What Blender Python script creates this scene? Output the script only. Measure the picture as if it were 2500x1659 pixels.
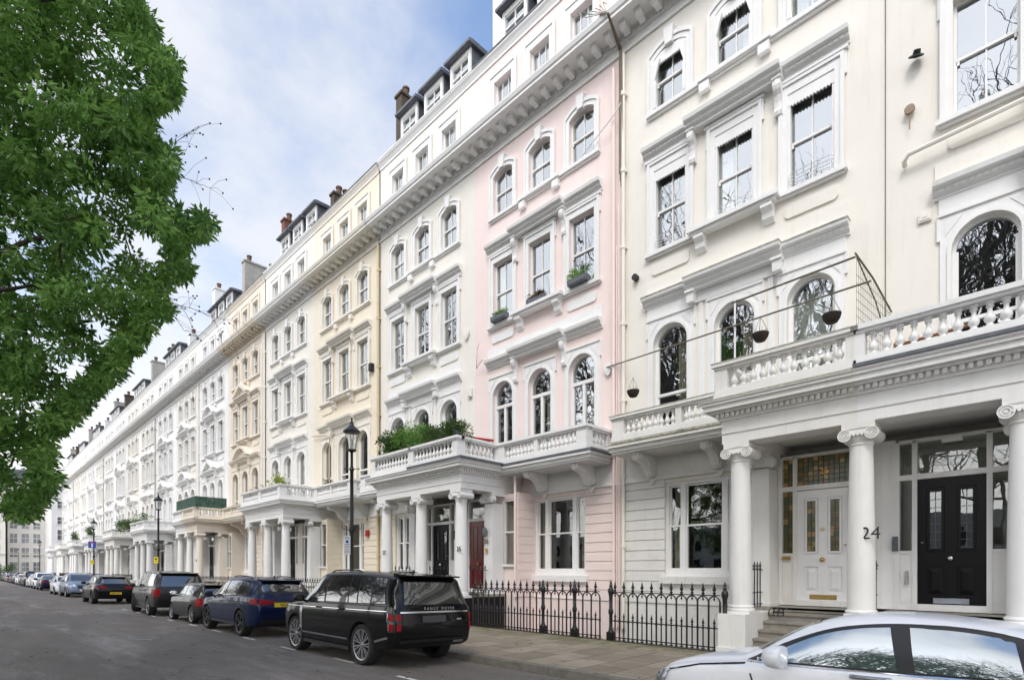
import bpy, bmesh, math, random
from mathutils import Vector, Matrix
from mathutils.bvhtree import BVHTree
for _o in list(bpy.data.objects): bpy.data.objects.remove(_o)
C = bpy.context.scene
COL = C.collection
R = math.radians

# ------------------------------------------------------------------ camera
cam = bpy.data.cameras.new('camera'); camo = bpy.data.objects.new('camera', cam); COL.objects.link(camo)
cam.sensor_width = 36; cam.lens = 1330/2500*36; cam.shift_y = (1392-829.5)/2500
cam.clip_end = 3000; cam.clip_start = 0.05
camo.location = (0, 0, 1.75)
camo.rotation_euler = (R(90), 0, math.atan2(1330, 1350))
C.camera = camo
C.view_settings.view_transform = 'Standard'; C.view_settings.look = 'None'
C.view_settings.exposure = 1.30; C.view_settings.gamma = 1

# ------------------------------------------------------------------ world
SUN_EL, SUN_AZ = 50, 152            # azimuth of the sun, degrees clockwise from +Y
W = bpy.data.worlds.new("World"); C.world = W; W.use_nodes = True
nt = W.node_tree; nt.nodes.clear()
def N(t, typ, **kw):
    n = t.nodes.new(typ)
    for k, v in kw.items():
        if k.startswith('i_'):
            n.inputs[k[2:]].default_value = v
        else: setattr(n, k, v)
    return n
sky = N(nt, 'ShaderNodeTexSky', sky_type='NISHITA', sun_disc=False)
sky.sun_elevation = R(SUN_EL); sky.sun_rotation = R(SUN_AZ); sky.altitude = 100
sky.air_density = 1.0; sky.dust_density = 1.2; sky.ozone_density = 0.35
bg1 = N(nt, 'ShaderNodeBackground'); bg1.inputs['Strength'].default_value = 0.13
nt.links.new(sky.outputs[0], bg1.inputs[0])
tc = N(nt, 'ShaderNodeTexCoord'); sp = N(nt, 'ShaderNodeSeparateXYZ'); nt.links.new(tc.outputs['Generated'], sp.inputs[0])
def MATH(t, op, a=None, b=None, c=None, clamp=False):
    m = t.nodes.new('ShaderNodeMath'); m.operation = op; m.use_clamp = clamp
    for i, q in enumerate((a, b, c)):
        if q is None: continue
        if isinstance(q, (int, float)): m.inputs[i].default_value = q
        else: t.links.new(q, m.inputs[i])
    return m.outputs[0]
zc = MATH(nt, 'MAXIMUM', sp.outputs['Z'], 0.0)
den = MATH(nt, 'ADD', zc, 0.22)
dv = N(nt, 'ShaderNodeCombineXYZ')
nt.links.new(MATH(nt, 'DIVIDE', sp.outputs['X'], den), dv.inputs[0]); nt.links.new(MATH(nt, 'DIVIDE', sp.outputs['Y'], den), dv.inputs[1])
nz = N(nt, 'ShaderNodeTexNoise', i_Scale=0.85, i_Detail=9.0, i_Roughness=0.5, i_Distortion=0.35); nt.links.new(dv.outputs[0], nz.inputs['Vector'])
nz2 = N(nt, 'ShaderNodeTexNoise', i_Scale=2.6, i_Detail=9.0, i_Roughness=0.6); nt.links.new(dv.outputs[0], nz2.inputs['Vector'])
cl = MATH(nt, 'ADD', MATH(nt, 'MULTIPLY', nz.outputs[0], 0.72), MATH(nt, 'MULTIPLY', nz2.outputs[0], 0.28))
# more cloud low down, clearer overhead
hz = MATH(nt, 'SUBTRACT', 1.0, MATH(nt, 'MULTIPLY', zc, 1.35), clamp=True)
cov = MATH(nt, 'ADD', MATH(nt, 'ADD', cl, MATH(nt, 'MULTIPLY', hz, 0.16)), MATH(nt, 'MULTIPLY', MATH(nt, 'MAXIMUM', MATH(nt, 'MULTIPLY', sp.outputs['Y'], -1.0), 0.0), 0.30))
mr = N(nt, 'ShaderNodeMapRange', interpolation_type='SMOOTHSTEP'); mr.inputs['From Min'].default_value = 0.48; mr.inputs['From Max'].default_value = 0.66
nt.links.new(cov, mr.inputs['Value'])
low = N(nt, 'ShaderNodeMapRange', interpolation_type='SMOOTHSTEP'); low.inputs['From Min'].default_value = 0.60; low.inputs['From Max'].default_value = 0.10
nt.links.new(zc, low.inputs['Value'])
fac = MATH(nt, 'MAXIMUM', MATH(nt, 'MULTIPLY', mr.outputs[0], 0.84), low.outputs[0])
ccol = N(nt, 'ShaderNodeMix', data_type='RGBA'); ccol.inputs['A'].default_value = (0.62, 0.66, 0.76, 1); ccol.inputs['B'].default_value = (1.0, 0.985, 0.965, 1)
nt.links.new(MATH(nt, 'MAXIMUM', nz2.outputs[0], low.outputs[0]), ccol.inputs['Factor'])
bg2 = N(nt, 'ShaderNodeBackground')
# cloud on the sun's side, behind the camera, is boosted to light the facades
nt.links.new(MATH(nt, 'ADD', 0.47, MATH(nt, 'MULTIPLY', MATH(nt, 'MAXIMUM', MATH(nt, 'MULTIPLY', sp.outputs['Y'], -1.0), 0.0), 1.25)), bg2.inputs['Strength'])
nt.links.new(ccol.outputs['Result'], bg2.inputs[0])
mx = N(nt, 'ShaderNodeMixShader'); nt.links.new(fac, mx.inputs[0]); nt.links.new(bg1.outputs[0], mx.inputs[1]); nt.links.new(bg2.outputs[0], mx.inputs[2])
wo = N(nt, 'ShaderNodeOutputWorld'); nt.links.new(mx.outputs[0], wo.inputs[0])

sl = bpy.data.lights.new('sun', 'SUN'); sl.energy = 0.75; sl.angle = R(22); sl.color = (1.0, 0.957, 0.895)
so = bpy.data.objects.new('sun', sl); COL.objects.link(so)
_az = R(SUN_AZ); _el = R(SUN_EL)
sdir = Vector((math.sin(_az)*math.cos(_el), math.cos(_az)*math.cos(_el), math.sin(_el)))
so.rotation_euler = sdir.to_track_quat('Z', 'Y').to_euler()

# ------------------------------------------------------------------ materials
MATS = {}
def mat(name, col, rough=0.6, metal=0.0, spec=0.5, noise=0.0, nscale=3.0, bump=0.0, bscale=40.0, coat=0.0, streak=0.0, streakcol=(0.25, 0.22, 0.15), dirt=0.0, dirtcol=(0.12, 0.13, 0.07), gz=None, ior=None, sub=0.0):
    """procedural Principled material: mottling, vertical streaks, patchy dirt, fine bump"""
    if name in MATS: return MATS[name]
    m = bpy.data.materials.new(name); m.use_nodes = True; MATS[name] = m
    t = m.node_tree; b = t.nodes['Principled BSDF']
    b.inputs['Roughness'].default_value = rough; b.inputs['Metallic'].default_value = metal
    b.inputs['Specular IOR Level'].default_value = spec; b.inputs['Coat Weight'].default_value = coat
    b.inputs['Coat Roughness'].default_value = 0.03
    if ior: b.inputs['IOR'].default_value = ior
    geo = t.nodes.new('ShaderNodeNewGeometry')
    cur = None
    c4 = (col[0], col[1], col[2], 1)
    def mixin(f, a, bcol):
        n = t.nodes.new('ShaderNodeMix'); n.data_type = 'RGBA'
        t.links.new(f, n.inputs['Factor'])
        if isinstance(a, tuple): n.inputs['A'].default_value = a
        else: t.links.new(a, n.inputs['A'])
        if isinstance(bcol, tuple): n.inputs['B'].default_value = bcol
        else: t.links.new(bcol, n.inputs['B'])
        return n.outputs['Result']
    cur = c4
    def tex(scale, detail=6.0, vec=None, rg=0.6):
        n = t.nodes.new('ShaderNodeTexNoise'); n.inputs['Scale'].default_value = scale; n.inputs['Detail'].default_value = detail; n.inputs['Roughness'].default_value = rg
        t.links.new(vec if vec else geo.outputs['Position'], n.inputs['Vector']); return n.outputs[0]
    def rng(v, a, bb, c=0.0, d=1.0):
        n = t.nodes.new('ShaderNodeMapRange'); n.inputs['From Min'].default_value = a; n.inputs['From Max'].default_value = bb
        n.inputs['To Min'].default_value = c; n.inputs['To Max'].default_value = d; t.links.new(v, n.inputs['Value']); return n.outputs[0]
    if noise:
        dk = tuple(x*(1-noise) for x in col)+(1,)
        cur = mixin(rng(tex(nscale), 0.35, 0.7), cur, dk)
    if streak:
        vm = t.nodes.new('ShaderNodeVectorMath'); vm.operation = 'MULTIPLY'; vm.inputs[1].default_value = (5.0, 5.0, 0.35)
        t.links.new(geo.outputs['Position'], vm.inputs[0])
        f = MATH(t, 'MULTIPLY', rng(tex(1.6, 7.0, vm.outputs[0], 0.65), 0.54, 0.85), streak)
        cur = mixin(f, cur, streakcol+(1,))
    if dirt:
        f = MATH(t, 'MULTIPLY', rng(tex(1.1, 9.0, None, 0.72), 0.54, 0.72), dirt)
        cur = mixin(f, cur, dirtcol+(1,))
    if isinstance(cur, tuple): b.inputs['Base Color'].default_value = cur
    else: t.links.new(cur, b.inputs['Base Color'])
    if bump:
        bn = t.nodes.new('ShaderNodeBump'); bn.inputs['Strength'].default_value = bump; bn.inputs['Distance'].default_value = 0.02
        t.links.new(tex(bscale, 4.0), bn.inputs['Height']); t.links.new(bn.outputs[0], b.inputs['Normal'])
    return m

def glass_mat(name, tint, refl, wav=0.15, rough=0.01, trans=True, wscale=1.3, base=(0.01, 0.011, 0.012), frk=1.1):
    """window glass: tinted see-through (or dark body) with a mirror-like reflection, slightly wavy"""
    m = bpy.data.materials.new(name); m.use_nodes = True; MATS[name] = m
    t = m.node_tree; t.nodes.clear()
    out = t.nodes.new('ShaderNodeOutputMaterial')
    g = t.nodes.new('ShaderNodeBsdfGlossy'); g.inputs['Roughness'].default_value = rough; g.inputs['Color'].default_value = (0.93, 0.96, 0.97, 1)
    if trans:
        a = t.nodes.new('ShaderNodeBsdfTransparent'); a.inputs['Color'].default_value = tint+(1,)
    else:
        a = t.nodes.new('ShaderNodeBsdfPrincipled'); a.inputs['Base Color'].default_value = base+(1,); a.inputs['Roughness'].default_value = 0.1
    fr = t.nodes.new('ShaderNodeFresnel'); fr.inputs['IOR'].default_value = 1.5
    geo = t.nodes.new('ShaderNodeNewGeometry')
    nn = t.nodes.new('ShaderNodeTexNoise'); nn.inputs['Scale'].default_value = wscale; nn.inputs['Detail'].default_value = 2.0
    t.links.new(geo.outputs['Position'], nn.inputs['Vector'])
    bn = t.nodes.new('ShaderNodeBump'); bn.inputs['Strength'].default_value = wav; bn.inputs['Distance'].default_value = 0.05
    t.links.new(nn.outputs[0], bn.inputs['Height']); t.links.new(bn.outputs[0], g.inputs['Normal'])
    f = MATH(t, 'MULTIPLY', MATH(t, 'ADD', MATH(t, 'MULTIPLY', fr.outputs[0], frk), refl, clamp=True), MATH(t, 'SUBTRACT', 1.0, geo.outputs['Backfacing']))   # one reflection, at the outer face of the pane
    x = t.nodes.new('ShaderNodeMixShader'); t.links.new(f, x.inputs[0]); t.links.new(a.outputs[0], x.inputs[1]); t.links.new(g.outputs[0], x.inputs[2])
    t.links.new(x.outputs[0], out.inputs[0])
    return m

M_white = mat('white_paint', (0.80, 0.795, 0.785), 0.45, noise=0.05, nscale=1.3, streak=0.30, streakcol=(0.50, 0.47, 0.40), bump=0.12, bscale=60)
M_whiteold = mat('weathered_white_paint', (0.77, 0.755, 0.72), 0.55, noise=0.06, nscale=2.0, streak=0.4, streakcol=(0.42, 0.39, 0.31), dirt=0.22, dirtcol=(0.34, 0.33, 0.22), bump=0.2, bscale=45)
M_ledge = mat('mossy_stone_ledge', (0.50, 0.48, 0.40), 0.85, noise=0.5, nscale=14, dirt=0.95, dirtcol=(0.05, 0.05, 0.03), bump=0.5, bscale=30)
M_cream = mat('cream_stucco', (0.80, 0.764, 0.695), 0.6, noise=0.05, nscale=0.8, streak=0.42, streakcol=(0.58, 0.53, 0.42), bump=0.12, bscale=70)
M_cream2 = mat('pale_yellow_stucco', (0.80, 0.770, 0.70), 0.6, noise=0.05, nscale=0.8, streak=0.28, streakcol=(0.55, 0.50, 0.38), bump=0.12, bscale=70)
M_pink = mat('pink_stucco', (0.85, 0.715, 0.68), 0.6, noise=0.05, nscale=0.8, streak=0.28, streakcol=(0.62, 0.45, 0.40), bump=0.12, bscale=70)
M_beige = mat('beige_stucco', (0.81, 0.73, 0.59), 0.6, noise=0.06, nscale=0.8, streak=0.25, streakcol=(0.50, 0.42, 0.28), bump=0.12, bscale=70)
M_ivory = mat('ivory_stucco', (0.80, 0.765, 0.69), 0.6, noise=0.05, nscale=0.8, streak=0.2, streakcol=(0.55, 0.48, 0.38), bump=0.12, bscale=70)
M_tan = mat('old_cream_stucco', (0.79, 0.72, 0.62), 0.65, noise=0.08, nscale=0.9, streak=0.5, streakcol=(0.42, 0.34, 0.24), bump=0.12, bscale=70)
M_offw = mat('off_white_stucco', (0.80, 0.785, 0.755), 0.6, noise=0.05, nscale=0.7, streak=0.25, streakcol=(0.55, 0.50, 0.44), bump=0.1, bscale=70)
M_lead = mat('grey_lead', (0.13, 0.14, 0.16), 0.55, noise=0.35, nscale=6, streak=0.5, streakcol=(0.25, 0.26, 0.27), bump=0.15, bscale=25)
M_slate = mat('slate_roof', (0.07, 0.075, 0.085), 0.6, noise=0.3, nscale=8, bump=0.3, bscale=12)
M_brick = mat('brown_brick', (0.10, 0.075, 0.055), 0.9, noise=0.5, nscale=14, dirt=0.6, dirtcol=(0.06, 0.05, 0.04), bump=0.6, bscale=30)
M_brickred = mat('red_brick', (0.20, 0.09, 0.06), 0.9, noise=0.5, nscale=14, bump=0.6, bscale=30)
M_render = mat('grey_render', (0.42, 0.40, 0.36), 0.9, noise=0.25, nscale=3, streak=0.6, streakcol=(0.16, 0.15, 0.13), bump=0.3, bscale=30)
M_pot = mat('terracotta_pot', (0.13, 0.075, 0.05), 0.8, noise=0.3, nscale=20)
M_iron = mat('black_iron', (0.012, 0.012, 0.014), 0.32, noise=0.3, nscale=20, bump=0.1, bscale=80)
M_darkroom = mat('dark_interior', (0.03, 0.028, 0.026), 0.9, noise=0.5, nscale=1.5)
M_curt = mat('cream_curtain', (0.55, 0.50, 0.40), 0.9, noise=0.15, nscale=6)
M_curtw = mat('white_net_curtain', (0.7, 0.7, 0.66), 0.9, noise=0.12, nscale=6)
M_wood = mat('brown_wood', (0.28, 0.12, 0.05), 0.55, noise=0.3, nscale=10)
M_reddoor = mat('red_gloss_paint', (0.16, 0.004, 0.009), 0.25, noise=0.1, nscale=4)
M_blackdoor = mat('black_gloss_paint', (0.006, 0.006, 0.007), 0.3, spec=0.18)
M_brass = mat('brass', (0.55, 0.38, 0.13), 0.28, metal=1.0, noise=0.2, nscale=30)
M_chrome = mat('chrome', (0.75, 0.76, 0.78), 0.12, metal=1.0, noise=0.05, nscale=20)
M_stone = mat('step_stone', (0.30, 0.275, 0.235), 0.85, noise=0.3, nscale=5, dirt=0.4, dirtcol=(0.12, 0.11, 0.08), bump=0.3, bscale=40)
M_pipe_b = mat('tan_pipe_paint', (0.62, 0.52, 0.32), 0.5, noise=0.15, nscale=5)
M_basket = mat('dark_wicker', (0.035, 0.02, 0.013), 0.9, noise=0.5, nscale=40, bump=0.8, bscale=60)
M_rust = mat('weathered_rod', (0.20, 0.17, 0.12), 0.7, noise=0.5, nscale=20)
M_glass = glass_mat('window_glass', (0.82, 0.84, 0.83), 0.27, wav=0.07)
M_glassdk = glass_mat('dark_window_glass', (0.80, 0.82, 0.80), 0.07, wav=0.05)
M_glassfar = glass_mat('far_window_glass', (0.8, 0.8, 0.8), 0.34, wav=0.03)
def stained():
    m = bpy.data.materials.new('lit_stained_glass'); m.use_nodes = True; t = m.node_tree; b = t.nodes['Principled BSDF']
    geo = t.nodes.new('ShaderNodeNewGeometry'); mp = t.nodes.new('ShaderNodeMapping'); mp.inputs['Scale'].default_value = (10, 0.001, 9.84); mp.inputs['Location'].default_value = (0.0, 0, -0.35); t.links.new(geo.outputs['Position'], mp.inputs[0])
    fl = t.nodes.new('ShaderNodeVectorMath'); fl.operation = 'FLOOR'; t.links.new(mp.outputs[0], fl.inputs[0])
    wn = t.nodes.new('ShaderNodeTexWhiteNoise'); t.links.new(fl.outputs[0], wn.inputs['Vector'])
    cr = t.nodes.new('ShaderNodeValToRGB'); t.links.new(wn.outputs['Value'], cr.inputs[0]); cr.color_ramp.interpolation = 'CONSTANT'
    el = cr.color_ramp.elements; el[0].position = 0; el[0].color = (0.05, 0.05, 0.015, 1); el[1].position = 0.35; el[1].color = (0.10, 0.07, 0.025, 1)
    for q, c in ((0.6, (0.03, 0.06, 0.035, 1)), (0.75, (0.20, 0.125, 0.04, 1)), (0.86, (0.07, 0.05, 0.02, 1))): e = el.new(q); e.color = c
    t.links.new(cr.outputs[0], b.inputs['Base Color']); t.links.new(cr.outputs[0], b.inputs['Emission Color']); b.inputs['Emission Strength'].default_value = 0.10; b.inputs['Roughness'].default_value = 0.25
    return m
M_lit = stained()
M_doorglass = mat('frosted_brown_glass', (0.10, 0.075, 0.04), 0.2, noise=0.4, nscale=6)
M_stain = mat('leaded_amber_glass', (0.12, 0.09, 0.03), 0.12, noise=0.8, nscale=14, spec=0.8)

# ------------------------------------------------------------------ mesh helper
SG = 1
class MB:
    def __init__(s): s.v = []; s.f = []; s.mi = []; s.cur = 0
    def add(s, vs, fs, mi=None):
        o = len(s.v); s.v.extend(vs)
        for f in fs: s.f.append(tuple(i+o for i in f)); s.mi.append(s.cur if mi is None else mi)
    def box(s, x0, x1, y0, y1, z0, z1, mi=None):
        x0, x1 = min(x0, x1), max(x0, x1); y0, y1 = min(y0, y1), max(y0, y1); z0, z1 = min(z0, z1), max(z0, z1)
        s.add([(x0,y0,z0),(x1,y0,z0),(x1,y1,z0),(x0,y1,z0),(x0,y0,z1),(x1,y0,z1),(x1,y1,z1),(x0,y1,z1)],
              [(0,3,2,1),(4,5,6,7),(0,1,5,4),(1,2,6,5),(2,3,7,6),(3,0,4,7)], mi)
    def tbox(s, x0, x1, y0, y1, z0, z1, dx, dy):
        """box whose top is inset by dx, dy"""
        s.add([(x0,y0,z0),(x1,y0,z0),(x1,y1,z0),(x0,y1,z0),(x0+dx,y0+dy,z1),(x1-dx,y0+dy,z1),(x1-dx,y1-dy,z1),(x0+dx,y1-dy,z1)],
              [(0,3,2,1),(4,5,6,7),(0,1,5,4),(1,2,6,5),(2,3,7,6),(3,0,4,7)])
    def quad(s, a, b, c, d): s.add([a, b, c, d], [(0, 1, 2, 3)])
    def prism_xz(s, pts, y0, y1):
        """polygon in x,z extruded from y0 (front) to y1"""
        n = len(pts)
        vs = [(x, y0, z) for x, z in pts]+[(x, y1, z) for x, z in pts]
        fs = [tuple(range(n)), tuple(reversed(range(n, 2*n)))]+[(i, i+n, (i+1) % n+n, (i+1) % n) for i in range(n)]
        s.add(vs, fs)
    def prism_yz(s, pts, x0, x1):
        n = len(pts)
        vs = [(x0, y, z) for y, z in pts]+[(x1, y, z) for y, z in pts]
        fs = [tuple(range(n)), tuple(reversed(range(n, 2*n)))]+[(i, i+n, (i+1) % n+n, (i+1) % n) for i in range(n)]
        s.add(vs, fs)
    def prism_xy(s, pts, z0, z1):
        n = len(pts)
        vs = [(x, y, z0) for x, y in pts]+[(x, y, z1) for x, y in pts]
        fs = [tuple(range(n)), tuple(reversed(range(n, 2*n)))]+[(i, i+n, (i+1) % n+n, (i+1) % n) for i in range(n)]
        s.add(vs, fs)
    def ring(s, outer, inner, y0, y1, closed=False):
        """band between two equally long x,z polylines, y0 front, y1 back"""
        n = len(outer)
        vs = [(x, y0, z) for x, z in outer]+[(x, y0, z) for x, z in inner]+[(x, y1, z) for x, z in outer]+[(x, y1, z) for x, z in inner]
        fs = []
        for i in range(n if closed else n-1):
            j = (i+1) % n
            fs += [(i, j, n+j, n+i), (i, 2*n+i, 2*n+j, j), (n+i, n+j, 3*n+j, 3*n+i), (2*n+i, 3*n+i, 3*n+j, 2*n+j)]
        if not closed: fs += [(0, n, 3*n, 2*n), (n-1, 3*n-1, 4*n-1, 2*n-1)]
        s.add(vs, fs)
    def lathe(s, cx, cy, prof, n=16, cap=True):
        """profile (r, z) turned about a vertical axis"""
        vs = []; fs = []; k = len(prof)
        for r, z in prof:
            for i in range(n):
                a = 2*math.pi*i/n; vs.append((cx+r*math.cos(a), cy+r*math.sin(a), z))
        for j in range(k-1):
            for i in range(n):
                i2 = (i+1) % n; fs.append((j*n+i, j*n+i2, (j+1)*n+i2, (j+1)*n+i))
        if cap: fs += [tuple(reversed(range(n))), tuple(range((k-1)*n, k*n))]
        s.add(vs, fs)
    def tube(s, pts, r, n=6, r2=None):
        P = [Vector(p) for p in pts]; k = len(P); vs = []; fs = []
        for j, p in enumerate(P):
            d = (P[min(j+1, k-1)]-P[max(j-1, 0)]).normalized()
            u = d.cross(Vector((0, 0, 1)));
            if u.length < 1e-3: u = d.cross(Vector((0, 1, 0)))
            u.normalize(); w = d.cross(u)
            rr = r if r2 is None else r+(r2-r)*j/(k-1)
            for i in range(n):
                a = 2*math.pi*i/n; q = p+u*(rr*math.cos(a))+w*(rr*math.sin(a)); vs.append(tuple(q))
        for j in range(k-1):
            for i in range(n):
                i2 = (i+1) % n; fs.append((j*n+i, j*n+i2, (j+1)*n+i2, (j+1)*n+i))
        fs += [tuple(reversed(range(n))), tuple(range((k-1)*n, k*n))]
        s.add(vs, fs)
    def disc_y(s, cx, cz, r, y0, y1, n=14):
        s.prism_xz([(cx+r*math.cos(2*math.pi*i/n), cz+r*math.sin(2*math.pi*i/n)) for i in range(n)], y0, y1)
    def cyl_x(s, cy, cz, r, x0, x1, n=14):
        s.prism_yz([(cy+r*math.cos(2*math.pi*i/n), cz+r*math.sin(2*math.pi*i/n)) for i in range(n)], x0, x1)
    def mesh(s, name, mirror=False, smooth=None):
        me = bpy.data.meshes.new(name)
        if mirror:
            me.from_pydata([(-x, y, z) for x, y, z in s.v], [], [tuple(reversed(f)) for f in s.f])
        else: me.from_pydata(s.v, [], s.f)
        me.polygons.foreach_set('material_index', s.mi)
        bm = bmesh.new(); bm.from_mesh(me); bmesh.ops.recalc_face_normals(bm, faces=bm.faces); bm.to_mesh(me); bm.free()
        if smooth:
            me.polygons.foreach_set('use_smooth', [True]*len(me.polygons)); me.set_sharp_from_angle(angle=R(smooth))
        return me
def link(name, me, mats=None, parent=None, loc=(0,0,0), rot=0):
    o = bpy.data.objects.new(name, me); COL.objects.link(o)
    if mats is not None:
        if not isinstance(mats, (list, tuple)): mats = [mats]
        while len(me.materials) < len(mats): me.materials.append(mats[len(me.materials)])
        for i, m in enumerate(mats):
            if me.materials[i] is not m:
                o.material_slots[i].link = 'OBJECT'; o.material_slots[i].material = m
    o.parent = parent; o.location = loc
    if rot: o.rotation_euler = (0, 0, rot)
    return o
def tag(o, label=None, cat=None, group=None, kind=None):
    if label: o['label'] = label
    if cat: o['category'] = cat
    if group: o['group'] = group
    if kind: o['kind'] = kind
    return o
def thing(name, label, cat, loc=(0,0,0), rot=0, group=None):
    o = bpy.data.objects.new(name, None); COL.objects.link(o); o.location = loc; o.rotation_euler = (0, 0, rot); o.empty_display_size = 0.2
    return tag(o, label, cat, group)
CACHE = {}
def part(name, key, fn, mats, parent, loc=(0,0,0), smooth=None, label=None):
    """mesh part made once per key and shared afterwards"""
    k = (key, SG)
    if k not in CACHE:
        b = MB(); fn(b); CACHE[k] = b.mesh(name, SG < 0, smooth)
    l = (loc[0]*SG, loc[1], loc[2])
    o = link(name, CACHE[k], mats, parent, l)
    if label: o['label'] = label
    return o
def simple(name, fn, mats, parent=None, loc=(0,0,0), rot=0, smooth=None):
    b = MB(); fn(b); return link(name, b.mesh(name, False, smooth), mats, parent, loc, rot)

def text_mesh(txt, size, extrude=0.004, bend=None, font_shear=0.0):
    cu = bpy.data.curves.new('lettering', 'FONT'); cu.body = txt; cu.size = size; cu.extrude = extrude; cu.align_x = 'CENTER'; cu.align_y = 'CENTER'
    cu.resolution_u = 3; cu.shear = font_shear
    o = bpy.data.objects.new('tmp', cu); COL.objects.link(o)
    dg = bpy.context.evaluated_depsgraph_get(); dg.update()
    me = bpy.data.meshes.new_from_object(o.evaluated_get(dg))
    bpy.data.objects.remove(o)
    for v in me.vertices:      # stand it up: x right, z up, facing -y
        x, y, z = v.co
        v.co = (x, -z, y)
        if bend: v.co = (bend*math.sin(x/bend), -z+bend-bend*math.cos(x/bend), y)
    return me
# ------------------------------------------------------------------ the terrace
WALL_Y = 13.55
XC = (1.5, 3.24, 4.98); XE = 6.48
def arc(cx, hw, zs, rise, n=14):
    """points of an arch from left to right: semicircle if rise == hw, else a flat segment"""
    if rise <= 0: return [(cx-hw, zs), (cx+hw, zs)]
    r = (hw*hw+rise*rise)/(2*rise); a0 = math.asin(min(1, hw/r))
    if rise >= hw: a0 = math.pi/2; r = hw
    return [(cx+r*math.sin(-a0+2*a0*i/n), zs+rise-r+r*math.cos(-a0+2*a0*i/n)) for i in range(n+1)]
def outline(cx, hw, z0, zs, rise, n=14):
    return [(cx-hw, z0)]+arc(cx, hw, zs, rise, n)+[(cx+hw, z0)]

# openings: (cx, half width, z0, z spring, rise)
ATT = [(c, 0.43, 17.55, 19.25, 0) for c in XC]
F3 = [(c, 0.48, 14.44, 15.86, 0.17) for c in XC]
F2 = [(c, 0.48, 10.55, 12.78, 0) for c in XC]
F1 = [(c, 0.50, 5.2, 7.95, 0.50) for c in XC]
GF = [(4.07, 1.06, 1.6, 4.14, 0)]
def facade(b):
    """front wall with real openings and reveals"""
    ops = ATT+F3+F2+F1+GF
    xs = sorted({0, XE}|{o[0]-o[1] for o in ops}|{o[0]+o[1] for o in ops})
    zs = sorted({-0.9, 20.2}|{o[2] for o in ops}|{o[3]+o[4] for o in ops})
    def inside(x, z): return any(abs(x-o[0]) < o[1] and o[2] < z < o[3]+o[4] for o in ops)
    for k in range(len(zs)-1):
        z0, z1 = zs[k], zs[k+1]; run = None
        for i in range(len(xs)):
            solid = i < len(xs)-1 and not inside((xs[i]+xs[i+1])/2, (z0+z1)/2)
            if solid and run is None: run = xs[i]
            if not solid and run is not None:
                b.quad((run, 0, z0), (xs[i], 0, z0), (xs[i], 0, z1), (run, 0, z1)); run = None
    D = 0.22
    for cx, hw, z0, s, rise in ops:
        o = outline(cx, hw, z0, s, rise)
        for (xa, za), (xb, zb) in zip(o, o[1:]):
            b.quad((xa, 0, za), (xb, 0, zb), (xb, D, zb), (xa, D, za))
        b.quad((cx-hw, 0, z0), (cx-hw, D, z0), (cx+hw, D, z0), (cx+hw, 0, z0))
        if rise > 0:
            a = arc(cx, hw, s, rise); h = len(a)//2; zt = s+rise
            for q in (a[:h+1], a[h:]):
                corner = (cx-hw, zt) if q is not None and q[0][0] < cx-1e-6 else (cx+hw, zt)
                for (xa, za), (xb, zb) in zip(q, q[1:]):
                    b.add([(corner[0], 0, corner[1]), (xa, 0, za), (xb, 0, zb)], [(0, 1, 2)])
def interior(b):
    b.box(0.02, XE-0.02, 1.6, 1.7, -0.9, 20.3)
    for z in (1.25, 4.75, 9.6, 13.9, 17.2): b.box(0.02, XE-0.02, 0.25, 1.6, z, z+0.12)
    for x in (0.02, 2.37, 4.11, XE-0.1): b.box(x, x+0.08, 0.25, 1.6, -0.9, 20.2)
def gfwall(b):
    """rusticated courses of the ground floor, with the vestibule block beside the porch"""
    def courses(x0, x1, y, z0=0.88, z1=4.3, d=0.05, gap=0.022, h=0.285):
        z = z1
        while z > z0+0.05:
            a = max(z0, z-h+gap); b.box(x0, x1, y-d, y, a, z); z -= h
    courses(2.985, 3.008, -0.002, d=0.03); courses(5.13, XE-0.004, -0.002)
    b.box(5.13, XE, -0.03, -0.001, -0.9, 0.86); b.box(2.98, 5.13, -0.03, -0.001, -0.9, 0.86)
    b.box(2.98, 5.16, -0.036, -0.001, 0.86, 1.3995)
    # vestibule: front at y = -0.8, window bay 2.48-2.88
    b.box(0, 0.22, -0.78, -0.002, 1.0, 4.28); b.box(1.92, 2.28, -0.78, -0.002, 1.0, 4.28)
    b.box(2.28, 2.9, -0.78, -0.4, 0.865, 1.96); b.box(2.28, 2.9, -0.78, -0.4, 4.12, 4.28)
    courses(2.9, 3.0, -0.04, d=0.76)
    b.box(2.88, 2.98, -0.77, -0.004, 0.87, 4.28)
    b.box(0.22, 1.92, -0.5, -0.002, 4.2, 4.28)
    b.box(0, 2.985, -0.785, -0.003, -0.9, 0.86)
def fascia(b):
    b.box(2.9, XE, -0.075, -0.001, 4.3, 4.62); b.box(2.9, XE, -0.12, -0.001, 4.24, 4.30); b.box(2.9, XE, -0.055, -0.001, 4.62, 4.9)
def plinth_band(b): b.box(3.01, XE, -0.06, -0.001, 0.862, 0.90)
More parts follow.
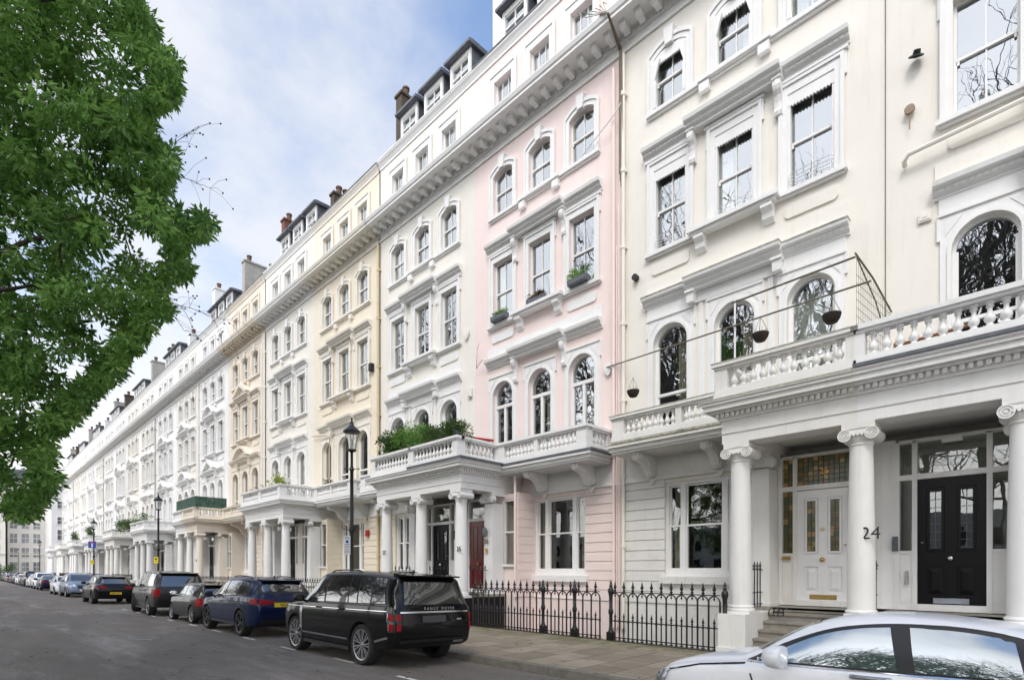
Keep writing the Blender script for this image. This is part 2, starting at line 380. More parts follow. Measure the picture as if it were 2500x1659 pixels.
def cornice(b, x1=XE):
    prof = [(0, 16.72), (-0.06, 16.72), (-0.06, 16.78), (-0.025, 16.80), (-0.025, 16.98), (-0.09, 17.0), (-0.09, 17.1), (-0.13, 17.2), (-0.72, 17.22), (-0.72, 17.30), (-0.76, 17.33), (-0.80, 17.44), (-0.80, 17.48), (-0.76, 17.50), (0, 17.58)]
    b.prism_yz(prof, 0, x1)
    n = 13
    for i in range(n):
        x = (i+0.5)*x1/n
        b.prism_yz([(-0.13, 17.03), (-0.30, 17.05), (-0.40, 17.03), (-0.46, 17.08), (-0.47, 17.221), (-0.12, 17.221)], x-0.085, x+0.085)
        b.box(x-0.105, x+0.105, -0.50, -0.13, 17.18, 17.222)
    n = 62
    for i in range(n):
        x = (i+0.5)*x1/n; b.box(x-0.033, x+0.033, -0.115, -0.088, 17.01, 17.09)
def attic_trim(b):
    b.prism_yz([(0, 20.0), (-0.04, 20.0), (-0.04, 20.08), (-0.10, 20.2), (-0.16, 20.28), (-0.16, 20.34), (0.3, 20.36), (0.3, 20.2), (0, 20.2)], 0, XE)
    b.box(0, XE, -0.05, -0.001, 17.6, 17.72)
def coping(b):
    b.prism_yz([(-0.18, 20.34), (-0.18, 20.40), (0.0, 20.5), (0.32, 20.5), (0.32, 20.34)], 0, XE)
def roof(b):
    b.prism_yz([(0.32, 20.2), (0.32, 20.42), (1.9, 22.6), (6.0, 23.2), (9.0, 20.2)], 0, XE)
def dormer(b):
    b.box(-0.62, 0.62, 0.55, 2.3, 20.5, 21.2); b.box(-0.62, -0.48, 0.55, 2.3, 21.2, 22.32); b.box(0.48, 0.62, 0.55, 2.3, 21.2, 22.32); b.box(-0.48, 0.48, 0.55, 2.3, 22.12, 22.32)
def dormer_roof(b):
    b.prism_yz([(0.33, 22.33), (0.33, 22.43), (0.50, 22.50), (2.9, 22.56), (2.9, 22.33)], -0.78, 0.78)
    b.box(-0.635, -0.6205, 0.62, 2.3, 20.5, 22.33); b.box(0.6205, 0.635, 0.62, 2.3, 20.5, 22.33)
def dormer_glass(b):
    b.box(-0.48, 0.48, 0.64, 0.66, 21.2, 22.12)
def dormer_sash(b):
    for z in (21.2, 21.63, 22.07): b.box(-0.48, 0.48, 0.59, 0.638, z, z+0.05)
    b.box(-0.02, 0.02, 0.60, 0.637, 21.25, 22.07)
def console(b, x, y, z0, z1, w, d):
    """scrolled bracket: deep at the top, curled at the foot"""
    h = z1-z0
    pts = [(y, z1), (y-d, z1), (y-d-0.01, z1-0.18*h), (y-0.9*d, z1-0.30*h), (y-0.62*d, z1-0.42*h), (y-0.45*d, z1-0.6*h), (y-0.42*d, z1-0.75*h), (y-0.55*d, z1-0.86*h), (y-0.45*d, z1-0.97*h), (y-0.2*d, z1-h), (y, z1-0.97*h)]
    b.prism_yz(pts, x-w/2, x+w/2)
    b.box(x-w*0.62, x+w*0.62, y-d-0.03, y, z1, z1+0.045)
    b.prism_yz([(a+(-0.015 if i not in (0, len(pts)-1) else 0), c-0.01) for i, (a, c) in enumerate(pts)], x-w*0.16, x+w*0.16)
def hood(b, z, style=0, short=False):
    """moulded hood over three windows; middle length stands forward on consoles"""
    p = [(0, z), (-0.05, z), (-0.05, z+0.05), (-0.13, z+0.10), (-0.15, z+0.17), (-0.24, z+0.20), (-0.26, z+0.29), (0, z+0.34)]
    q = [(0, z-0.02)]+[(y-0.17, zz) for y, zz in p[1:7]]+[(0, z+0.36)]
    b.prism_yz(p, 0.72, 2.08); b.prism_yz(p, 4.40, 5.76)
    b.prism_yz(q, 2.06, 4.42)
    n = 44
    for i in range(n):
        x = 0.8+4.9*(i+0.5)/n
        b.box(x-0.03, x+0.03, (-0.31 if 2.06 < x < 4.42 else -0.155), -0.1, z+0.105, z+0.155)
    for x in (2.17, 4.31):
        if short: b.tbox(x-0.12, x+0.12, -0.30, -0.001, z-0.06, z-0.001, 0, 0); b.tbox(x-0.09, x+0.09, -0.24, -0.001, z-0.30, z-0.06, -0.01, -0.02)
        else: console(b, x, 0, z-0.78, z, 0.17, 0.24)
    zz = z+0.34
    if style == 1:      # triangular pediment
        for k in (0, 1):
            b.prism_xz([(2.0+k*0.35, zz), (3.24, zz+0.72-k*0.2), (4.48-k*0.35, zz)] if k else [(2.0, zz), (2.0, zz+0.09), (3.24, zz+0.78), (4.48, zz+0.09), (4.48, zz), (4.2, zz), (3.24, zz+0.55), (2.28, zz)], -0.46+k*0.26, -0.001)
    if style == 2:      # curved pediment
        o = arc(3.24, 1.24, zz, 0.72, 16); i_ = arc(3.24, 1.02, zz, 0.54, 16)
        b.ring(o, i_, -0.46, -0.001); b.prism_xz(arc(3.24, 1.02, zz, 0.54, 16), -0.2, -0.001)
def hood2(s): return lambda b: hood(b, 13.16, s)
def hood1(s, short): return lambda b: hood(b, 9.02, s, short)
def frieze1(b):
    b.box(0.80, 2.03, -0.034, -0.001, 8.735, 9.02); b.box(4.45, 5.68, -0.034, -0.001, 8.735, 9.02); b.box(2.03, 4.45, -0.06, -0.001, 8.735, 8.999)
    for c in (2.37, 4.11): b.box(c-0.06, c+0.06, -0.03, -0.001, 5.2, 8.73)
def bands(b):
    b.box(0.74, 5.74, -0.035, -0.001, 9.37, 9.74)            # blocking course above the first-floor hood
    for x0, x1 in ((0.95, 2.05), (4.43, 5.53)):                # raised panels
        b.prism_xz([(x0, 9.98), (x0+0.06, 9.92), (x1-0.06, 9.92), (x1, 9.98), (x1, 10.16), (x1-0.06, 10.22), (x0+0.06, 10.22), (x0, 10.16)], -0.04, -0.001)
def sills(b):
    # second floor: long sill, middle part forward on small brackets
    b.box(0.76, 5.72, -0.14, -0.001, 10.44, 10.54); b.box(0.80, 5.68, -0.09, -0.001, 10.40, 10.44)
    b.box(2.12, 4.36, -0.34, -0.001, 10.463, 10.56); b.box(2.2, 4.28, -0.28, -0.001, 10.395, 10.462)
    for x in (2.4, 4.08):
        b.prism_yz([(0, 10.40), (-0.26, 10.40), (-0.27, 10.30), (-0.16, 10.22), (-0.14, 10.08), (-0.05, 9.99), (0, 9.99)], x-0.13, x+0.13)
def sills3(b):
    b.box(0.80, 5.68, -0.12, -0.001, 14.33, 14.43); b.box(0.84, 5.64, -0.07, -0.001, 14.28, 14.33)
    b.box(2.34, 4.14, -0.17, -0.001, 14.34, 14.44)
    for x in (2.5, 3.98): b.tbox(x-0.13, x+0.13, -0.14, -0.001, 14.08, 14.29, -0.0, -0.0)
def sillgf(b):
    b.box(2.88+0.1, 5.25, -0.14, -0.002, 1.40, 1.60)
def panels1(b):
    """flat framed surround of the first-floor arches"""
    for i, c in enumerate(XC):
        x0, x1 = c-0.68, c+0.68
        o = [(c-0.50, 5.2)]+arc(c, 0.50, 7.95, 0.50)+[(c+0.50, 5.2)]
        n = len(o)-2
        big = [(x0, 5.2)]+[(x0+(x1-x0)*k/(n-1), 8.72) if 0 < k < n-1 else ((x0, 8.72) if k == 0 else (x1, 8.72)) for k in range(n)]+[(x1, 5.2)]
        b.ring(big, o, -0.035, -0.001)
        b.ring([(x0-0.03, 8.72), (x1+0.03, 8.72)], [(x0-0.03, 8.66), (x1+0.03, 8.66)], -0.07, -0.03)
        b.ring([(c-0.57, 5.2)]+arc(c, 0.57, 7.95, 0.57)+[(c+0.57, 5.2)], o, -0.06, -0.03)
        b.box(x0-0.05, x0+0.0, -0.05, -0.001, 8.2, 8.7); b.box(x1, x1+0.05, -0.05, -0.001, 8.2, 8.7)
        for sgn in (-1, 1):   # spandrel triangles
            b.prism_xz([(c+sgn*0.6, 8.58), (c+sgn*0.34, 8.58), (c+sgn*0.6, 8.26)], -0.048, -0.034)
def window_frame_f1(b):
    o = outline(0, 0.5, 5.2, 7.95, 0.5); i = outline(0, 0.45, 5.2, 7.95, 0.45); b.ring(o, i, 0.10, 0.20)
def sash_bars_f1(french):
    def f(b):
        if french:
            b.box(-0.45, 0.45, 0.08, 0.17, 7.55, 7.66); b.box(-0.05, 0.05, 0.09, 0.17, 5.2, 7.55)
            for s in (-1, 1): b.box(s*0.45, s*0.39, 0.1, 0.17, 5.2, 7.55); b.box(s*0.39, s*0.05, 0.11, 0.165, 5.95, 5.99)
            b.box(-0.45, 0.45, 0.1, 0.17, 5.2, 5.35)
        else:
            b.box(-0.45, 0.45, 0.085, 0.17, 6.55, 6.62); b.box(-0.45, 0.45, 0.1, 0.17, 5.2, 5.3)
            b.box(-0.45, -0.41, 0.1, 0.17, 5.2, 7.95); b.box(0.41, 0.45, 0.1, 0.17, 5.2, 7.95)
    return f
def glass_f1(b): b.prism_xz(outline(0, 0.46, 5.2, 7.95, 0.46), 0.145, 0.155)
def frame_f2(b):
    o = outline(0, 0.66, 10.55, 13.0, 0); i = outline(0, 0.48, 10.55, 12.78, 0); b.ring(o, i, -0.05, -0.001)
    b.ring(outline(0, 0.68, 10.55, 13.06, 0), outline(0, 0.60, 10.55, 12.98, 0), -0.085, -0.045)
    b.box(-0.75, 0.75, -0.10, -0.001, 13.06, 13.12)
    for s in (-1, 1): b.box(s*0.68, s*0.72, -0.05, -0.001, 12.55, 13.06)
def frame_f3(b):
    b.ring(outline(0, 0.66, 14.44, 15.98, 0.24), outline(0, 0.48, 14.44, 15.86, 0.17), -0.05, -0.001)
    b.ring(outline(0, 0.68, 14.44, 16.0, 0.27), outline(0, 0.60, 14.44, 15.95, 0.21), -0.085, -0.045)
    b.prism_xz([(-0.10, 15.98), (0.10, 15.98), (0.15, 16.42), (-0.15, 16.42)], -0.14, -0.001)
def frame_att(b):
    b.ring(outline(0, 0.66, 17.55, 19.5, 0), outline(0, 0.43, 17.55, 19.25, 0), -0.05, -0.001)
    b.ring(outline(0, 0.69, 17.55, 19.58, 0), outline(0, 0.60, 17.55, 19.48, 0), -0.085, -0.045)
def sash(hw, z0, z1, rise, cols, low=0.5):
    def f(b):
        zm = z0+(z1+rise-z0)*low
        b.ring(outline(0, hw, z0, z1, rise), outline(0, hw-0.05, z0+0.0, z1-0.05, max(0, rise-0.01)), 0.09, 0.19)
        b.box(-hw, hw, 0.10, 0.17, z0, z0+0.07)
        b.box(-hw+0.03, hw-0.03, 0.085, 0.15, zm-0.03, zm+0.03)
        for s in (-1, 1): b.box(s*(hw-0.04), s*(hw-0.09), 0.09, 0.12, zm-0.1, zm-0.03)
        for k in range(1, cols):
            x = -hw+2*hw*k/cols
            b.box(x-0.014, x+0.014, 0.112, 0.16, z0+0.07, z1+rise*0.9-0.03)
    return f
def pane(hw, z0, z1, rise):
    return lambda b: b.prism_xz(outline(0, hw-0.03, z0+0.02, z1-0.02, rise), 0.14, 0.15)
def curtain(hw, z0, z1, side):
    def f(b):
        n = 14; w = hw*(0.75 if side != 0 else 2.0)
        xs = [(-hw+w*i/n) for i in range(n+1)] if side <= 0 else [(hw-w*i/n) for i in range(n+1)]
        pts = [(x, 0.27+0.03*math.sin(i*2.1)) for i, x in enumerate(xs)]
        for (xa, ya), (xb, yb) in zip(pts, pts[1:]):
            b.quad((xa, ya, z0), (xb, yb, z0), (xb, yb, z1), (xa, ya, z1))
            b.quad((xa, ya+0.02, z1), (xb, yb+0.02, z1), (xb, yb+0.02, z0), (xa, ya+0.02, z0))
    return f
def shutter_box(hw, z0, z1, scal):
    """white blind housing with a scalloped pelmet and side boards (house 25)"""
    def f(b):
        n = 14; pts = [(-hw, z1+0.02), (hw, z1+0.02), (hw, z1-0.26)]
        for i in range(n): 
            x = hw-2*hw*(i+0.5)/n; pts += [(x, z1-0.30), (hw-2*hw*(i+1)/n, z1-0.26)]
        b.prism_xz(pts, -0.03, 0.02)
        b.box(-hw, -hw+0.05, -0.02, 0.12, z0, z1-0.2); b.box(hw-0.05, hw, -0.02, 0.12, z0, z1-0.2)
        if scal:
            for s in (-1, 1):
                b.prism_xz([(s*hw, z0+0.05), (s*(hw-0.09), z0+0.05), (s*(hw-0.09), z1-0.75), (s*(hw-0.05), z1-0.7), (s*(hw-0.10), z1-0.55), (s*(hw-0.2), z1-0.2), (s*hw, z1-0.2)], -0.10, -0.03)
    return f
def wguard(b):
    for z in (10.62, 10.70, 10.78, 10.88): b.tube([(-0.46, -0.04, z), (-0.42, -0.12, z), (0.42, -0.12, z), (0.46, -0.04, z)], 0.009, 4)
    for x in (-0.42, 0.42, 0): b.tube([(x, -0.12, 10.56), (x, -0.12, 10.88)], 0.008, 4)
# ground-floor triple sash
def gf_frame(b):
    x0, x1, z0, z1 = 3.01, 5.13, 1.6, 4.14
    b.box(x0, x1, 0.06, 0.20, z1-0.08, z1); b.box(x0, x1, 0.04, 0.20, z0, z0+0.13)
    for x in (x0, x0+0.42, x1-0.56, x1-0.08): b.box(x, x+(0.08 if x in (x0,) or x > x1-0.1 else 0.14), 0.05, 0.2, z0+0.13, z1-0.08)
def gf_sash(b):
    for xa, xb in ((3.09, 3.43), (3.57, 4.57), (4.71, 5.05)):
        b.box(xa, xb, 0.07, 0.13, 2.93, 2.98); b.box(xa, xb, 0.08, 0.15, 1.73, 1.82)
        for s in (xa, xb-0.04): b.box(s, s+0.04, 0.08, 0.15, 1.82, 2.93); b.box(s, s+0.04, 0.12, 0.17, 2.98, 4.06)
        b.box(xa, xb, 0.12, 0.17, 4.01, 4.06)
def gf_glass(b):
    for xa, xb in ((3.09, 3.43), (3.57, 4.57), (4.71, 5.05)): b.box(xa, xb, 0.14, 0.15, 1.73, 4.06)
def gf_curt(b):
    for x0, x1 in ((3.12, 3.42), (4.75, 5.05)):
        n = 7; xs = [x0+(x1-x0)*i/n for i in range(n+1)]; pts = [(x, 0.30+0.05*(i % 2)) for i, x in enumerate(xs)]
        for (xa, ya), (xb, yb) in zip(pts, pts[1:]):
            b.quad((xa, ya, 1.5), (xb, yb, 1.5), (xb*0.98+0.02*x0, yb, 4.15), (xa*0.98+0.02*x0, ya, 4.15))
def ves_frame(b):
    for x in (2.28, 2.82): b.box(x, x+0.06, -0.76, -0.6, 1.96, 4.12)
    b.box(2.34, 2.82, -0.76, -0.62, 4.05, 4.12); b.box(2.34, 2.82, -0.755, -0.62, 3.0, 3.05); b.box(2.28, 2.92, -0.86, -0.6, 1.88, 1.96)
def ves_glass(b): b.box(2.34, 2.82, -0.68, -0.67, 1.96, 4.05)
def red_glass(b): b.box(0.70, 1.42, -0.737, -0.73, 2.15, 3.25)

# ---- porch
YF = -2.70      # frieze face of the entablature
def entab(b):
    X = 2.38
    b.box(0, X, YF, YF+0.5, 4.30, 4.76)                         # front beam
    b.box(X-0.5, X, YF+0.5, -0.002, 4.301, 4.759)                   # side beam
    b.box(0, X, YF-0.02, YF, 4.50, 4.53); b.box(0, X, YF-0.012, YF, 4.53, 4.76)
    b.box(X, X+0.02, YF, -0.002, 4.50, 4.53)
    b.box(0.001, X-0.5, YF+0.5, -0.003, 4.52, 4.6)                  # ceiling
    # crown mouldings front + return
    for z0, z1, p in ((4.76, 4.80, 0.05), (4.80, 4.90, 0.06), (4.90, 4.94, 0.17), (4.94, 5.04, 0.27), (5.04, 5.10, 0.31), (5.10, 5.14, 0.34)):
        b.box(0, X+p, YF-p, -0.001, z0, z1)
    n = 24
    for i in range(n):
        x = 0.02+(X+0.08)*(i+0.5)/n; b.box(x-0.03, x+0.03, YF-0.12, YF-0.05, 4.815, 4.895)
    for i in range(27):
        y = YF+0.05+2.6*(i+0.5)/27; b.box(X+0.05, X+0.12, y-0.03, y+0.03, 4.815, 4.895)
def flashing(b):
    b.box(0, 2.8, YF-0.37, -0.001, 5.142, 5.20)
def flashing_bal(b):
    b.box(2.62, 6.30, -1.30, -0.001, 5.105, 5.17)
def column(b):
    b.box(-0.27, 0.27, -0.27, 0.27, 0.90, 0.945)
    prof = [(0.265, 0.945), (0.275, 0.965), (0.265, 0.99), (0.235, 1.0), (0.235, 1.015), (0.25, 1.03), (0.242, 1.05), (0.218, 1.07)]
    prof += [(0.218-0.043*((k/10)**1.6), 1.07+k*0.285) for k in range(1, 11)]
    prof += [(0.192, 3.93), (0.192, 3.95), (0.18, 3.96), (0.215, 4.03), (0.22, 4.08), (0.19, 4.12)]
    b.lathe(0, 0, prof, 32)
    b.box(-0.25, 0.25, -0.25, 0.25, 4.20, 4.30)
    b.box(-0.22, 0.22, -0.235, 0.235, 4.12, 4.20)
    def circ(cx, r, n=18): return [(cx+r*math.cos(2*math.pi*i/n), 4.095+r*math.sin(2*math.pi*i/n)) for i in range(n)]
    for sx in (-1, 1):
        x = sx*0.205
        b.disc_y(x, 4.095, 0.10, -0.245, 0.245, 18)
        for sy in (-1, 1):
            for ro, ri in ((0.105, 0.085), (0.065, 0.047)): b.ring(circ(x, ro), circ(x, ri), sy*0.268, sy*0.24, closed=True)
            b.disc_y(x, 4.095, 0.026, sy*0.275, sy*0.24, 10)
        for rx in (0.12, 0.14): pass
    for k in range(-2, 3): b.disc_y(k*0.06, 4.10, 0.028, -0.265, -0.2, 8)
def respond(b):
    """square pilaster against the vestibule"""
    b.box(-0.23, 0.23, -0.28, 0.28, 0.98, 1.06)
    b.tbox(-0.21, 0.21, -0.26, 0.27, 1.06, 3.95, 0.025, 0.02)
    b.box(-0.25, 0.25, -0.32, 0.30, 4.2, 4.30)
    for sx in (-1, 1):
        for r, e in ((0.115, 0.0), (0.08, 0.012), (0.045, 0.024)): b.disc_y(sx*0.22, 4.08, r, -0.34-e, -0.2, 14)
    b.box(-0.2, 0.2, -0.29, -0.1, 3.98, 4.2)
    for k in range(-2, 3): b.disc_y(k*0.06, 4.1, 0.028, -0.33, -0.25, 8)
def plinth_outer(b):
    b.box(1.83, 2.37, -2.92, -0.8, -0.9, 0.90); b.box(1.80, 2.40, -2.95, -2.36, 0.12, 0.24)
def plinth_inner(b):
    b.box(0, 0.27, -2.92, -2.38, -0.9, 0.901); b.box(0, 0.12, -2.38, -0.8, -0.9, 0.90)
def steps(b):
    zs = (0.27, 0.42, 0.57, 0.73, 0.88, 0.98)
    for i, z in enumerate(zs):
        y = -2.82+0.28*i
        b.box(0.121, 1.829, y-0.03, -0.81, z-0.045, z); b.box(0.122, 1.828, y, -0.812, -0.1, z-0.045)
    b.box(0.12, 2.37, -1.45, -0.77, 0.9, 0.985)
def door(style):
    def f(b):
        x0, x1, z0, z1, y = 0.56, 1.56, 1.12, 3.47, -0.74
        b.box(x0, x1, y+0.03, y+0.07, z0, z1)
        b.box(x0, x0+0.14, y, y+0.03, z0, z1); b.box(x1-0.14, x1, y, y+0.03, z0, z1)
        for za, zb in ((z0, z0+0.16), (z0+0.72, z0+0.98), (z1-0.17, z1)): b.box(x0+0.14, x1-0.14, y, y+0.03, za, zb)
        b.box((x0+x1)/2-0.09, (x0+x1)/2+0.09, y, y+0.03, z0+0.16, z0+0.72); b.box((x0+x1)/2-0.09, (x0+x1)/2+0.09, y, y+0.03, z0+0.98, z1-0.17)
        for xa, xb in ((x0+0.17, 0.94), (1.18, x1-0.17)):       # raised lower panels
            xa += 0.0; b.add([(xa, y+0.028, z0+0.2), (xb, y+0.028, z0+0.2), (xb, y+0.028, z0+0.68), (xa, y+0.028, z0+0.68), (xa+0.06, y+0.004, z0+0.27), (xb-0.06, y+0.004, z0+0.27), (xb-0.06, y+0.004, z0+0.61), (xa+0.06, y+0.004, z0+0.61)],
                  [(0, 1, 5, 4), (1, 2, 6, 5), (2, 3, 7, 6), (3, 0, 4, 7), (4, 5, 6, 7)])
            for q in (0, 1):
                b.ring([(xa-0.02, z0+1.0), (xb+0.02, z0+1.0), (xb+0.02, z1-0.19), (xa-0.02, z1-0.19)], [(xa+0.02, z0+1.04), (xb-0.02, z0+1.04), (xb-0.02, z1-0.23), (xa+0.02, z1-0.23)], y-0.012, y+0.028, closed=True)
                break
    return f
def door_glass(b):
    for xa, xb in ((0.75, 0.92), (1.20, 1.37)): b.box(xa, xb, -0.728, -0.712, 2.17, 3.23)
def door_lead(b):
    for xa, xb in ((0.75, 0.92), (1.20, 1.37)):
        for k in range(8): z = 2.17+k*1.06/7; b.box(xa, xb, -0.733, -0.7285, z-0.006, z+0.006)
        b.box((xa+xb)/2-0.006, (xa+xb)/2+0.006, -0.734, -0.7285, 2.17, 3.23)
def red_door_bars(b):
    """upper glazed field of the red door"""
    for x in (0.75, 0.90, 1.06, 1.22, 1.37): b.box(x-0.015, x+0.015, -0.745, -0.71, 2.15, 3.25)
    for z in (2.15, 2.42, 2.95, 3.25): b.box(0.70, 1.42, -0.744, -0.711, z-0.015, z+0.015)
def knob(b):
    b.lathe(0, 0, [(0.0, 0)], 4, False) if False else None
    b.add(*ball(1.06, -0.80, 1.98, 0.05))
    b.disc_y(1.06, 1.98, 0.035, -0.80, -0.74, 12)
def keyhole(b):
    b.add(*ball(0.64, -0.765, 2.28, 0.02)); b.box(0.8, 1.32, -0.748, -0.738, 1.0+0.14, 1.24)
def ball(cx, cy, cz, r, n=12, m=8):
    vs = [(cx, cy, cz-r)]
    for j in range(1, m):
        t = math.pi*j/m
        for i in range(n):
            a = 2*math.pi*i/n; vs.append((cx+r*math.sin(t)*math.cos(a), cy+r*math.sin(t)*math.sin(a), cz-r*math.cos(t)))
    vs.append((cx, cy, cz+r)); fs = [(0, 1+(i+1) % n, 1+i) for i in range(n)]
    for j in range(m-2):
        for i in range(n):
            a = 1+j*n; fs.append((a+i, a+(i+1) % n, a+n+(i+1) % n, a+n+i))
    L = len(vs)-1; a = 1+(m-2)*n
    fs += [(a+i, a+(i+1) % n, L) for i in range(n)]
    return vs, fs
def doorframe(b):
    y0, y1 = -0.79, -0.6
    for x in (0.2, 0.48, 1.56, 1.86): b.box(x, x+0.08, y0, y1, 1.0, 4.22)
    b.box(0.28, 1.86, y0-0.01, y1, 3.48, 3.58); b.box(0.28, 1.86, y0, y1, 4.19, 4.25)
    for x0, x1 in ((0.28, 0.48), (1.64, 1.86)): b.box(x0, x1, y0+0.02, y1, 1.0, 2.12); b.box(x0+0.02, x1-0.02, y0+0.01, y0+0.02, 1.15, 1.95); b.box(x0, x1, y0-0.005, y1, 2.08, 2.13)
    b.box(0.56, 1.56, y0-0.03, y1, 1.0, 1.12)
def door_lights(b):
    for x0, x1 in ((0.28, 0.48), (1.64, 1.86)): b.box(x0, x1, -0.70, -0.69, 2.13, 3.48); b.box(x0, x1, -0.70, -0.69, 3.58, 4.19)
    b.box(0.56, 1.56, -0.70, -0.69, 3.58, 4.19)
def fan_lead(b):
    for k in range(11): x = 0.56+k*0.1; b.box(x-0.006, x+0.006, -0.712, -0.70, 3.58, 4.19)
    for k in range(1, 6): z = 3.58+k*0.61/6; b.box(0.56, 1.56, -0.713, -0.70, z-0.006, z+0.006)
    for x0, x1 in ((0.28, 0.48), (1.64, 1.86)):
        for k in range(1, 14): z = 2.13+k*0.10; b.box(x0, x1, -0.712, -0.70, z-0.005, z+0.005)
        for k in range(1, 6): z = 3.58+k*0.1; b.box(x0, x1, -0.712, -0.70, z-0.005, z+0.005)
        b.box((x0+x1)/2-0.005, (x0+x1)/2+0.005, -0.713, -0.70, 2.13, 3.48); b.box((x0+x1)/2-0.005, (x0+x1)/2+0.005, -0.713, -0.70, 3.58, 4.19)

# ---- balustrades and balcony
def baluster(b):
    p = [(0.062, 0), (0.062, 0.03), (0.04, 0.045), (0.035, 0.06), (0.06, 0.09), (0.074, 0.13), (0.06, 0.175), (0.036, 0.215), (0.03, 0.26), (0.036, 0.295), (0.052, 0.31), (0.04, 0.33), (0.055, 0.36), (0.062, 0.37), (0.062, 0.385)]
    b.lathe(0, 0, p, 12)
def baluster_row(n, L, axis, at):
    def f(b):
        for i in range(n):
            t = (i+0.5)*L/n
            x, y = (at[0]+t, at[1]) if axis == 0 else (at[0], at[1]+t)
            b.lathe(x, y, [(0.06, 5.36), (0.035, 5.42), (0.07, 5.49), (0.03, 5.60), (0.05, 5.68), (0.06, 5.75)], 6)
    return f
# runs of balusters: (axis, x, y, length, count)
RUNS = [(0, 0.16, -2.80, 2.02, 11), (1, 2.34, -2.55, 1.25, 7), (0, 2.78, -1.12, 1.25, 8), (0, 4.22, -1.12, 1.45, 9), (1, 5.95, -0.90, 0.70, 4)]
def rails(b):
    def seg(x0, x1, y0, y1):
        b.box(x0-0.02, x1+0.02, y0-0.02, y1+0.02, 5.15, 5.30); b.box(x0, x1, y0, y1, 5.30, 5.36)
        b.box(x0-0.015, x1+0.015, y0-0.015, y1+0.015, 5.75, 5.80); b.box(x0-0.055, x1+0.055, y0-0.055, y1+0.055, 5.80, 5.88)
    seg(0, 2.44, -2.9, -2.7); seg(2.24, 2.44, -2.7, -1.02); seg(2.44, 6.05, -1.22, -1.02); seg(5.85, 6.05, -1.02, -0.02)
    for x0, x1, y0, y1 in ((0, 0.14, -2.895, -2.705), (2.2, 2.435, -2.895, -2.56), (2.245, 2.435, -1.26, -1.025), (2.445, 2.76, -1.215, -1.025), (4.05, 4.2, -1.215, -1.025), (5.69, 6.045, -1.215, -0.92), (5.855, 6.045, -0.18, -0.03)):
        b.box(x0, x1, y0, y1, 5.34, 5.77)
def worn_ledge(b):
    """lichen-stained copings of the weathered balcony"""
    for x0, x1, y0, y1, z in ((0.001, 2.505, -2.962, -2.638, 5.885), (2.50, 6.11, -1.282, -0.958, 5.885), (5.788, 6.112, -0.96, -0.02, 5.885)): b.box(x0, x1, y0, y1, 5.862, z)
    b.box(0.001, 2.46, -2.925, -2.68, 5.13, 5.19); b.box(0.0, 2.725, -3.045, -2.9, 5.118, 5.146)
    b.box(2.46, 6.08, -1.245, -1.0, 5.135, 5.19); b.box(2.72, 6.225, -1.285, -1.15, 5.08, 5.104)
def worn_hood(b):
    b.box(0.71, 2.06, -0.268, -0.03, 9.29, 9.318); b.box(4.42, 5.77, -0.268, -0.03, 9.29, 9.318); b.box(2.05, 4.43, -0.438, -0.03, 9.30, 9.325)
def slab(b):
    for z0, z1, p in ((4.87, 4.93, 0.0), (4.93, 5.03, 0.05), (5.03, 5.10, 0.12)): b.box(2.39, 6.10+p, -1.16-p, -0.001, z0, z1)
def brackets(b):
    for x in (0,):
        pts = [(-0.08, 4.87), (-1.0, 4.87), (-1.03, 4.78), (-0.98, 4.70), (-0.86, 4.67), (-0.72, 4.66), (-0.60, 4.60), (-0.48, 4.48), (-0.42, 4.36), (-0.34, 4.30), (-0.24, 4.31), (-0.08, 4.40)]
        b.prism_yz(pts, x-0.11, x+0.11)
        b.prism_yz([(y*1.01-0.01, z-0.015) for y, z in pts[1:11]]+[(-0.08, 4.4)], x-0.045, x+0.045)
        for s in (-1, 1):
            b.cyl_x(-0.87, 4.77, 0.075, x+s*0.10, x+s*0.14, 14); b.cyl_x(-0.87, 4.77, 0.035, x+s*0.13, x+s*0.155, 10)
            b.cyl_x(-0.33, 4.40, 0.055, x+s*0.10, x+s*0.13, 12); b.prism_yz([(-0.78, 4.80), (-0.62, 4.70), (-0.42, 4.52), (-0.48, 4.56), (-0.62, 4.76)], x+s*0.10, x+s*0.125)
        b.prism_xz([(x-0.13, 4.30), (x+0.13, 4.30), (x, 4.10)], -0.16, -0.076)
def pipe(b):
    b.lathe(6.40, -0.13, [(0.055, 0.1), (0.055, 16.6)], 10)
    for z in (2.4, 4.4, 6.6, 8.8, 11.0, 13.2, 15.4): b.lathe(6.40, -0.13, [(0.075, z), (0.075, z+0.12)], 10); b.box(6.33, 6.47, -0.11, -0.002, z+0.03, z+0.09)
def pipe_pink(b):
    for dx, r in ((0, 0.05), (0.11, 0.02), (0.17, 0.02), (0.22, 0.018)): b.lathe(6.02+dx+0.2, -0.12, [(r, 0.1), (r, 16.4 if r > 0.03 else 9+dx*20)], 8)
    b.lathe(2.93+0.0, -0.87, [(0.045, 0.9), (0.045, 4.85)], 8)
def stack(b, w=0.6, z1=24.2, d=3.0):
    b.box(-w/2, w/2, 1.0, 1.0+d, 20.45, z1); b.box(-w/2-0.06, w/2+0.06, 0.94, 1.06+d, z1, z1+0.12)
def pots(n, z1, d):
    def f(b):
        for i in range(n): b.lathe(0, 1.4+(d-0.8)*i/max(1, n-1), [(0.17, z1+0.12), (0.14, z1+0.2), (0.15, z1+0.5), (0.18, z1+0.52), (0.18, z1+0.6), (0.13, z1+0.6)], 10)
    return f
def f4(s): return s

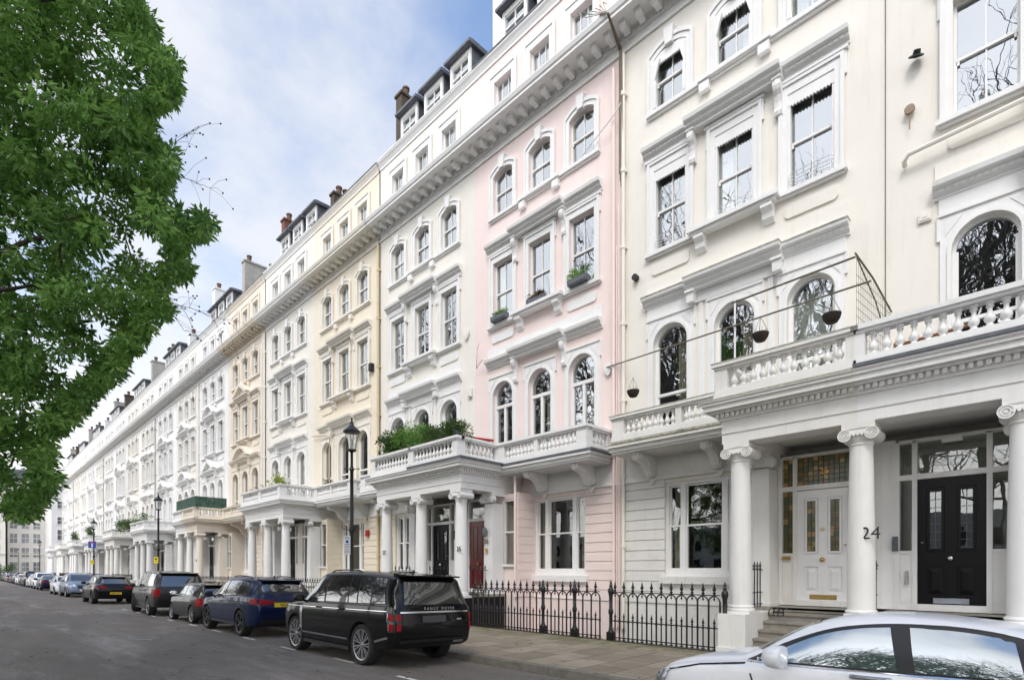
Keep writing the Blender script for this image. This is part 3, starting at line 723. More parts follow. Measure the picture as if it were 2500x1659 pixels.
def house(name, label, sp, sg, paint, gfpaint, trim, h2=0, h1=0, detail=2, pipe_m=None, french=False, doorm=None, chimney=None, dormers=True, scale=1.0, lowtrim=None, glass=None, doorkind='panel', flash=False, blinds=False, rnd=None, lead=False, coping_m=None):
    global SG
    SG = sg; lowtrim = lowtrim or trim; glass = glass or M_glass
    h = thing(name, label, 'house', (-sp, WALL_Y, 0)); h.scale = (scale, 1, 1)
    P = lambda *a, **k: part(*a, **k)
    P('wall', 'facade', facade, paint, h)
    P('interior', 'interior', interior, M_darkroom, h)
    P('ground_floor_wall', 'gfwall', gfwall, gfpaint, h)
    P('fascia', 'fascia', fascia, lowtrim, h)
    P('plinth_band', 'plband', plinth_band, lowtrim, h)
    P('cornice', 'cornice', cornice, trim, h)
    P('attic_moulding', 'attic', attic_trim, trim, h)
    P('coping', 'coping', coping, coping_m or M_lead, h)
    r = P('roof', 'roof', roof, M_slate, h)
    P('window_hood', 'hood2%d' % h2, hood2(h2), trim, h); P('window_hood', 'hood1%d%d' % (h1, paint is M_pink), hood1(h1, paint is not M_pink), trim, h)
    if paint is not M_pink: P('frieze', 'frieze1', frieze1, trim, h)
    P('string_course', 'bands', bands, trim if (paint is M_pink or paint is M_cream2) else paint, h)
    P('sill', 'sills', sills, trim, h); P('sill', 'sills3', sills3, trim, h); P('sill', 'sillgf', sillgf, lowtrim, h)
    P('arched_surround', 'pan1', panels1, trim, h)
    for c in XC:
        for key, fr, sa, gl, hw, z0, z1 in (
            ('att', frame_att, sash(0.43, 17.55, 19.25, 0, 3, 0.45), pane(0.43, 17.55, 19.25, 0), 0.43, 17.55, 19.25),
            ('f3', frame_f3, sash(0.48, 14.44, 15.86, 0.17, 2), pane(0.48, 14.44, 15.86, 0.17), 0.48, 14.44, 15.86),
            ('f2', frame_f2, sash(0.48, 10.55, 12.78, 0, 2), pane(0.48, 10.55, 12.78, 0), 0.48, 10.55, 12.78),
            ('f1%d' % french, window_frame_f1, sash_bars_f1(french), glass_f1, 0.45, 5.2, 8.2)):
            w = P('window', 'w'+key, fr, trim, h, (c, 0, 0))
            P('sash', 's'+key, sa, M_white, w); P('pane', 'g'+key, gl, glass, w)
            if blinds and key[:2] == 'f1':
                q = {1.5: 0, 3.24: -1, 4.98: -1}[c]; P('curtain', 'c%s_%d' % (key, q), curtain(hw, z0, z1+0.05, q), M_curtw if q == 0 else M_curt, w)
            elif detail >= 1 and rnd:
                q = rnd.random()
                if q < 0.5: P('curtain', 'c%s%d' % (key, int(q*6)), curtain(hw, z0, z1+0.05, (-1, 1, 0)[int(q*6)]), M_curtw if q < 0.25 else M_curt, w)
            if blinds and key in ('f3', 'f2'):
                P('blind_pelmet', 'bl'+key, shutter_box(hw, z0, z1+(0.1 if key == 'f3' else 0), key == 'f3'), M_white, w)
                if key == 'f2': P('window_guard', 'guard', wguard, M_white, w)
    w = P('window', 'gfframe', gf_frame, M_white, h); P('sash', 'gfs', gf_sash, M_white, w); P('pane', 'gfg', gf_glass, M_glassdk, w)
    P('curtain', 'gfc', gf_curt, M_curt, w)
    w = P('window', 'vf', ves_frame, M_white, h); P('pane', 'vg', ves_glass, M_glassdk, w)
    # porch
    po = P('porch', 'entab', entab, lowtrim, h)
    if lead: P('lead_flashing', 'flash', flashing, M_lead, po)
    P('column', 'col', column, lowtrim, po, (2.10, -2.45, 0), smooth=40)
    if sg < 0: P('column', 'col', column, lowtrim, po, (0, -2.45, 0), smooth=40)
    P('pilaster', 'resp', respond, lowtrim, po, (2.14, -1.08, 0))
    P('plinth', 'plo', plinth_outer, M_blackdoor if paint is M_pink else lowtrim, po); P('plinth', 'pli', plinth_inner, lowtrim, po)
    P('steps', 'steps', steps, M_stone, po)
    # door
    dm = doorm or M_blackdoor
    P('door_frame', 'dframe', doorframe, lowtrim, h)
    d = P('door', 'door', door(0), dm, h)
    if doorkind == 'stained':
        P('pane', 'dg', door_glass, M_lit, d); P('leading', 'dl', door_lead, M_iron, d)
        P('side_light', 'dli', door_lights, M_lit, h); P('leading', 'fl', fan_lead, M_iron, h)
    else:
        P('pane', 'dg', door_glass, M_glassdk, d)
        if doorkind == 'red': P('glazing_bars', 'rdb', red_door_bars, M_reddoor, d); P('pane', 'rdg', red_glass, M_doorglass, d)
        else: P('leading', 'dl', door_lead, M_lead, d)
        P('side_light', 'dli', door_lights, M_glassdk, h)
    P('door_knob', 'knob', knob, M_chrome if dm is M_blackdoor else M_brass, d, smooth=40)
    P('keyhole_plate', 'keyh', keyhole, M_chrome if dm is M_blackdoor else M_brass, d)
    # balcony
    ba = P('balcony', 'slab', slab, lowtrim, h)
    if flash: P('lead_flashing', 'flb', flashing_bal, M_lead, ba)
    if blinds or paint is M_tan: P('worn_coping', 'wled', worn_ledge, M_ledge, ba); P('worn_coping', 'whood', worn_hood, M_ledge, h)
    for x in (3.55, 5.45): P('bracket', 'brk', brackets, lowtrim, ba, (x, 0, 0))
    P('balustrade_rail', 'rails', rails, lowtrim, ba)
    for axis, x, y, L, n in RUNS:
        if detail >= 2:
            for i in range(n):
                t = (i+0.5)*L/n
                P('baluster', 'balu', baluster, lowtrim, ba, (x+(t if axis == 0 else 0), y+(t if axis else 0), 5.36), smooth=50)
        else:
            P('baluster_row', 'br%s%.1f%.1f' % (axis, x, y), baluster_row(n, L, axis, (x, y)), lowtrim, ba)
    if pipe_m: P('downpipe', 'pipe', pipe, pipe_m, h, smooth=40)
    if paint is M_pink: P('downpipe', 'pipep', pipe_pink, M_pink, h, smooth=40)
    if dormers:
        for c in XC:
            dd = P('dormer', 'dor', dormer, M_white, h, (c, 0, 0))
            P('dormer_roof', 'dorr', dormer_roof, M_lead, dd); P('pane', 'dorg', dormer_glass, glass, dd); P('sash', 'dors', dormer_sash, M_white, dd)
    if chimney:
        cm, cx, cw, cz, cd, np_ = chimney
        k = P('chimney', 'ch%.1f%.1f%.1f' % (cw, cz, cd), lambda b: stack(b, cw, cz, cd), cm, h, (cx, 0, 0))
        if np_: P('chimney_pot', 'pot%d%.1f%.1f' % (np_, cz, cd), pots(np_, cz, cd), M_pot, k, smooth=40)
    return h
rng = random.Random(5)
# party positions and half pitch
H = []
# (paint, gf paint, trim, hoods, ...)  houses listed from the right
spec = [
 # name/label, party s, side, kwargs
 ('cream house with the black front door at the right edge', 2.34, 1, dict(paint=M_cream, gfpaint=M_white, trim=M_white, glass=M_glass, lead=True, doorm=M_blackdoor, coping_m=M_lead)),
 ('cream house with weathered white balcony and white stained-glass front door', 2.34, -1, dict(paint=M_cream, gfpaint=M_whiteold, trim=M_white, lowtrim=M_whiteold, doorkind='stained', doorm=M_white, pipe_m=M_ivory, blinds=True)),
 ('pale pink house with red front door', 15.28, 1, dict(paint=M_pink, gfpaint=M_pink, trim=M_white, french=True, doorkind='red', doorm=M_reddoor, flash=True, lead=True, chimney=(M_white, 0.15, 0.5, 24.6, 3.6, 3))),
 ('pale yellow house with evergreen shrubs along its porch balcony', 15.28, -1, dict(paint=M_cream2, gfpaint=M_beige, trim=M_white, coping_m=M_white, pipe_m=M_pipe_b, chimney=(M_brick, 6.42, 0.45, 24.1, 1.7, 2))),
 ('beige house with red alarm box by its ground floor window', 28.45, 1, dict(paint=M_beige, gfpaint=M_beige, trim=M_ivory, lowtrim=M_white, dormers=False, chimney=(M_brick, 0.1, 0.4, 22.6, 1.6, 3))),
 ('ivory house with white dormers left of the beige house', 28.45, -1, dict(paint=M_ivory, gfpaint=M_ivory, trim=M_white, coping_m=M_white, pipe_m=M_white, chimney=(M_brickred, 6.3, 0.5, 24.1, 1.7, 2))),
 ('old cream house with stained balcony and pediments over its middle windows', 41.9, 1, dict(paint=M_tan, gfpaint=M_tan, trim=M_tan, lowtrim=M_tan, h2=1, h1=2, pipe_m=M_tan, dormers=False, chimney=(M_render, 0.1, 0.5, 24.2, 2.4, 2))),
 ('white house with green netting beside its porch balcony', 41.9, -1, dict(paint=M_white, gfpaint=M_white, trim=M_white, h2=2, h1=1, pipe_m=M_white, chimney=(M_white, 6.3, 0.6, 24.6, 2.4, 2))),
]
pal = [(M_ivory, M_white), (M_white, M_white), (M_offw, M_offw), (M_ivory, M_offw), (M_white, M_white), (M_offw, M_white)]
parties = [55.4, 68.9, 82.4, 95.9, 109.4, 122.9]
which = ['first', 'second', 'third', 'fourth', 'fifth', 'sixth', 'seventh', 'eighth', 'ninth', 'tenth', 'eleventh', 'twelfth']
for k, s in enumerate(parties):
    for sg in (1, -1):
        p, t = pal[(2*k+(sg < 0)) % len(pal)]
        i = 2*k+(sg < 0)
        spec.append(('distant white stucco house, %s beyond the house with green netting' % which[i], s, sg,
                     dict(paint=p, gfpaint=t, trim=t, h2=(1, 2, 0)[i % 3], h1=(2, 1, 0)[i % 3], detail=0, pipe_m=(M_render if i % 4 == 1 else (M_offw if sg < 0 else None)), dormers=(i % 2 == 1), glass=M_glassfar,
                          chimney=((M_white, M_brick, M_render)[i % 3], 6.3 if sg < 0 else 0.1, 0.6, 23.0+(i % 3)*0.6, 2.4, 2))))
for i, (lab, s, sg, kw) in enumerate(spec):
    # houses are 6.48 wide; the far pitch is a little larger
    if i < len(spec): 
        det = kw.pop('detail', 2 if s < 30 else 1)
        sc = 1.0
        if s == 2.34: sc = 0.998
        elif s == 28.45: sc = 1.025
        elif s == 15.28: sc = 1.0 if sg > 0 else 1.02
        elif s == 41.9: sc = 1.035
        elif s > 50: sc = 1.0417
        H.append(house('terraced_house', lab, s, sg, detail=det, scale=sc, rnd=rng if det else None, **kw))
for h in H[8:]: h['group'] = 'distant white stucco houses'
SG = 1
# ------------------------------------------------------------------ ground
def road_z(P): return 0.115-0.125*min(1.0, (P/6.94))**2 if P > 0 else 0.115-0.10*min(1, abs(P)/6.0)**2
M_asph = None
def asphalt():
    m = bpy.data.materials.new('asphalt'); m.use_nodes = True; t = m.node_tree; b = t.nodes['Principled BSDF']
    geo = t.nodes.new('ShaderNodeNewGeometry')
    def tex(scale, d=6, rg=0.6, vec=None):
        n = t.nodes.new('ShaderNodeTexNoise'); n.inputs['Scale'].default_value = scale; n.inputs['Detail'].default_value = d; n.inputs['Roughness'].default_value = rg
        t.links.new(vec or geo.outputs['Position'], n.inputs['Vector']); return n.outputs[0]
    def rngm(v, a, bb, c=0., d=1.):
        n = t.nodes.new('ShaderNodeMapRange'); n.inputs['From Min'].default_value = a; n.inputs['From Max'].default_value = bb; n.inputs['To Min'].default_value = c; n.inputs['To Max'].default_value = d
        t.links.new(v, n.inputs['Value']); return n.outputs[0]
    def mix(f, a, c):
        n = t.nodes.new('ShaderNodeMix'); n.data_type = 'RGBA'; t.links.new(f, n.inputs['Factor'])
        for k, q in (('A', a), ('B', c)):
            if isinstance(q, tuple): n.inputs[k].default_value = q+(1,)
            else: t.links.new(q, n.inputs[k])
        return n.outputs['Result']
    vm = t.nodes.new('ShaderNodeVectorMath'); vm.operation = 'MULTIPLY'; vm.inputs[1].default_value = (0.28, 1.3, 1); t.links.new(geo.outputs['Position'], vm.inputs[0])
    c = mix(rngm(tex(1.0, 8, 0.65, vm.outputs[0]), 0.35, 0.7), (0.120, 0.104, 0.088), (0.165, 0.146, 0.126))
    c = mix(MATH(t, 'MULTIPLY', rngm(tex(0.55, 8, 0.7, vm.outputs[0]), 0.52, 0.66), 0.55), c, (0.26, 0.235, 0.21))
    c = mix(MATH(t, 'MULTIPLY', rngm(tex(0.35, 3), 0.5, 0.7), 0.35), c, (0.10, 0.080, 0.062))
    sp = rngm(tex(75, 3, 0.7), 0.32, 0.7, 0.35, 1.9)
    mul = t.nodes.new('ShaderNodeVectorMath'); mul.operation = 'SCALE'; t.links.new(c, mul.inputs[0]); t.links.new(sp, mul.inputs['Scale'])
    v = t.nodes.new('ShaderNodeTexVoronoi'); v.feature = 'DISTANCE_TO_EDGE'; v.inputs['Scale'].default_value = 0.30; t.links.new(geo.outputs['Position'], v.inputs['Vector'])
    wv = t.nodes.new('ShaderNodeVectorMath'); wv.operation = 'ADD'
    nn = t.nodes.new('ShaderNodeTexNoise'); nn.inputs['Scale'].default_value = 1.2; nn.inputs['Detail'].default_value = 6; t.links.new(geo.outputs['Position'], nn.inputs['Vector'])
    sc = t.nodes.new('ShaderNodeVectorMath'); sc.operation = 'SCALE'; sc.inputs['Scale'].default_value = 1.3; t.links.new(nn.outputs['Color'], sc.inputs[0])
    t.links.new(geo.outputs['Position'], wv.inputs[0]); t.links.new(sc.outputs[0], wv.inputs[1]); t.links.new(wv.outputs[0], v.inputs['Vector'])
    cr = MATH(t, 'MULTIPLY', rngm(v.outputs['Distance'], 0.0, 0.008, 1, 0), 0.5)
    c2 = mix(cr, mul.outputs[0], (0.02, 0.02, 0.02))
    t.links.new(c2, b.inputs['Base Color'])
    t.links.new(rngm(tex(0.55, 8, 0.7, vm.outputs[0]), 0.5, 0.68, 0.85, 0.55), b.inputs['Roughness'])
    bn = t.nodes.new('ShaderNodeBump'); bn.inputs['Strength'].default_value = 0.7; bn.inputs['Distance'].default_value = 0.012; t.links.new(tex(95, 3), bn.inputs['Height']); t.links.new(bn.outputs[0], b.inputs['Normal'])
    return m
M_asph = asphalt()
def flagstones():
    m = bpy.data.materials.new('york_stone_flags'); m.use_nodes = True; t = m.node_tree; b = t.nodes['Principled BSDF']
    geo = t.nodes.new('ShaderNodeNewGeometry')
    mp = t.nodes.new('ShaderNodeMapping'); mp.inputs['Rotation'].default_value = (0, 0, R(90)); t.links.new(geo.outputs['Position'], mp.inputs[0])
    br = t.nodes.new('ShaderNodeTexBrick'); br.inputs['Scale'].default_value = 1.0; br.inputs['Brick Width'].default_value = 0.86; br.inputs['Row Height'].default_value = 0.62
    br.inputs['Mortar Size'].default_value = 0.009; br.inputs['Mortar Smooth'].default_value = 0.2; br.inputs['Bias'].default_value = 0.0
    br.inputs['Color1'].default_value = (0.24, 0.195, 0.14, 1); br.inputs['Color2'].default_value = (0.35, 0.295, 0.22, 1); br.inputs['Mortar'].default_value = (0.03, 0.03, 0.02, 1)
    t.links.new(mp.outputs[0], br.inputs['Vector'])
    def tex(scale, d=6, rg=0.65):
        n = t.nodes.new('ShaderNodeTexNoise'); n.inputs['Scale'].default_value = scale; n.inputs['Detail'].default_value = d; n.inputs['Roughness'].default_value = rg
        t.links.new(geo.outputs['Position'], n.inputs['Vector']); return n.outputs[0]
    def rngm(v, a, bb, c=0., d=1.):
        n = t.nodes.new('ShaderNodeMapRange'); n.inputs['From Min'].default_value = a; n.inputs['From Max'].default_value = bb; n.inputs['To Min'].default_value = c; n.inputs['To Max'].default_value = d
        t.links.new(v, n.inputs['Value']); return n.outputs[0]
    def mix(f, a, c):
        n = t.nodes.new('ShaderNodeMix'); n.data_type = 'RGBA'; t.links.new(f, n.inputs['Factor']); t.links.new(a, n.inputs['A']); n.inputs['B'].default_value = c+(1,); return n.outputs['Result']
    c = mix(MATH(t, 'MULTIPLY', rngm(tex(1.2, 8), 0.45, 0.7), 0.5), br.outputs['Color'], (0.12, 0.105, 0.07))
    # moss towards the railings: patches of its own
    sx = t.nodes.new('ShaderNodeSeparateXYZ'); t.links.new(geo.outputs['Position'], sx.inputs[0])
    near = rngm(sx.outputs['Y'], 9.4, 10.7, 0.0, 0.22)
    mo = rngm(MATH(t, 'ADD', tex(3.5, 9, 0.7), near), 0.58, 0.75)
    c = mix(MATH(t, 'MULTIPLY', mo, 0.8), c, (0.11, 0.12, 0.035))
    s = rngm(tex(60, 3), 0.3, 0.75, 0.75, 1.25)
    mul = t.nodes.new('ShaderNodeVectorMath'); mul.operation = 'SCALE'; t.links.new(c, mul.inputs[0]); t.links.new(s, mul.inputs['Scale'])
    t.links.new(mul.outputs[0], b.inputs['Base Color']); b.inputs['Roughness'].default_value = 0.85
    bn = t.nodes.new('ShaderNodeBump'); bn.inputs['Strength'].default_value = 0.5; bn.inputs['Distance'].default_value = 0.02
    t.links.new(MATH(t, 'ADD', MATH(t, 'MULTIPLY', br.outputs['Fac'], -0.6), MATH(t, 'MULTIPLY', tex(40, 4), 0.5)), bn.inputs['Height']); t.links.new(bn.outputs[0], b.inputs['Normal'])
    return m
M_flag = flagstones()
M_kerb = mat('granite_kerb', (0.20, 0.185, 0.15), 0.85, noise=0.35, nscale=6, dirt=0.6, dirtcol=(0.06, 0.06, 0.035), bump=0.5, bscale=50)
M_ground = mat('bare_ground', (0.10, 0.10, 0.09), 0.95, noise=0.3, nscale=2, bump=0.2)
M_mark = mat('worn_white_road_paint', (0.72, 0.71, 0.67), 0.8, noise=0.35, nscale=18, bump=0.3)
M_area = mat('dark_area_paving', (0.09, 0.088, 0.08), 0.9, noise=0.4, nscale=3)
b = MB(); b.quad((-900, -500, -0.92), (600, -500, -0.92), (600, 900, -0.92), (-900, 900, -0.92))
tag(link('ground', b.mesh('ground'), M_ground), kind='structure')
b = MB(); ys = [-14, -9, -6, -4, -2, 0, 1, 2, 3, 4, 5, 6, 6.94]
for y0, y1 in zip(ys, ys[1:]): b.quad((-220, y0, road_z(y0)), (30, y0, road_z(y0)), (30, y1, road_z(y1)), (-220, y1, road_z(y1)))
b.quad((-220, 6.94, -0.01), (-133, 6.94, -0.01), (-133, 60, 0.02), (-220, 60, 0.02))
tag(link('road', b.mesh('road'), M_asph), kind='structure')
b = MB(); b.box(-133, 30, 7.14, 10.80, -0.9, 0.12)
for s in parties+[15.28, 28.45, 41.9, 2.34]: pass
tag(link('pavement', b.mesh('pavement'), M_flag), kind='structure')
b = MB(); b.box(-133, 30, 10.8, 13.56, -0.9, -0.86); tag(link('basement_paving', b.mesh('basement_paving'), M_area), kind='structure')
rk = random.Random(3); b = MB(); x = -133
while x < 20:
    L = rk.uniform(0.8, 1.15) if x > -40 else 3.0
    j = rk.uniform(-0.006, 0.006); b.tbox(x+0.004, x+L-0.004, 6.94+j, 7.138, -0.2, 0.122+j, 0.0, 0.012); x += L
tag(link('kerb', b.mesh('kerb'), M_kerb), kind='structure')
b = MB(); b.box(-133, 40, -14.2, -8.0, -0.9, 0.20); tag(link('garden_ground', b.mesh('garden_ground'), mat('garden_soil_and_grass', (0.05, 0.07, 0.02), 0.95, noise=0.5, nscale=4, bump=0.5, bscale=20)), kind='structure')
# parking bay dashes and one worn patch
for i, (s, P) in enumerate([(7.0, 4.97), (9.42, 5.12), (11.75, 5.06), (14.2, 5.10), (16.6, 5.1), (19.0, 5.14), (21.4, 5.1), (23.8, 5.1), (26.2, 5.1), (28.6, 5.05)]):
    b = MB(); z = road_z(P)+0.004; b.quad((-s-0.5, P-0.04, z+0.001), (-s+0.3, P-0.04, z+0.001), (-s+0.3, P+0.04, z-0.001), (-s-0.5, P+0.04, z-0.001))
    tag(link('bay_marking', b.mesh('bay_marking'), M_mark), kind='structure')
def worn():
    m = bpy.data.materials.new('worn_patch_paint'); m.use_nodes = True; t = m.node_tree; bb = t.nodes['Principled BSDF']; bb.inputs['Base Color'].default_value = (0.34, 0.34, 0.33, 1); bb.inputs['Roughness'].default_value = 0.85
    geo = t.nodes.new('ShaderNodeNewGeometry'); n = t.nodes.new('ShaderNodeTexNoise'); n.inputs['Scale'].default_value = 7; n.inputs['Detail'].default_value = 9; n.inputs['Roughness'].default_value = 0.75; t.links.new(geo.outputs['Position'], n.inputs['Vector'])
    r_ = t.nodes.new('ShaderNodeMapRange'); r_.inputs['From Min'].default_value = 0.44; r_.inputs['From Max'].default_value = 0.6; t.links.new(n.outputs[0], r_.inputs['Value']); t.links.new(r_.outputs[0], bb.inputs['Alpha'])
    return m
b = MB(); b.quad((-16.5, 2.55, 0.105), (-15.3, 3.10, 0.1005), (-15.1, 3.42, 0.096), (-16.4, 2.95, 0.101)); 
for v in range(4): b.v[v] = (b.v[v][0], b.v[v][1], road_z(b.v[v][1])+0.006)
tag(link('worn_marking', b.mesh('worn_marking'), worn()), kind='structure')
# ------------------------------------------------------------------ cars
def paint(name, col, metal=0.0, rough=0.3, coat=0.5):
    m = mat(name, col, rough, metal=metal, coat=coat, spec=0.08)
    return m
P_black = paint('black_car_paint', (0.003, 0.0033, 0.004), coat=0.6); P_blue = paint('deep_blue_car_paint', (0.006, 0.014, 0.050), 0.2, 0.3)
P_grey = paint('warm_grey_car_paint', (0.035, 0.034, 0.032), 0.5, 0.35); P_dgrey = paint('dark_grey_car_paint', (0.035, 0.035, 0.038), 0.5, 0.35)
P_silver = paint('silver_car_paint', (0.80, 0.805, 0.82), 0.12, 0.36); P_ice = paint('steel_blue_car_paint', (0.20, 0.25, 0.33), 0.5, 0.3)
P_white = paint('white_car_paint', (0.75, 0.75, 0.75)); P_navy = paint('navy_car_paint', (0.012, 0.02, 0.05)); P_mid = paint('mid_grey_car_paint', (0.16, 0.165, 0.17), 0.5, 0.35)
M_tyre = mat('tyre_rubber', (0.018, 0.018, 0.018), 0.85, noise=0.3, nscale=20, bump=0.3)
M_rim = mat('alloy_wheel', (0.55, 0.55, 0.57), 0.25, metal=0.9, noise=0.1, nscale=20)
M_rimdk = mat('dark_alloy_wheel', (0.11, 0.11, 0.12), 0.3, metal=0.9, noise=0.1, nscale=20)
M_trim = mat('black_car_trim', (0.012, 0.012, 0.013), 0.45, noise=0.2, nscale=20)
M_seam = mat('dark_panel_gap', (0.004, 0.004, 0.004), 0.9)
M_cglass = glass_mat('car_glass', (0.1, 0.1, 0.1), 0.10, wav=0.006, trans=False, frk=1.0, base=(0.004, 0.004, 0.004))
M_cglassg = glass_mat('greenish_car_glass', (0.1, 0.1, 0.1), 0.40, wav=0.012, trans=False, base=(0.07, 0.11, 0.095))
M_red = mat('red_lamp_glass', (0.30, 0.004, 0.008), 0.35, spec=0.15, noise=0.3, nscale=30)
M_headl = mat('headlamp_glass', (0.55, 0.57, 0.60), 0.12, metal=0.6, coat=1.0, noise=0.5, nscale=25)
M_plate = mat('yellow_number_plate', (0.80, 0.55, 0.03), 0.4, noise=0.05, nscale=20)
M_plategrey = mat('blank_grey_number_plate', (0.06, 0.06, 0.06), 0.5, noise=0.05)
M_wplate = mat('white_number_plate', (0.75, 0.75, 0.72), 0.4, noise=0.05)
M_ink = mat('black_lettering', (0.01, 0.01, 0.01), 0.4)
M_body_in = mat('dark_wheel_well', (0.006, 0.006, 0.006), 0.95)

def pchip(pts):
    xs = [p[0] for p in pts]; ys = [p[1] for p in pts]; n = len(xs)
    d = [(ys[i+1]-ys[i])/(xs[i+1]-xs[i]) for i in range(n-1)]
    m = [d[0]]
    for i in range(1, n-1):
        if d[i-1]*d[i] <= 0: m.append(0.0)
        else:
            w1 = 2*(xs[i+1]-xs[i])+(xs[i]-xs[i-1]); w2 = (xs[i+1]-xs[i])+2*(xs[i]-xs[i-1]); m.append((w1+w2)/(w1/d[i-1]+w2/d[i]))
    m.append(d[-1])
    def f(x):
        if x <= xs[0]: return ys[0]
        if x >= xs[-1]: return ys[-1]
        for i in range(n-1):
            if x <= xs[i+1]: break
        h = xs[i+1]-xs[i]; t = (x-xs[i])/h
        return ys[i]*(1+2*t)*(1-t)**2+m[i]*h*t*(1-t)**2+ys[i+1]*t*t*(3-2*t)+m[i+1]*h*t*t*(t-1)
    return f
def car_body(S):
    top, bot, sh, wy, wt = (pchip(S[k]) for k in ('top', 'bot', 'sh', 'wy', 'wt'))
    x0, x1 = S['top'][0][0], S['top'][-1][0]
    xs = sorted({round(p[0], 3) for p in S['top']}|{x0+(x1-x0)*i/70 for i in range(71)})
    xx = [xs[0]]
    for x in xs[1:]:
        if x-xx[-1] > 0.012: xx.append(x)
    xx[-1] = x1
    vs = []; fs = []
    for x in xx:
        zt = top(x); zb = bot(x); zs = min(sh(x), zt-0.004); w = wy(x); t = min(wt(x), w*0.97); g = zt-zs; e = min(0.10, g*0.55)
        bl = S.get('bulge', 0.03)
        half = [(0, zb), (0.55*w, zb), (0.86*w, zb+0.004), (0.95*w, zb+0.03), (0.978*w, zb+0.14*(zs-zb)), (0.992*w, zb+0.32*(zs-zb)), (w, zb+0.52*(zs-zb)), (0.998*w, zb+0.70*(zs-zb)), (0.985*w, zb+0.86*(zs-zb)), (0.972*w, zs-0.02), (0.945*w, zs)]
        for k in (0.25, 0.5, 0.75):
            half.append((0.945*w+(t-0.945*w)*k+bl*math.sin(math.pi*k)*min(1, g*3), zs+(zt-e-zs)*k))
        half += [(t, zt-e), (t*0.975, zt-0.6*e), (t*0.91, zt-0.3*e), (t*0.75, zt-0.12*e), (t*0.4, zt-0.02*e), (0, zt)]
        m = len(half)
        ring = [(x, y, z) for y, z in half]+[(x, -y, z) for y, z in reversed(half[1:-1])]
        vs += ring; n = len(ring)
    for j in range(len(xx)-1):
        for i in range(n): fs.append((j*n+i, j*n+(i+1) % n, (j+1)*n+(i+1) % n, (j+1)*n+i))
    fs += [tuple(reversed(range(n))), tuple(range((len(xx)-1)*n, len(xx)*n))]
    b = MB(); b.add(vs, fs); me = b.mesh('body')
    o = bpy.data.objects.new('tmpbody', me); COL.objects.link(o)
    me.materials.append(M_trim)
    cut = MB()
    W2 = max(p[1] for p in S['wy'])
    for xw in (S['xr'], S['xf']):
        r = S['r']*1.13; zc = S['r']*1.0
        for s in (-1, 1):
            pts = [(xw+r*math.cos(2*math.pi*i/40), zc+r*math.sin(2*math.pi*i/40)) for i in range(40)]
            cut.prism_xz(pts, s*(W2-0.36), s*(W2+0.2))
    cme = cut.mesh('cut'); co = bpy.data.objects.new('tmpcut', cme); COL.objects.link(co)
    md = o.modifiers.new('b', 'BOOLEAN'); md.operation = 'DIFFERENCE'; md.solver = 'EXACT'; md.object = co
    dg = bpy.context.evaluated_depsgraph_get(); dg.update()
    out = bpy.data.meshes.new_from_object(o.evaluated_get(dg))
    bvh = BVHTree.FromPolygons([v.co for v in me.vertices], [tuple(p.vertices) for p in me.polygons])
    bpy.data.objects.remove(o); bpy.data.objects.remove(co)
    out.name = 'body'
    out.materials.clear(); out.materials.append(S['paint']); out.materials.append(M_body_in); out.materials.append(M_trim)
    for p in out.polygons:
        c = p.center; p.material_index = 0
        for xw in (S['xr'], S['xf']):
            if math.hypot(c.x-xw, c.z-S['r']) < S['r']*1.13+0.004 and abs(c.y) < W2+0.01 and abs(c.y) >= W2-0.37 and c.z > 0.05:
                # inside the arch cut
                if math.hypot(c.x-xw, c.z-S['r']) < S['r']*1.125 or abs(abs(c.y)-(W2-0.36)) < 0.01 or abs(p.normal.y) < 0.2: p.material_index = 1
        if p.material_index == 0 and c.z < S.get('clad', 0) and abs(c.x) < 99: p.material_index = 2
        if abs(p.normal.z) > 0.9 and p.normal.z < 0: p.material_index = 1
    out.polygons.foreach_set('use_smooth', [True]*len(out.polygons)); out.set_sharp_from_angle(angle=R(38))
    return out, bvh
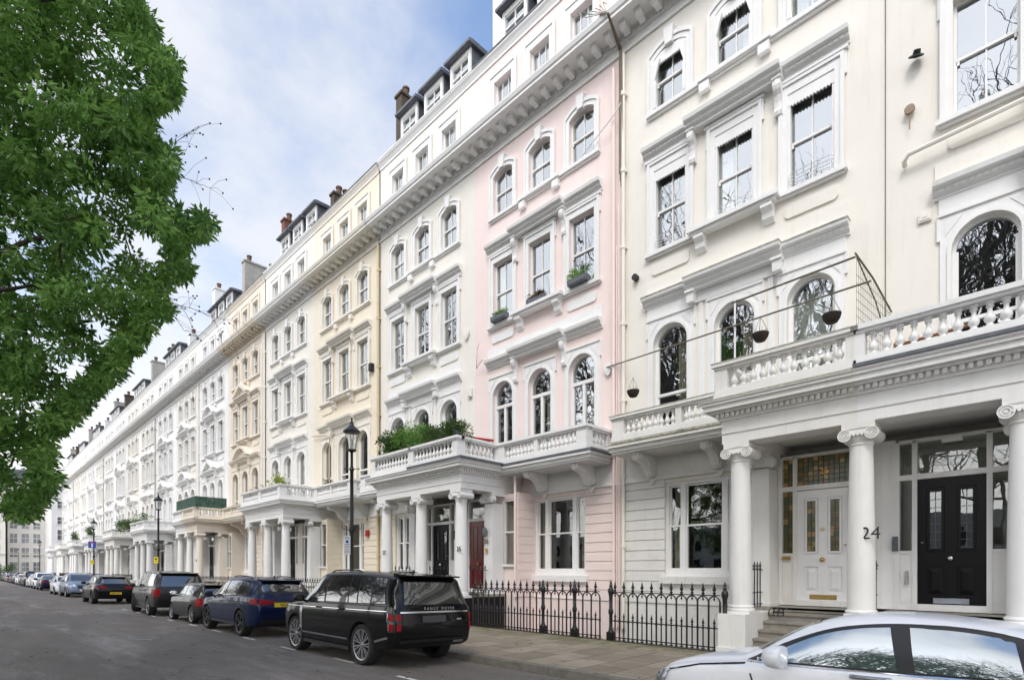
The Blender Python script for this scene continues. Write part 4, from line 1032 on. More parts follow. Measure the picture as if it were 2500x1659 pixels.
def decal(bvh, poly, view, off=0.006, cell=0.06):
    """a fitted panel: polygon laid over the body seen from one side"""
    bm = bmesh.new(); vs = [bm.verts.new((p[0], p[1], 0)) for p in poly]; bm.faces.new(vs)
    us = [p[0] for p in poly]; ws = [p[1] for p in poly]
    for ax, lo, hi in ((0, min(us), max(us)), (1, min(ws), max(ws))):
        k = int((hi-lo)/cell)
        for i in range(1, k+1):
            co = [0, 0, 0]; co[ax] = lo+(hi-lo)*i/(k+1); no = [0, 0, 0]; no[ax] = 1
            bmesh.ops.bisect_plane(bm, geom=bm.verts[:]+bm.edges[:]+bm.faces[:], plane_co=co, plane_no=no)
    bmesh.ops.triangulate(bm, faces=[f for f in bm.faces if len(f.verts) > 4])
    bad = []
    for v in bm.verts:
        u, w = v.co.x, v.co.y
        if view == 'L': o, d = Vector((u, 3, w)), Vector((0, -1, 0))
        elif view == 'R': o, d = Vector((u, -3, w)), Vector((0, 1, 0))
        elif view == 'B': o, d = Vector((-5, u, w)), Vector((1, 0, 0))
        elif view == 'F': o, d = Vector((5, u, w)), Vector((-1, 0, 0))
        else: o, d = Vector((u, w, 4)), Vector((0, 0, -1))
        hit, nor, idx, dist = bvh.ray_cast(o, d)
        if hit is None: bad.append(v); continue
        if nor.dot(d) > 0: nor = -nor
        v.co = hit+nor*off
    bmesh.ops.delete(bm, geom=bad, context='VERTS')
    vd = {'L': (0, 1, 0), 'R': (0, -1, 0), 'B': (-1, 0, 0), 'F': (1, 0, 0), 'T': (0, 0, 1)}[view]; bm.normal_update()
    if sum(f.normal.dot(Vector(vd))*f.calc_area() for f in bm.faces) < 0: bmesh.ops.reverse_faces(bm, faces=bm.faces[:])
    me = bpy.data.meshes.new('panel'); bm.to_mesh(me); bm.free()
    me.polygons.foreach_set('use_smooth', [True]*len(me.polygons))
    return me
def strip(pts, w):
    """thin band polygon along a polyline"""
    P = [Vector((p[0], p[1])) for p in pts]; L = []; Rr = []
    for i, p in enumerate(P):
        d = (P[min(i+1, len(P)-1)]-P[max(i-1, 0)]).normalized(); n = Vector((-d.y, d.x))*w/2
        L.append(p+n); Rr.append(p-n)
    return [tuple(q) for q in L+Rr[::-1]]
WC = {}
def wheel(parent, S, x, side, steer=0):
    r, w = S['r'], S.get('tw', 0.25); key = (r, S['spokes'], S.get('rimk', 0.72))
    if key not in WC:
        k = S.get('rimk', 0.72); rr = r*k
        def lathe_y(b, prof, n=36):
            vs = []; m = len(prof)
            for q, y in prof:
                for i in range(n): a = 2*math.pi*i/n; vs.append((q*math.cos(a), y, q*math.sin(a)))
            fs = [(j*n+i, j*n+(i+1) % n, (j+1)*n+(i+1) % n, (j+1)*n+i) for j in range(m-1) for i in range(n)]
            b.add(vs, fs)
        t = MB(); lathe_y(t, [(rr, -w/2+0.02), (rr+0.02, -w/2), (r*0.93, -w/2), (r*0.985, -w/2+0.03), (r, -w/2+0.07), (r, w/2-0.07), (r*0.985, w/2-0.03), (r*0.93, w/2), (rr+0.02, w/2), (rr, w/2-0.02), (rr*0.97, w/2-0.10)])
        g = MB(); lathe_y(g, [(0.001, -w/2+0.06), (rr*0.97, -w/2+0.06), (rr*0.97, -w/2+0.02), (rr, -w/2+0.012), (rr*0.93, -w/2+0.012), (rr*0.92, -w/2+0.055), (0.001, -w/2+0.058)]) if False else None
        lathe_y(g, [(rr*1.005, -w/2+0.02), (rr, -w/2+0.008), (rr*0.93, -w/2+0.012), (rr*0.91, -w/2+0.06), (rr*0.90, -w/2+0.14)])
        lathe_y(g, [(0.001, -w/2+0.012), (rr*0.17, -w/2+0.014), (rr*0.2, -w/2+0.04), (rr*0.2, -w/2+0.1)])
        ns = S['spokes'][0]; tw = S['spokes'][1]; sw = S['spokes'][2]
        for i in range(ns):
            for da in ((-tw, tw) if tw else (0,)):
                a = 2*math.pi*i/ns; a2 = a+da
                c0 = (rr*0.14*math.cos(a), rr*0.14*math.sin(a)); c1 = (rr*0.96*math.cos(a2), rr*0.96*math.sin(a2))
                dx, dz = c1[0]-c0[0], c1[1]-c0[1]; l = math.hypot(dx, dz); nx, nz = -dz/l, dx/l
                wa, wb = sw*0.6, sw
                yf = -w/2+0.015; yb = yf+0.04
                q = [(c0[0]+nx*wa, yf+0.01, c0[1]+nz*wa), (c0[0]-nx*wa, yf+0.01, c0[1]-nz*wa), (c1[0]-nx*wb, yf, c1[1]-nz*wb), (c1[0]+nx*wb, yf, c1[1]+nz*wb)]
                g.add(q+[(p[0], yb, p[2]) for p in q], [(0, 1, 2, 3), (0, 4, 5, 1), (1, 5, 6, 2), (2, 6, 7, 3), (3, 7, 4, 0)])
        d = MB(); lathe_y(d, [(0.001, -w/2+0.11), (rr*0.92, -w/2+0.11)])  # flat black disc stands for the shade deep inside the rim
        WC[key] = (t.mesh('tyre', False, 35), g.mesh('rim', False, 35), d.mesh('rim_shade_disc'))
    e = bpy.data.objects.new('wheel', None); COL.objects.link(e); e.parent = parent
    yy = S['wy_w']-w/2-0.015
    e.location = (x, -side*yy, r); e.rotation_euler = (0, 0, (0 if side > 0 else math.pi)+steer)
    link('tyre', WC[key][0], M_tyre, e); link('rim', WC[key][1], S.get('rimm', M_rim), e); link('rim_shade_disc', WC[key][2], M_body_in, e)
def make_car(S, name, label, cat, s, P, heading=0.0, group=None, steer=0, roll=1.6, rev=False):
    """s: position along the street of the wheelbase centre; P: distance of the camera-side flank"""
    me, bvh = car_body(S)
    k = 0.935
    W2 = max(p[1] for p in S['wy'])
    Pc = P+W2*k
    e = thing(name, label, cat, (-s, Pc, road_z(Pc)), 0, group)
    # car +x points to -X world (away down the street)
    e.rotation_euler = (R(roll if not rev else -roll), 0, (0 if rev else math.pi)+heading)
    e.scale = (k, k, k)
    # seen from the camera the near flank is the car's left side (+y) when heading away
    body = link('body', me, None, e)
    near, far = 'L', 'R'
    def D(nm, poly, view, m, off=0.006, cell=0.07, par=None, label=None):
        d = decal(bvh, poly, view, off, cell); d.name = nm
        if not d.polygons: return None
        o = link(nm, d, m, par or e)
        if label: o['label'] = label
        return o
    def both(nm, poly, m, off=0.006, cell=0.07):
        for v in ('L', 'R'): D(nm, poly, v, m, off, cell)
    gm = S.get('glass', M_cglass)
    both('window_surround', S['dlo_out'], M_trim if not S.get('chromedlo') else M_chrome, 0.004)
    for w in S['windows']: both('side_window', w, gm, 0.010)
    D('rear_window', S['rw'], 'B', gm, 0.008, 0.08); D('windscreen', S['fw'], 'F', gm, 0.008, 0.08)
    if 'rwo' in S: D('tailgate_frame', S['rwo'], 'B', M_trim, 0.004, 0.1)
    for q in S['seams']:
        both('panel_gap', strip(q, S.get('sw', 0.011)), M_seam, 0.004, 0.12)
    for q in S.get('bseams', []): D('panel_gap', strip(q, 0.012), 'B', M_seam, 0.004, 0.12)
    for q in S.get('fseams', []): D('grille', q, 'F', M_trim, 0.006, 0.12)
    for q in S.get('chrome', []): both('chrome_strip', q, M_chrome, 0.009, 0.12)
    for nm, q, v, m in S.get('extra', []):
        if v == 'LR': both(nm, q, m, 0.010)
        else: D(nm, q, v, m, 0.012)
    for q in S.get('lampframes', []): both('lamp_housing', q, M_trim, 0.007, 0.06)
    for q in S.get('lampchrome', []): both('lamp_frame', q, M_rim, 0.010, 0.06)
    for q in S['tail']: D('tail_light', q, 'B', M_red, 0.012, 0.05)
    for q in S.get('tailside', []): both('tail_light', q, M_red, 0.011, 0.05)
    for q in S.get('head', []): D('headlight', q, 'F', M_headl, 0.010, 0.05)
    for q in S.get('headside', []): both('headlight', q, M_headl, 0.010, 0.05)
    for xw in (S['xr'], S['xf']):
        for sd in (-1, 1): wheel(e, S, xw, sd, steer if xw > 0 else 0)
    # handles
    for hx, hz in S['handles']:
        for sd in (-1, 1):
            hit = bvh.ray_cast(Vector((hx, 3*sd, hz)), Vector((0, -sd, 0)))[0]
            if hit:
                b = MB(); y = hit.y
                q = S.get('hs', 1); b.tube([(hx-0.10*q, y-0.005*sd, hz), (hx-0.08*q, y+0.03*sd, hz+0.004), (hx+0.07*q, y+0.032*sd, hz), (hx+0.10*q, y, hz-0.002)], 0.014*q, 8)
                link('door_handle', b.mesh('door_handle', False, 40), S.get('handlem', S['paint']), e)
    # mirrors
    mx_, mz = S['mirror']
    for sd in (-1, 1):
        hit = bvh.ray_cast(Vector((mx_, 3*sd, mz-0.06)), Vector((0, -sd, 0)))[0]
        if hit:
            y = hit.y*1.0
            b = MB(); vs, fs = ball(0, 0, 0, 1.0, 14, 9)
            # rounded shell, flat at the back where the glass sits
            q = S.get('ms', 1); b.add([(mx_+(max(-0.35, vx))*0.10*q, y+sd*(0.16+abs(vy)**0.7*(1 if vy > 0 else -1)*0.115*q), mz+0.02+abs(vz)**0.75*(0.085*q if vz > 0 else -0.075*q)) for vx, vy, vz in vs], fs)
            b.tube([(mx_-0.0, y-sd*0.02, mz-0.06), (mx_, y+sd*0.10, mz-0.02)], 0.028, 8)
            link('door_mirror', b.mesh('door_mirror', False, 50), S.get('mirrorm', S['paint']), e)
    if S.get('rails'):
        a, z_ = S['rails']
        for sd in (-1, 1):
            pts = []
            for i in range(9):
                x = a[0]+(a[1]-a[0])*i/8
                hit = bvh.ray_cast(Vector((x, sd*z_, 4)), Vector((0, 0, -1)))[0]
                pts.append((x, sd*z_, hit.z+(0.035 if 0 < i < 8 else 0.0)))
            b = MB(); b.tube(pts, 0.016, 6); link('roof_rail', b.mesh('roof_rail', False, 40), M_trim, e)
    if S.get('fin'):
        hit = bvh.ray_cast(Vector((S['fin'], 0, 4)), Vector((0, 0, -1)))[0]; z = hit.z-0.01; x = S['fin']
        b = MB(); b.prism_xz([(x+0.09, z), (x-0.09, z), (x-0.10, z+0.075), (x-0.05, z+0.06)], -0.012, 0.012); link('aerial_fin', b.mesh('aerial_fin'), M_trim, e)
    if S.get('spoiler'):
        x, z, wd = S['spoiler']
        b = MB()
        b.add([(x+0.22, -wd, z+0.02), (x+0.22, wd, z+0.02), (x-0.10, wd*0.93, z-0.01), (x-0.10, -wd*0.93, z-0.01), (x+0.22, -wd, z-0.03), (x+0.22, wd, z-0.03), (x-0.09, wd*0.92, z-0.035), (x-0.09, -wd*0.92, z-0.035)],
              [(0, 1, 2, 3), (7, 6, 5, 4), (3, 2, 6, 7), (0, 3, 7, 4), (1, 5, 6, 2), (0, 4, 5, 1)])
        link('roof_spoiler', b.mesh('roof_spoiler'), S['paint'], e)
    if S.get('sill'):
        z, x0, x1 = S['sill']
        for sd in (-1, 1):
            b = MB(); y = W2*0.985*sd; b.box(x0, x1, y-sd*0.09, y+0.0*sd, z-0.05, z+0.02)
            link('side_sill', b.mesh('side_sill'), S.get('sillm', M_trim), e)
    for pl in S.get('plates', []):
        view, z, w, m, txt, tx = pl
        sx = -1 if view == 'B' else 1
        hit = bvh.ray_cast(Vector((sx*5, tx, z)), Vector((-sx, 0, 0)))[0]
        if hit:
            xx = hit.x+sx*0.012
            b = MB(); b.box(xx-0.008, xx+0.008, tx-w/2, tx+w/2, z-0.06, z+0.06); p = link('number_plate', b.mesh('number_plate'), m, e)
            if txt:
                t = text_mesh(txt, 0.105, 0.003); o = link('lettering', t, M_ink, p, (xx+sx*0.010, tx, z), R(-90) if view == 'B' else R(90))
    return e, bvh
def badge(e, bvh, txt, view, u, z, size, m, name='lettering'):
    sx = -1 if view == 'B' else 1
    hit = bvh.ray_cast(Vector((sx*5, u, z)), Vector((-sx, 0, 0)))[0]
    t = text_mesh(txt, size, 0.008); return link(name, t, m, e, (hit.x+sx*0.022, u, z), R(-90) if view == 'B' else R(90))

# large upright SUV
S1 = dict(paint=P_black, r=0.40, xr=-1.46, xf=1.46, spokes=(9, 0.13, 0.016), rimk=0.76, tw=0.27, wy_w=0.985, clad=0.0,
    top=[(-2.56, 0.80), (-2.545, 1.00), (-2.52, 1.13), (-2.36, 1.58), (-2.31, 1.70), (-2.24, 1.745), (-2.0, 1.77), (-1.2, 1.82), (-0.2, 1.835), (0.45, 1.80), (0.72, 1.72), (1.28, 1.26), (1.38, 1.19), (1.8, 1.16), (2.15, 1.09), (2.28, 0.98), (2.33, 0.74)],
    bot=[(-2.56, 0.60), (-2.5, 0.45), (-2.25, 0.36), (-1.0, 0.30), (1.0, 0.30), (2.0, 0.32), (2.2, 0.40), (2.33, 0.55)],
    sh=[(-2.56, 0.79), (-2.54, 0.99), (-2.45, 1.17), (-1.0, 1.16), (0.5, 1.14), (1.3, 1.11), (2.0, 1.04), (2.25, 0.92), (2.33, 0.72)],
    wy=[(-2.56, 0.84), (-2.50, 0.90), (-2.3, 0.955), (-1.6, 0.99), (1.5, 0.99), (2.0, 0.955), (2.22, 0.87), (2.33, 0.72)],
    wt=[(-2.56, 0.78), (-2.38, 0.73), (-2.2, 0.75), (-1.0, 0.78), (0.4, 0.77), (0.8, 0.74), (1.3, 0.76), (2.0, 0.74), (2.33, 0.55)],
    dlo_out=[(1.20, 1.145), (0.66, 1.66), (0.35, 1.745), (-1.0, 1.765), (-2.10, 1.69), (-2.30, 1.20), (-1.0, 1.17)],
    windows=[[(1.10, 1.165), (0.63, 1.635), (0.40, 1.715), (0.17, 1.72), (0.13, 1.17)], [(0.06, 1.18), (0.10, 1.725), (-0.80, 1.735), (-0.86, 1.19)], [(-0.91, 1.19), (-0.85, 1.735), (-1.15, 1.735), (-1.22, 1.195)], [(-1.27, 1.195), (-1.2, 1.73), (-2.04, 1.665), (-2.20, 1.215)]],
    rw=[(-0.70, 1.20), (0.70, 1.20), (0.62, 1.61), (0.58, 1.64), (-0.58, 1.64), (-0.62, 1.61)], fw=[(-0.74, 1.26), (0.74, 1.26), (0.64, 1.70), (-0.64, 1.70)],
    seams=[[(1.10, 1.13), (1.04, 0.80), (1.06, 0.55)], [(0.10, 1.16), (0.08, 0.55)], [(-0.90, 1.17), (-0.93, 0.9), (-1.08, 0.72)], [(1.04, 0.55), (-0.95, 0.55)], [(2.1, 0.98), (1.06, 1.04), (-2.2, 1.05)]],
    bseams=[[(-0.76, 1.14), (-0.76, 0.62), (0.76, 0.62), (0.76, 1.14)], [(-0.76, 0.80), (0.76, 0.80)]],
    chrome=[strip([(1.10, 0.56), (1.04, 0.47), (-0.95, 0.47)], 0.035), strip([(-1.95, 0.50), (-2.35, 0.60)], 0.04), strip([(2.1, 1.02), (-2.3, 1.075)], 0.010)],
    extra=[('side_vent', [(1.20, 1.01), (1.07, 1.02), (1.05, 0.56), (1.15, 0.56)], 'LR', M_rim), ('tailgate_bar', [(-0.80, 1.075), (0.80, 1.075), (0.80, 1.045), (-0.80, 1.045)], 'B', M_chrome),
           ('tailgate_badge', [(-0.62, 0.90), (-0.50, 0.90), (-0.50, 0.925), (-0.62, 0.925)], 'B', M_rim), ('bumper_insert', [(-0.8, 0.56), (0.8, 0.56), (0.8, 0.50), (-0.8, 0.50)], 'B', M_trim),
           ('tailpipe', [(-0.7, 0.50), (-0.45, 0.50), (-0.45, 0.46), (-0.7, 0.46)], 'B', M_rim)],
    tail=[[(s*0.80, 1.03), (s*0.87, 1.02), (s*0.87, 0.91), (s*0.80, 0.91)] for s in (-1, 1)]+[[(s*0.80, 0.85), (s*0.87, 0.85), (s*0.87, 0.73), (s*0.80, 0.73)] for s in (-1, 1)],
    tailside=[[(-2.36, 1.02), (-2.47, 1.02), (-2.48, 0.91), (-2.38, 0.91)], [(-2.38, 0.85), (-2.48, 0.85), (-2.48, 0.73), (-2.40, 0.73)]],
    lampframes=[[(-2.31, 1.05), (-2.52, 1.05), (-2.52, 0.70), (-2.36, 0.70)]], lampchrome=[strip([(-2.345, 1.04), (-2.335, 0.90), (-2.47, 0.89)], 0.016), strip([(-2.49, 0.865), (-2.37, 0.865), (-2.375, 0.72)], 0.016)],
    head=[[(s*0.5, 0.98), (s*0.76, 0.95), (s*0.76, 0.82), (s*0.5, 0.84)] for s in (-1, 1)], headside=[[(2.27, 0.94), (2.08, 0.98), (2.10, 0.86), (2.27, 0.82)]],
    handles=[(0.28, 1.045), (-0.72, 1.055)], mirror=(1.02, 1.20), rails=((0.3, -1.0), 0.68), fin=-1.7, spoiler=(-2.36, 1.755, 0.70), sill=(0.30, 1.0, -1.0), plates=[('B', 0.93, 0.54, M_plategrey, '', 0.05)])
# rounded mid SUV
S2 = dict(paint=P_blue, r=0.37, xr=-1.43, xf=1.43, spokes=(5, 0.20, 0.020), rimk=0.73, tw=0.26, wy_w=0.945, rimm=M_rimdk,
    top=[(-2.40, 0.80), (-2.38, 0.98), (-2.32, 1.14), (-2.20, 1.25), (-2.02, 1.52), (-1.92, 1.58), (-1.6, 1.63), (-0.6, 1.675), (0.1, 1.66), (0.5, 1.58), (1.18, 1.16), (1.32, 1.08), (1.8, 1.04), (2.1, 0.97), (2.28, 0.82), (2.33, 0.60)],
    bot=[(-2.40, 0.55), (-2.3, 0.36), (-2.0, 0.28), (-1.0, 0.26), (1.0, 0.26), (2.0, 0.25), (2.33, 0.35)],
    sh=[(-2.40, 0.79), (-2.38, 0.95), (-2.2, 1.10), (-1.4, 1.10), (0.0, 1.04), (1.0, 1.0), (1.8, 0.95), (2.2, 0.82), (2.33, 0.58)],
    wy=[(-2.40, 0.74), (-2.3, 0.82), (-2.0, 0.91), (-1.5, 0.945), (1.5, 0.945), (2.0, 0.89), (2.25, 0.76), (2.33, 0.62)],
    wt=[(-2.40, 0.66), (-2.0, 0.62), (-1.0, 0.68), (0.2, 0.68), (0.6, 0.66), (1.2, 0.70), (2.0, 0.68), (2.33, 0.5)],
    dlo_out=[(1.08, 1.05), (0.52, 1.46), (0.1, 1.56), (-0.8, 1.575), (-1.5, 1.50), (-1.85, 1.26), (-1.75, 1.16), (-0.6, 1.10)],
    windows=[[(0.98, 1.07), (0.48, 1.43), (0.12, 1.53), (-0.04, 1.53), (-0.10, 1.10)], [(-0.16, 1.10), (-0.10, 1.535), (-0.78, 1.545), (-1.06, 1.52), (-1.12, 1.15)], [(-1.17, 1.15), (-1.11, 1.52), (-1.48, 1.47), (-1.79, 1.25), (-1.72, 1.18)]],
    rw=[(-0.64, 1.24), (0.64, 1.24), (0.54, 1.50), (-0.54, 1.50)], rwo=[(-0.70, 1.20), (0.70, 1.20), (0.58, 1.55), (-0.58, 1.55)], fw=[(-0.68, 1.14), (0.68, 1.14), (0.56, 1.54), (-0.56, 1.54)],
    seams=[[(1.0, 1.03), (0.95, 0.7), (1.02, 0.42)], [(-0.10, 1.07), (-0.12, 0.42)], [(-1.12, 1.12), (-1.0, 0.8), (-1.16, 0.62)], [(1.02, 0.42), (-1.0, 0.42)], [(0.9, 0.90), (-1.8, 0.97)]],
    bseams=[[(-0.72, 1.18), (-0.70, 0.66), (0.70, 0.66), (0.72, 1.18)]], chrome=[strip([(1.0, 0.34), (-1.0, 0.34)], 0.02)],
    extra=[('bumper_insert', [(-0.72, 0.50), (0.72, 0.50), (0.66, 0.36), (-0.66, 0.36)], 'B', M_trim), ('reflector', [(-0.76, 0.60), (-0.50, 0.60), (-0.50, 0.57), (-0.76, 0.57)], 'B', M_red)],
    tail=[[(s*0.30, 0.99), (s*0.55, 1.02), (s*0.74, 1.07), (s*0.76, 0.90), (s*0.56, 0.90), (s*0.30, 0.96)] for s in (-1, 1)], tailside=[[(-2.00, 1.05), (-2.30, 1.05), (-2.34, 0.90), (-2.10, 0.92)]],
    head=[[(s*0.45, 0.83), (s*0.72, 0.85), (s*0.72, 0.72), (s*0.45, 0.74)] for s in (-1, 1)], fseams=[[(-0.4, 0.84), (0.4, 0.84), (0.36, 0.6), (-0.36, 0.6)]],
    handles=[(0.08, 0.93), (-0.88, 0.96)], mirror=(0.90, 1.10), rails=((0.0, -1.5), 0.60), fin=-1.4, spoiler=(-2.02, 1.585, 0.60), plates=[('B', 0.90, 0.50, M_plate, 'RJ67', 0.1), ('F', 0.5, 0.5, M_wplate, '', 0)])
# small hatchback
S3 = dict(paint=P_grey, r=0.315, xr=-1.235, xf=1.235, spokes=(7, 0, 0.022), rimk=0.72, tw=0.21, wy_w=0.835, bulge=0.015,
    top=[(-1.86, 0.62), (-1.84, 0.80), (-1.80, 0.92), (-1.64, 1.27), (-1.58, 1.355), (-1.45, 1.38), (-0.6, 1.405), (0.1, 1.395), (0.38, 1.34), (0.78, 0.99), (0.88, 0.95), (1.3, 0.93), (1.62, 0.86), (1.78, 0.72), (1.84, 0.5)],
    bot=[(-1.86, 0.42), (-1.8, 0.28), (-1.4, 0.2), (1.4, 0.2), (1.7, 0.2), (1.84, 0.3)],
    sh=[(-1.86, 0.61), (-1.83, 0.77), (-1.7, 0.94), (-1.0, 0.94), (0.6, 0.90), (1.2, 0.86), (1.6, 0.76), (1.84, 0.48)],
    wy=[(-1.86, 0.66), (-1.78, 0.74), (-1.5, 0.82), (-1.2, 0.84), (1.2, 0.84), (1.55, 0.79), (1.78, 0.66), (1.84, 0.55)],
    wt=[(-1.86, 0.6), (-1.6, 0.60), (-0.6, 0.64), (0.3, 0.63), (0.85, 0.62), (1.84, 0.45)],
    dlo_out=[(0.76, 0.935), (0.34, 1.30), (-0.6, 1.335), (-1.52, 1.30), (-1.66, 0.975)], windows=[[(0.68, 0.955), (0.30, 1.27), (-0.34, 1.30), (-0.36, 0.965)], [(-0.42, 0.97), (-0.40, 1.305), (-1.46, 1.275), (-1.58, 0.985)]],
    rw=[(-0.56, 1.0), (0.56, 1.0), (0.5, 1.27), (-0.5, 1.27)], fw=[(-0.58, 1.0), (0.58, 1.0), (0.52, 1.32), (-0.52, 1.32)],
    seams=[[(0.62, 0.92), (0.60, 0.5), (0.66, 0.3)], [(-0.40, 0.95), (-0.42, 0.6), (-0.55, 0.3)], [(0.66, 0.3), (-0.55, 0.3)]], bseams=[[(-0.6, 0.95), (-0.6, 0.55), (0.6, 0.55), (0.6, 0.95)]],
    chrome=[strip([(0.74, 0.925), (-1.7, 0.96)], 0.012)], extra=[('roof_edge', [(0.30, 1.375), (0.30, 1.345), (-1.5, 1.335), (-1.5, 1.365)], 'LR', M_silverp) ] if False else [],
    tail=[[(s*0.60, 0.88), (s*0.71, 0.88), (s*0.73, 0.62), (s*0.60, 0.62)] for s in (-1, 1)], tailside=[[(-1.64, 0.88), (-1.80, 0.86), (-1.82, 0.62), (-1.64, 0.62)]],
    head=[[(s*0.5, 0.78), (s*0.66, 0.78), (s*0.66, 0.6), (s*0.5, 0.6)] for s in (-1, 1)], handles=[(-0.26, 0.83)], mirror=(0.52, 0.99), mirrorm=M_chrome, handlem=M_chrome, fin=-1.3, spoiler=(-1.66, 1.355, 0.56), plates=[])
# older boxy SUV
S4 = dict(S1, paint=P_dgrey, r=0.385, xr=-1.48, xf=1.48, lampframes=[], lampchrome=[], spokes=(12, 0, 0.012), wy_w=0.955, chrome=[strip([(-1.0, 0.34), (1.0, 0.34)], 0.03)], handles=[(0.2, 1.0), (-0.8, 1.02)], rails=None, plates=[('B', 0.62, 0.52, M_plate, '', 0)], mirror=(0.95, 1.17),
    wy=[(x, y*0.965) for x, y in S1['wy']], tail=[[(s*0.72, 1.10), (s*0.86, 1.08), (s*0.86, 0.80), (s*0.72, 0.80)] for s in (-1, 1)], tailside=[[(-2.18, 1.10), (-2.47, 1.08), (-2.48, 0.80), (-2.25, 0.80)]],
    extra=[('bumper_insert', [(-0.8, 0.56), (0.8, 0.56), (0.8, 0.48), (-0.8, 0.48)], 'B', M_trim)], fin=None)
# sporty SUV with a sloping tail
S5 = dict(S2, paint=P_black, r=0.365, xr=-1.40, xf=1.40, spokes=(5, 0.16, 0.016), wy_w=0.955, rimm=M_rimdk,
    top=[(-2.36, 0.78), (-2.33, 0.95), (-2.25, 1.06), (-1.98, 1.24), (-1.62, 1.46), (-1.50, 1.51), (-1.1, 1.575), (-0.4, 1.62), (0.1, 1.605), (0.5, 1.52), (1.15, 1.10), (1.32, 1.02), (1.8, 0.98), (2.1, 0.90), (2.28, 0.76), (2.33, 0.55)],
    wy=[(-2.36, 0.76), (-2.25, 0.86), (-1.9, 0.94), (-1.4, 0.96), (1.4, 0.955), (2.0, 0.90), (2.25, 0.76), (2.33, 0.62)],
    wt=[(-2.36, 0.66), (-2.0, 0.56), (-1.5, 0.60), (-1.0, 0.63), (0.2, 0.66), (0.6, 0.64), (1.2, 0.68), (2.0, 0.66), (2.33, 0.5)],
    dlo_out=[(1.05, 1.03), (0.50, 1.42), (0.1, 1.50), (-0.7, 1.50), (-1.3, 1.38), (-1.72, 1.16), (-0.6, 1.08)], windows=[[(0.95, 1.05), (0.46, 1.39), (0.12, 1.47), (-0.04, 1.47), (-0.10, 1.08)], [(-0.16, 1.08), (-0.10, 1.475), (-0.70, 1.47), (-1.26, 1.35), (-1.60, 1.17), (-1.1, 1.12)]],
    rw=[(-0.62, 1.12), (0.62, 1.12), (0.50, 1.43), (-0.50, 1.43)], rwo=[(-0.66, 1.09), (0.66, 1.09), (0.53, 1.47), (-0.53, 1.47)], spoiler=(-1.62, 1.505, 0.56), rails=None,
    tail=[[(s*0.38, 0.96), (s*0.72, 0.98), (s*0.76, 0.86), (s*0.42, 0.88)] for s in (-1, 1)], tailside=[[(-2.05, 0.98), (-2.25, 0.98), (-2.28, 0.86), (-2.1, 0.86)]], plates=[('B', 0.60, 0.52, M_plate, 'LJ08 ZTD', 0.0)],
    sh=[(-2.36, 0.77), (-2.33, 0.92), (-2.1, 1.04), (-1.4, 1.06), (0.0, 1.01), (1.0, 0.97), (1.8, 0.91), (2.2, 0.78), (2.33, 0.54)], extra=[])
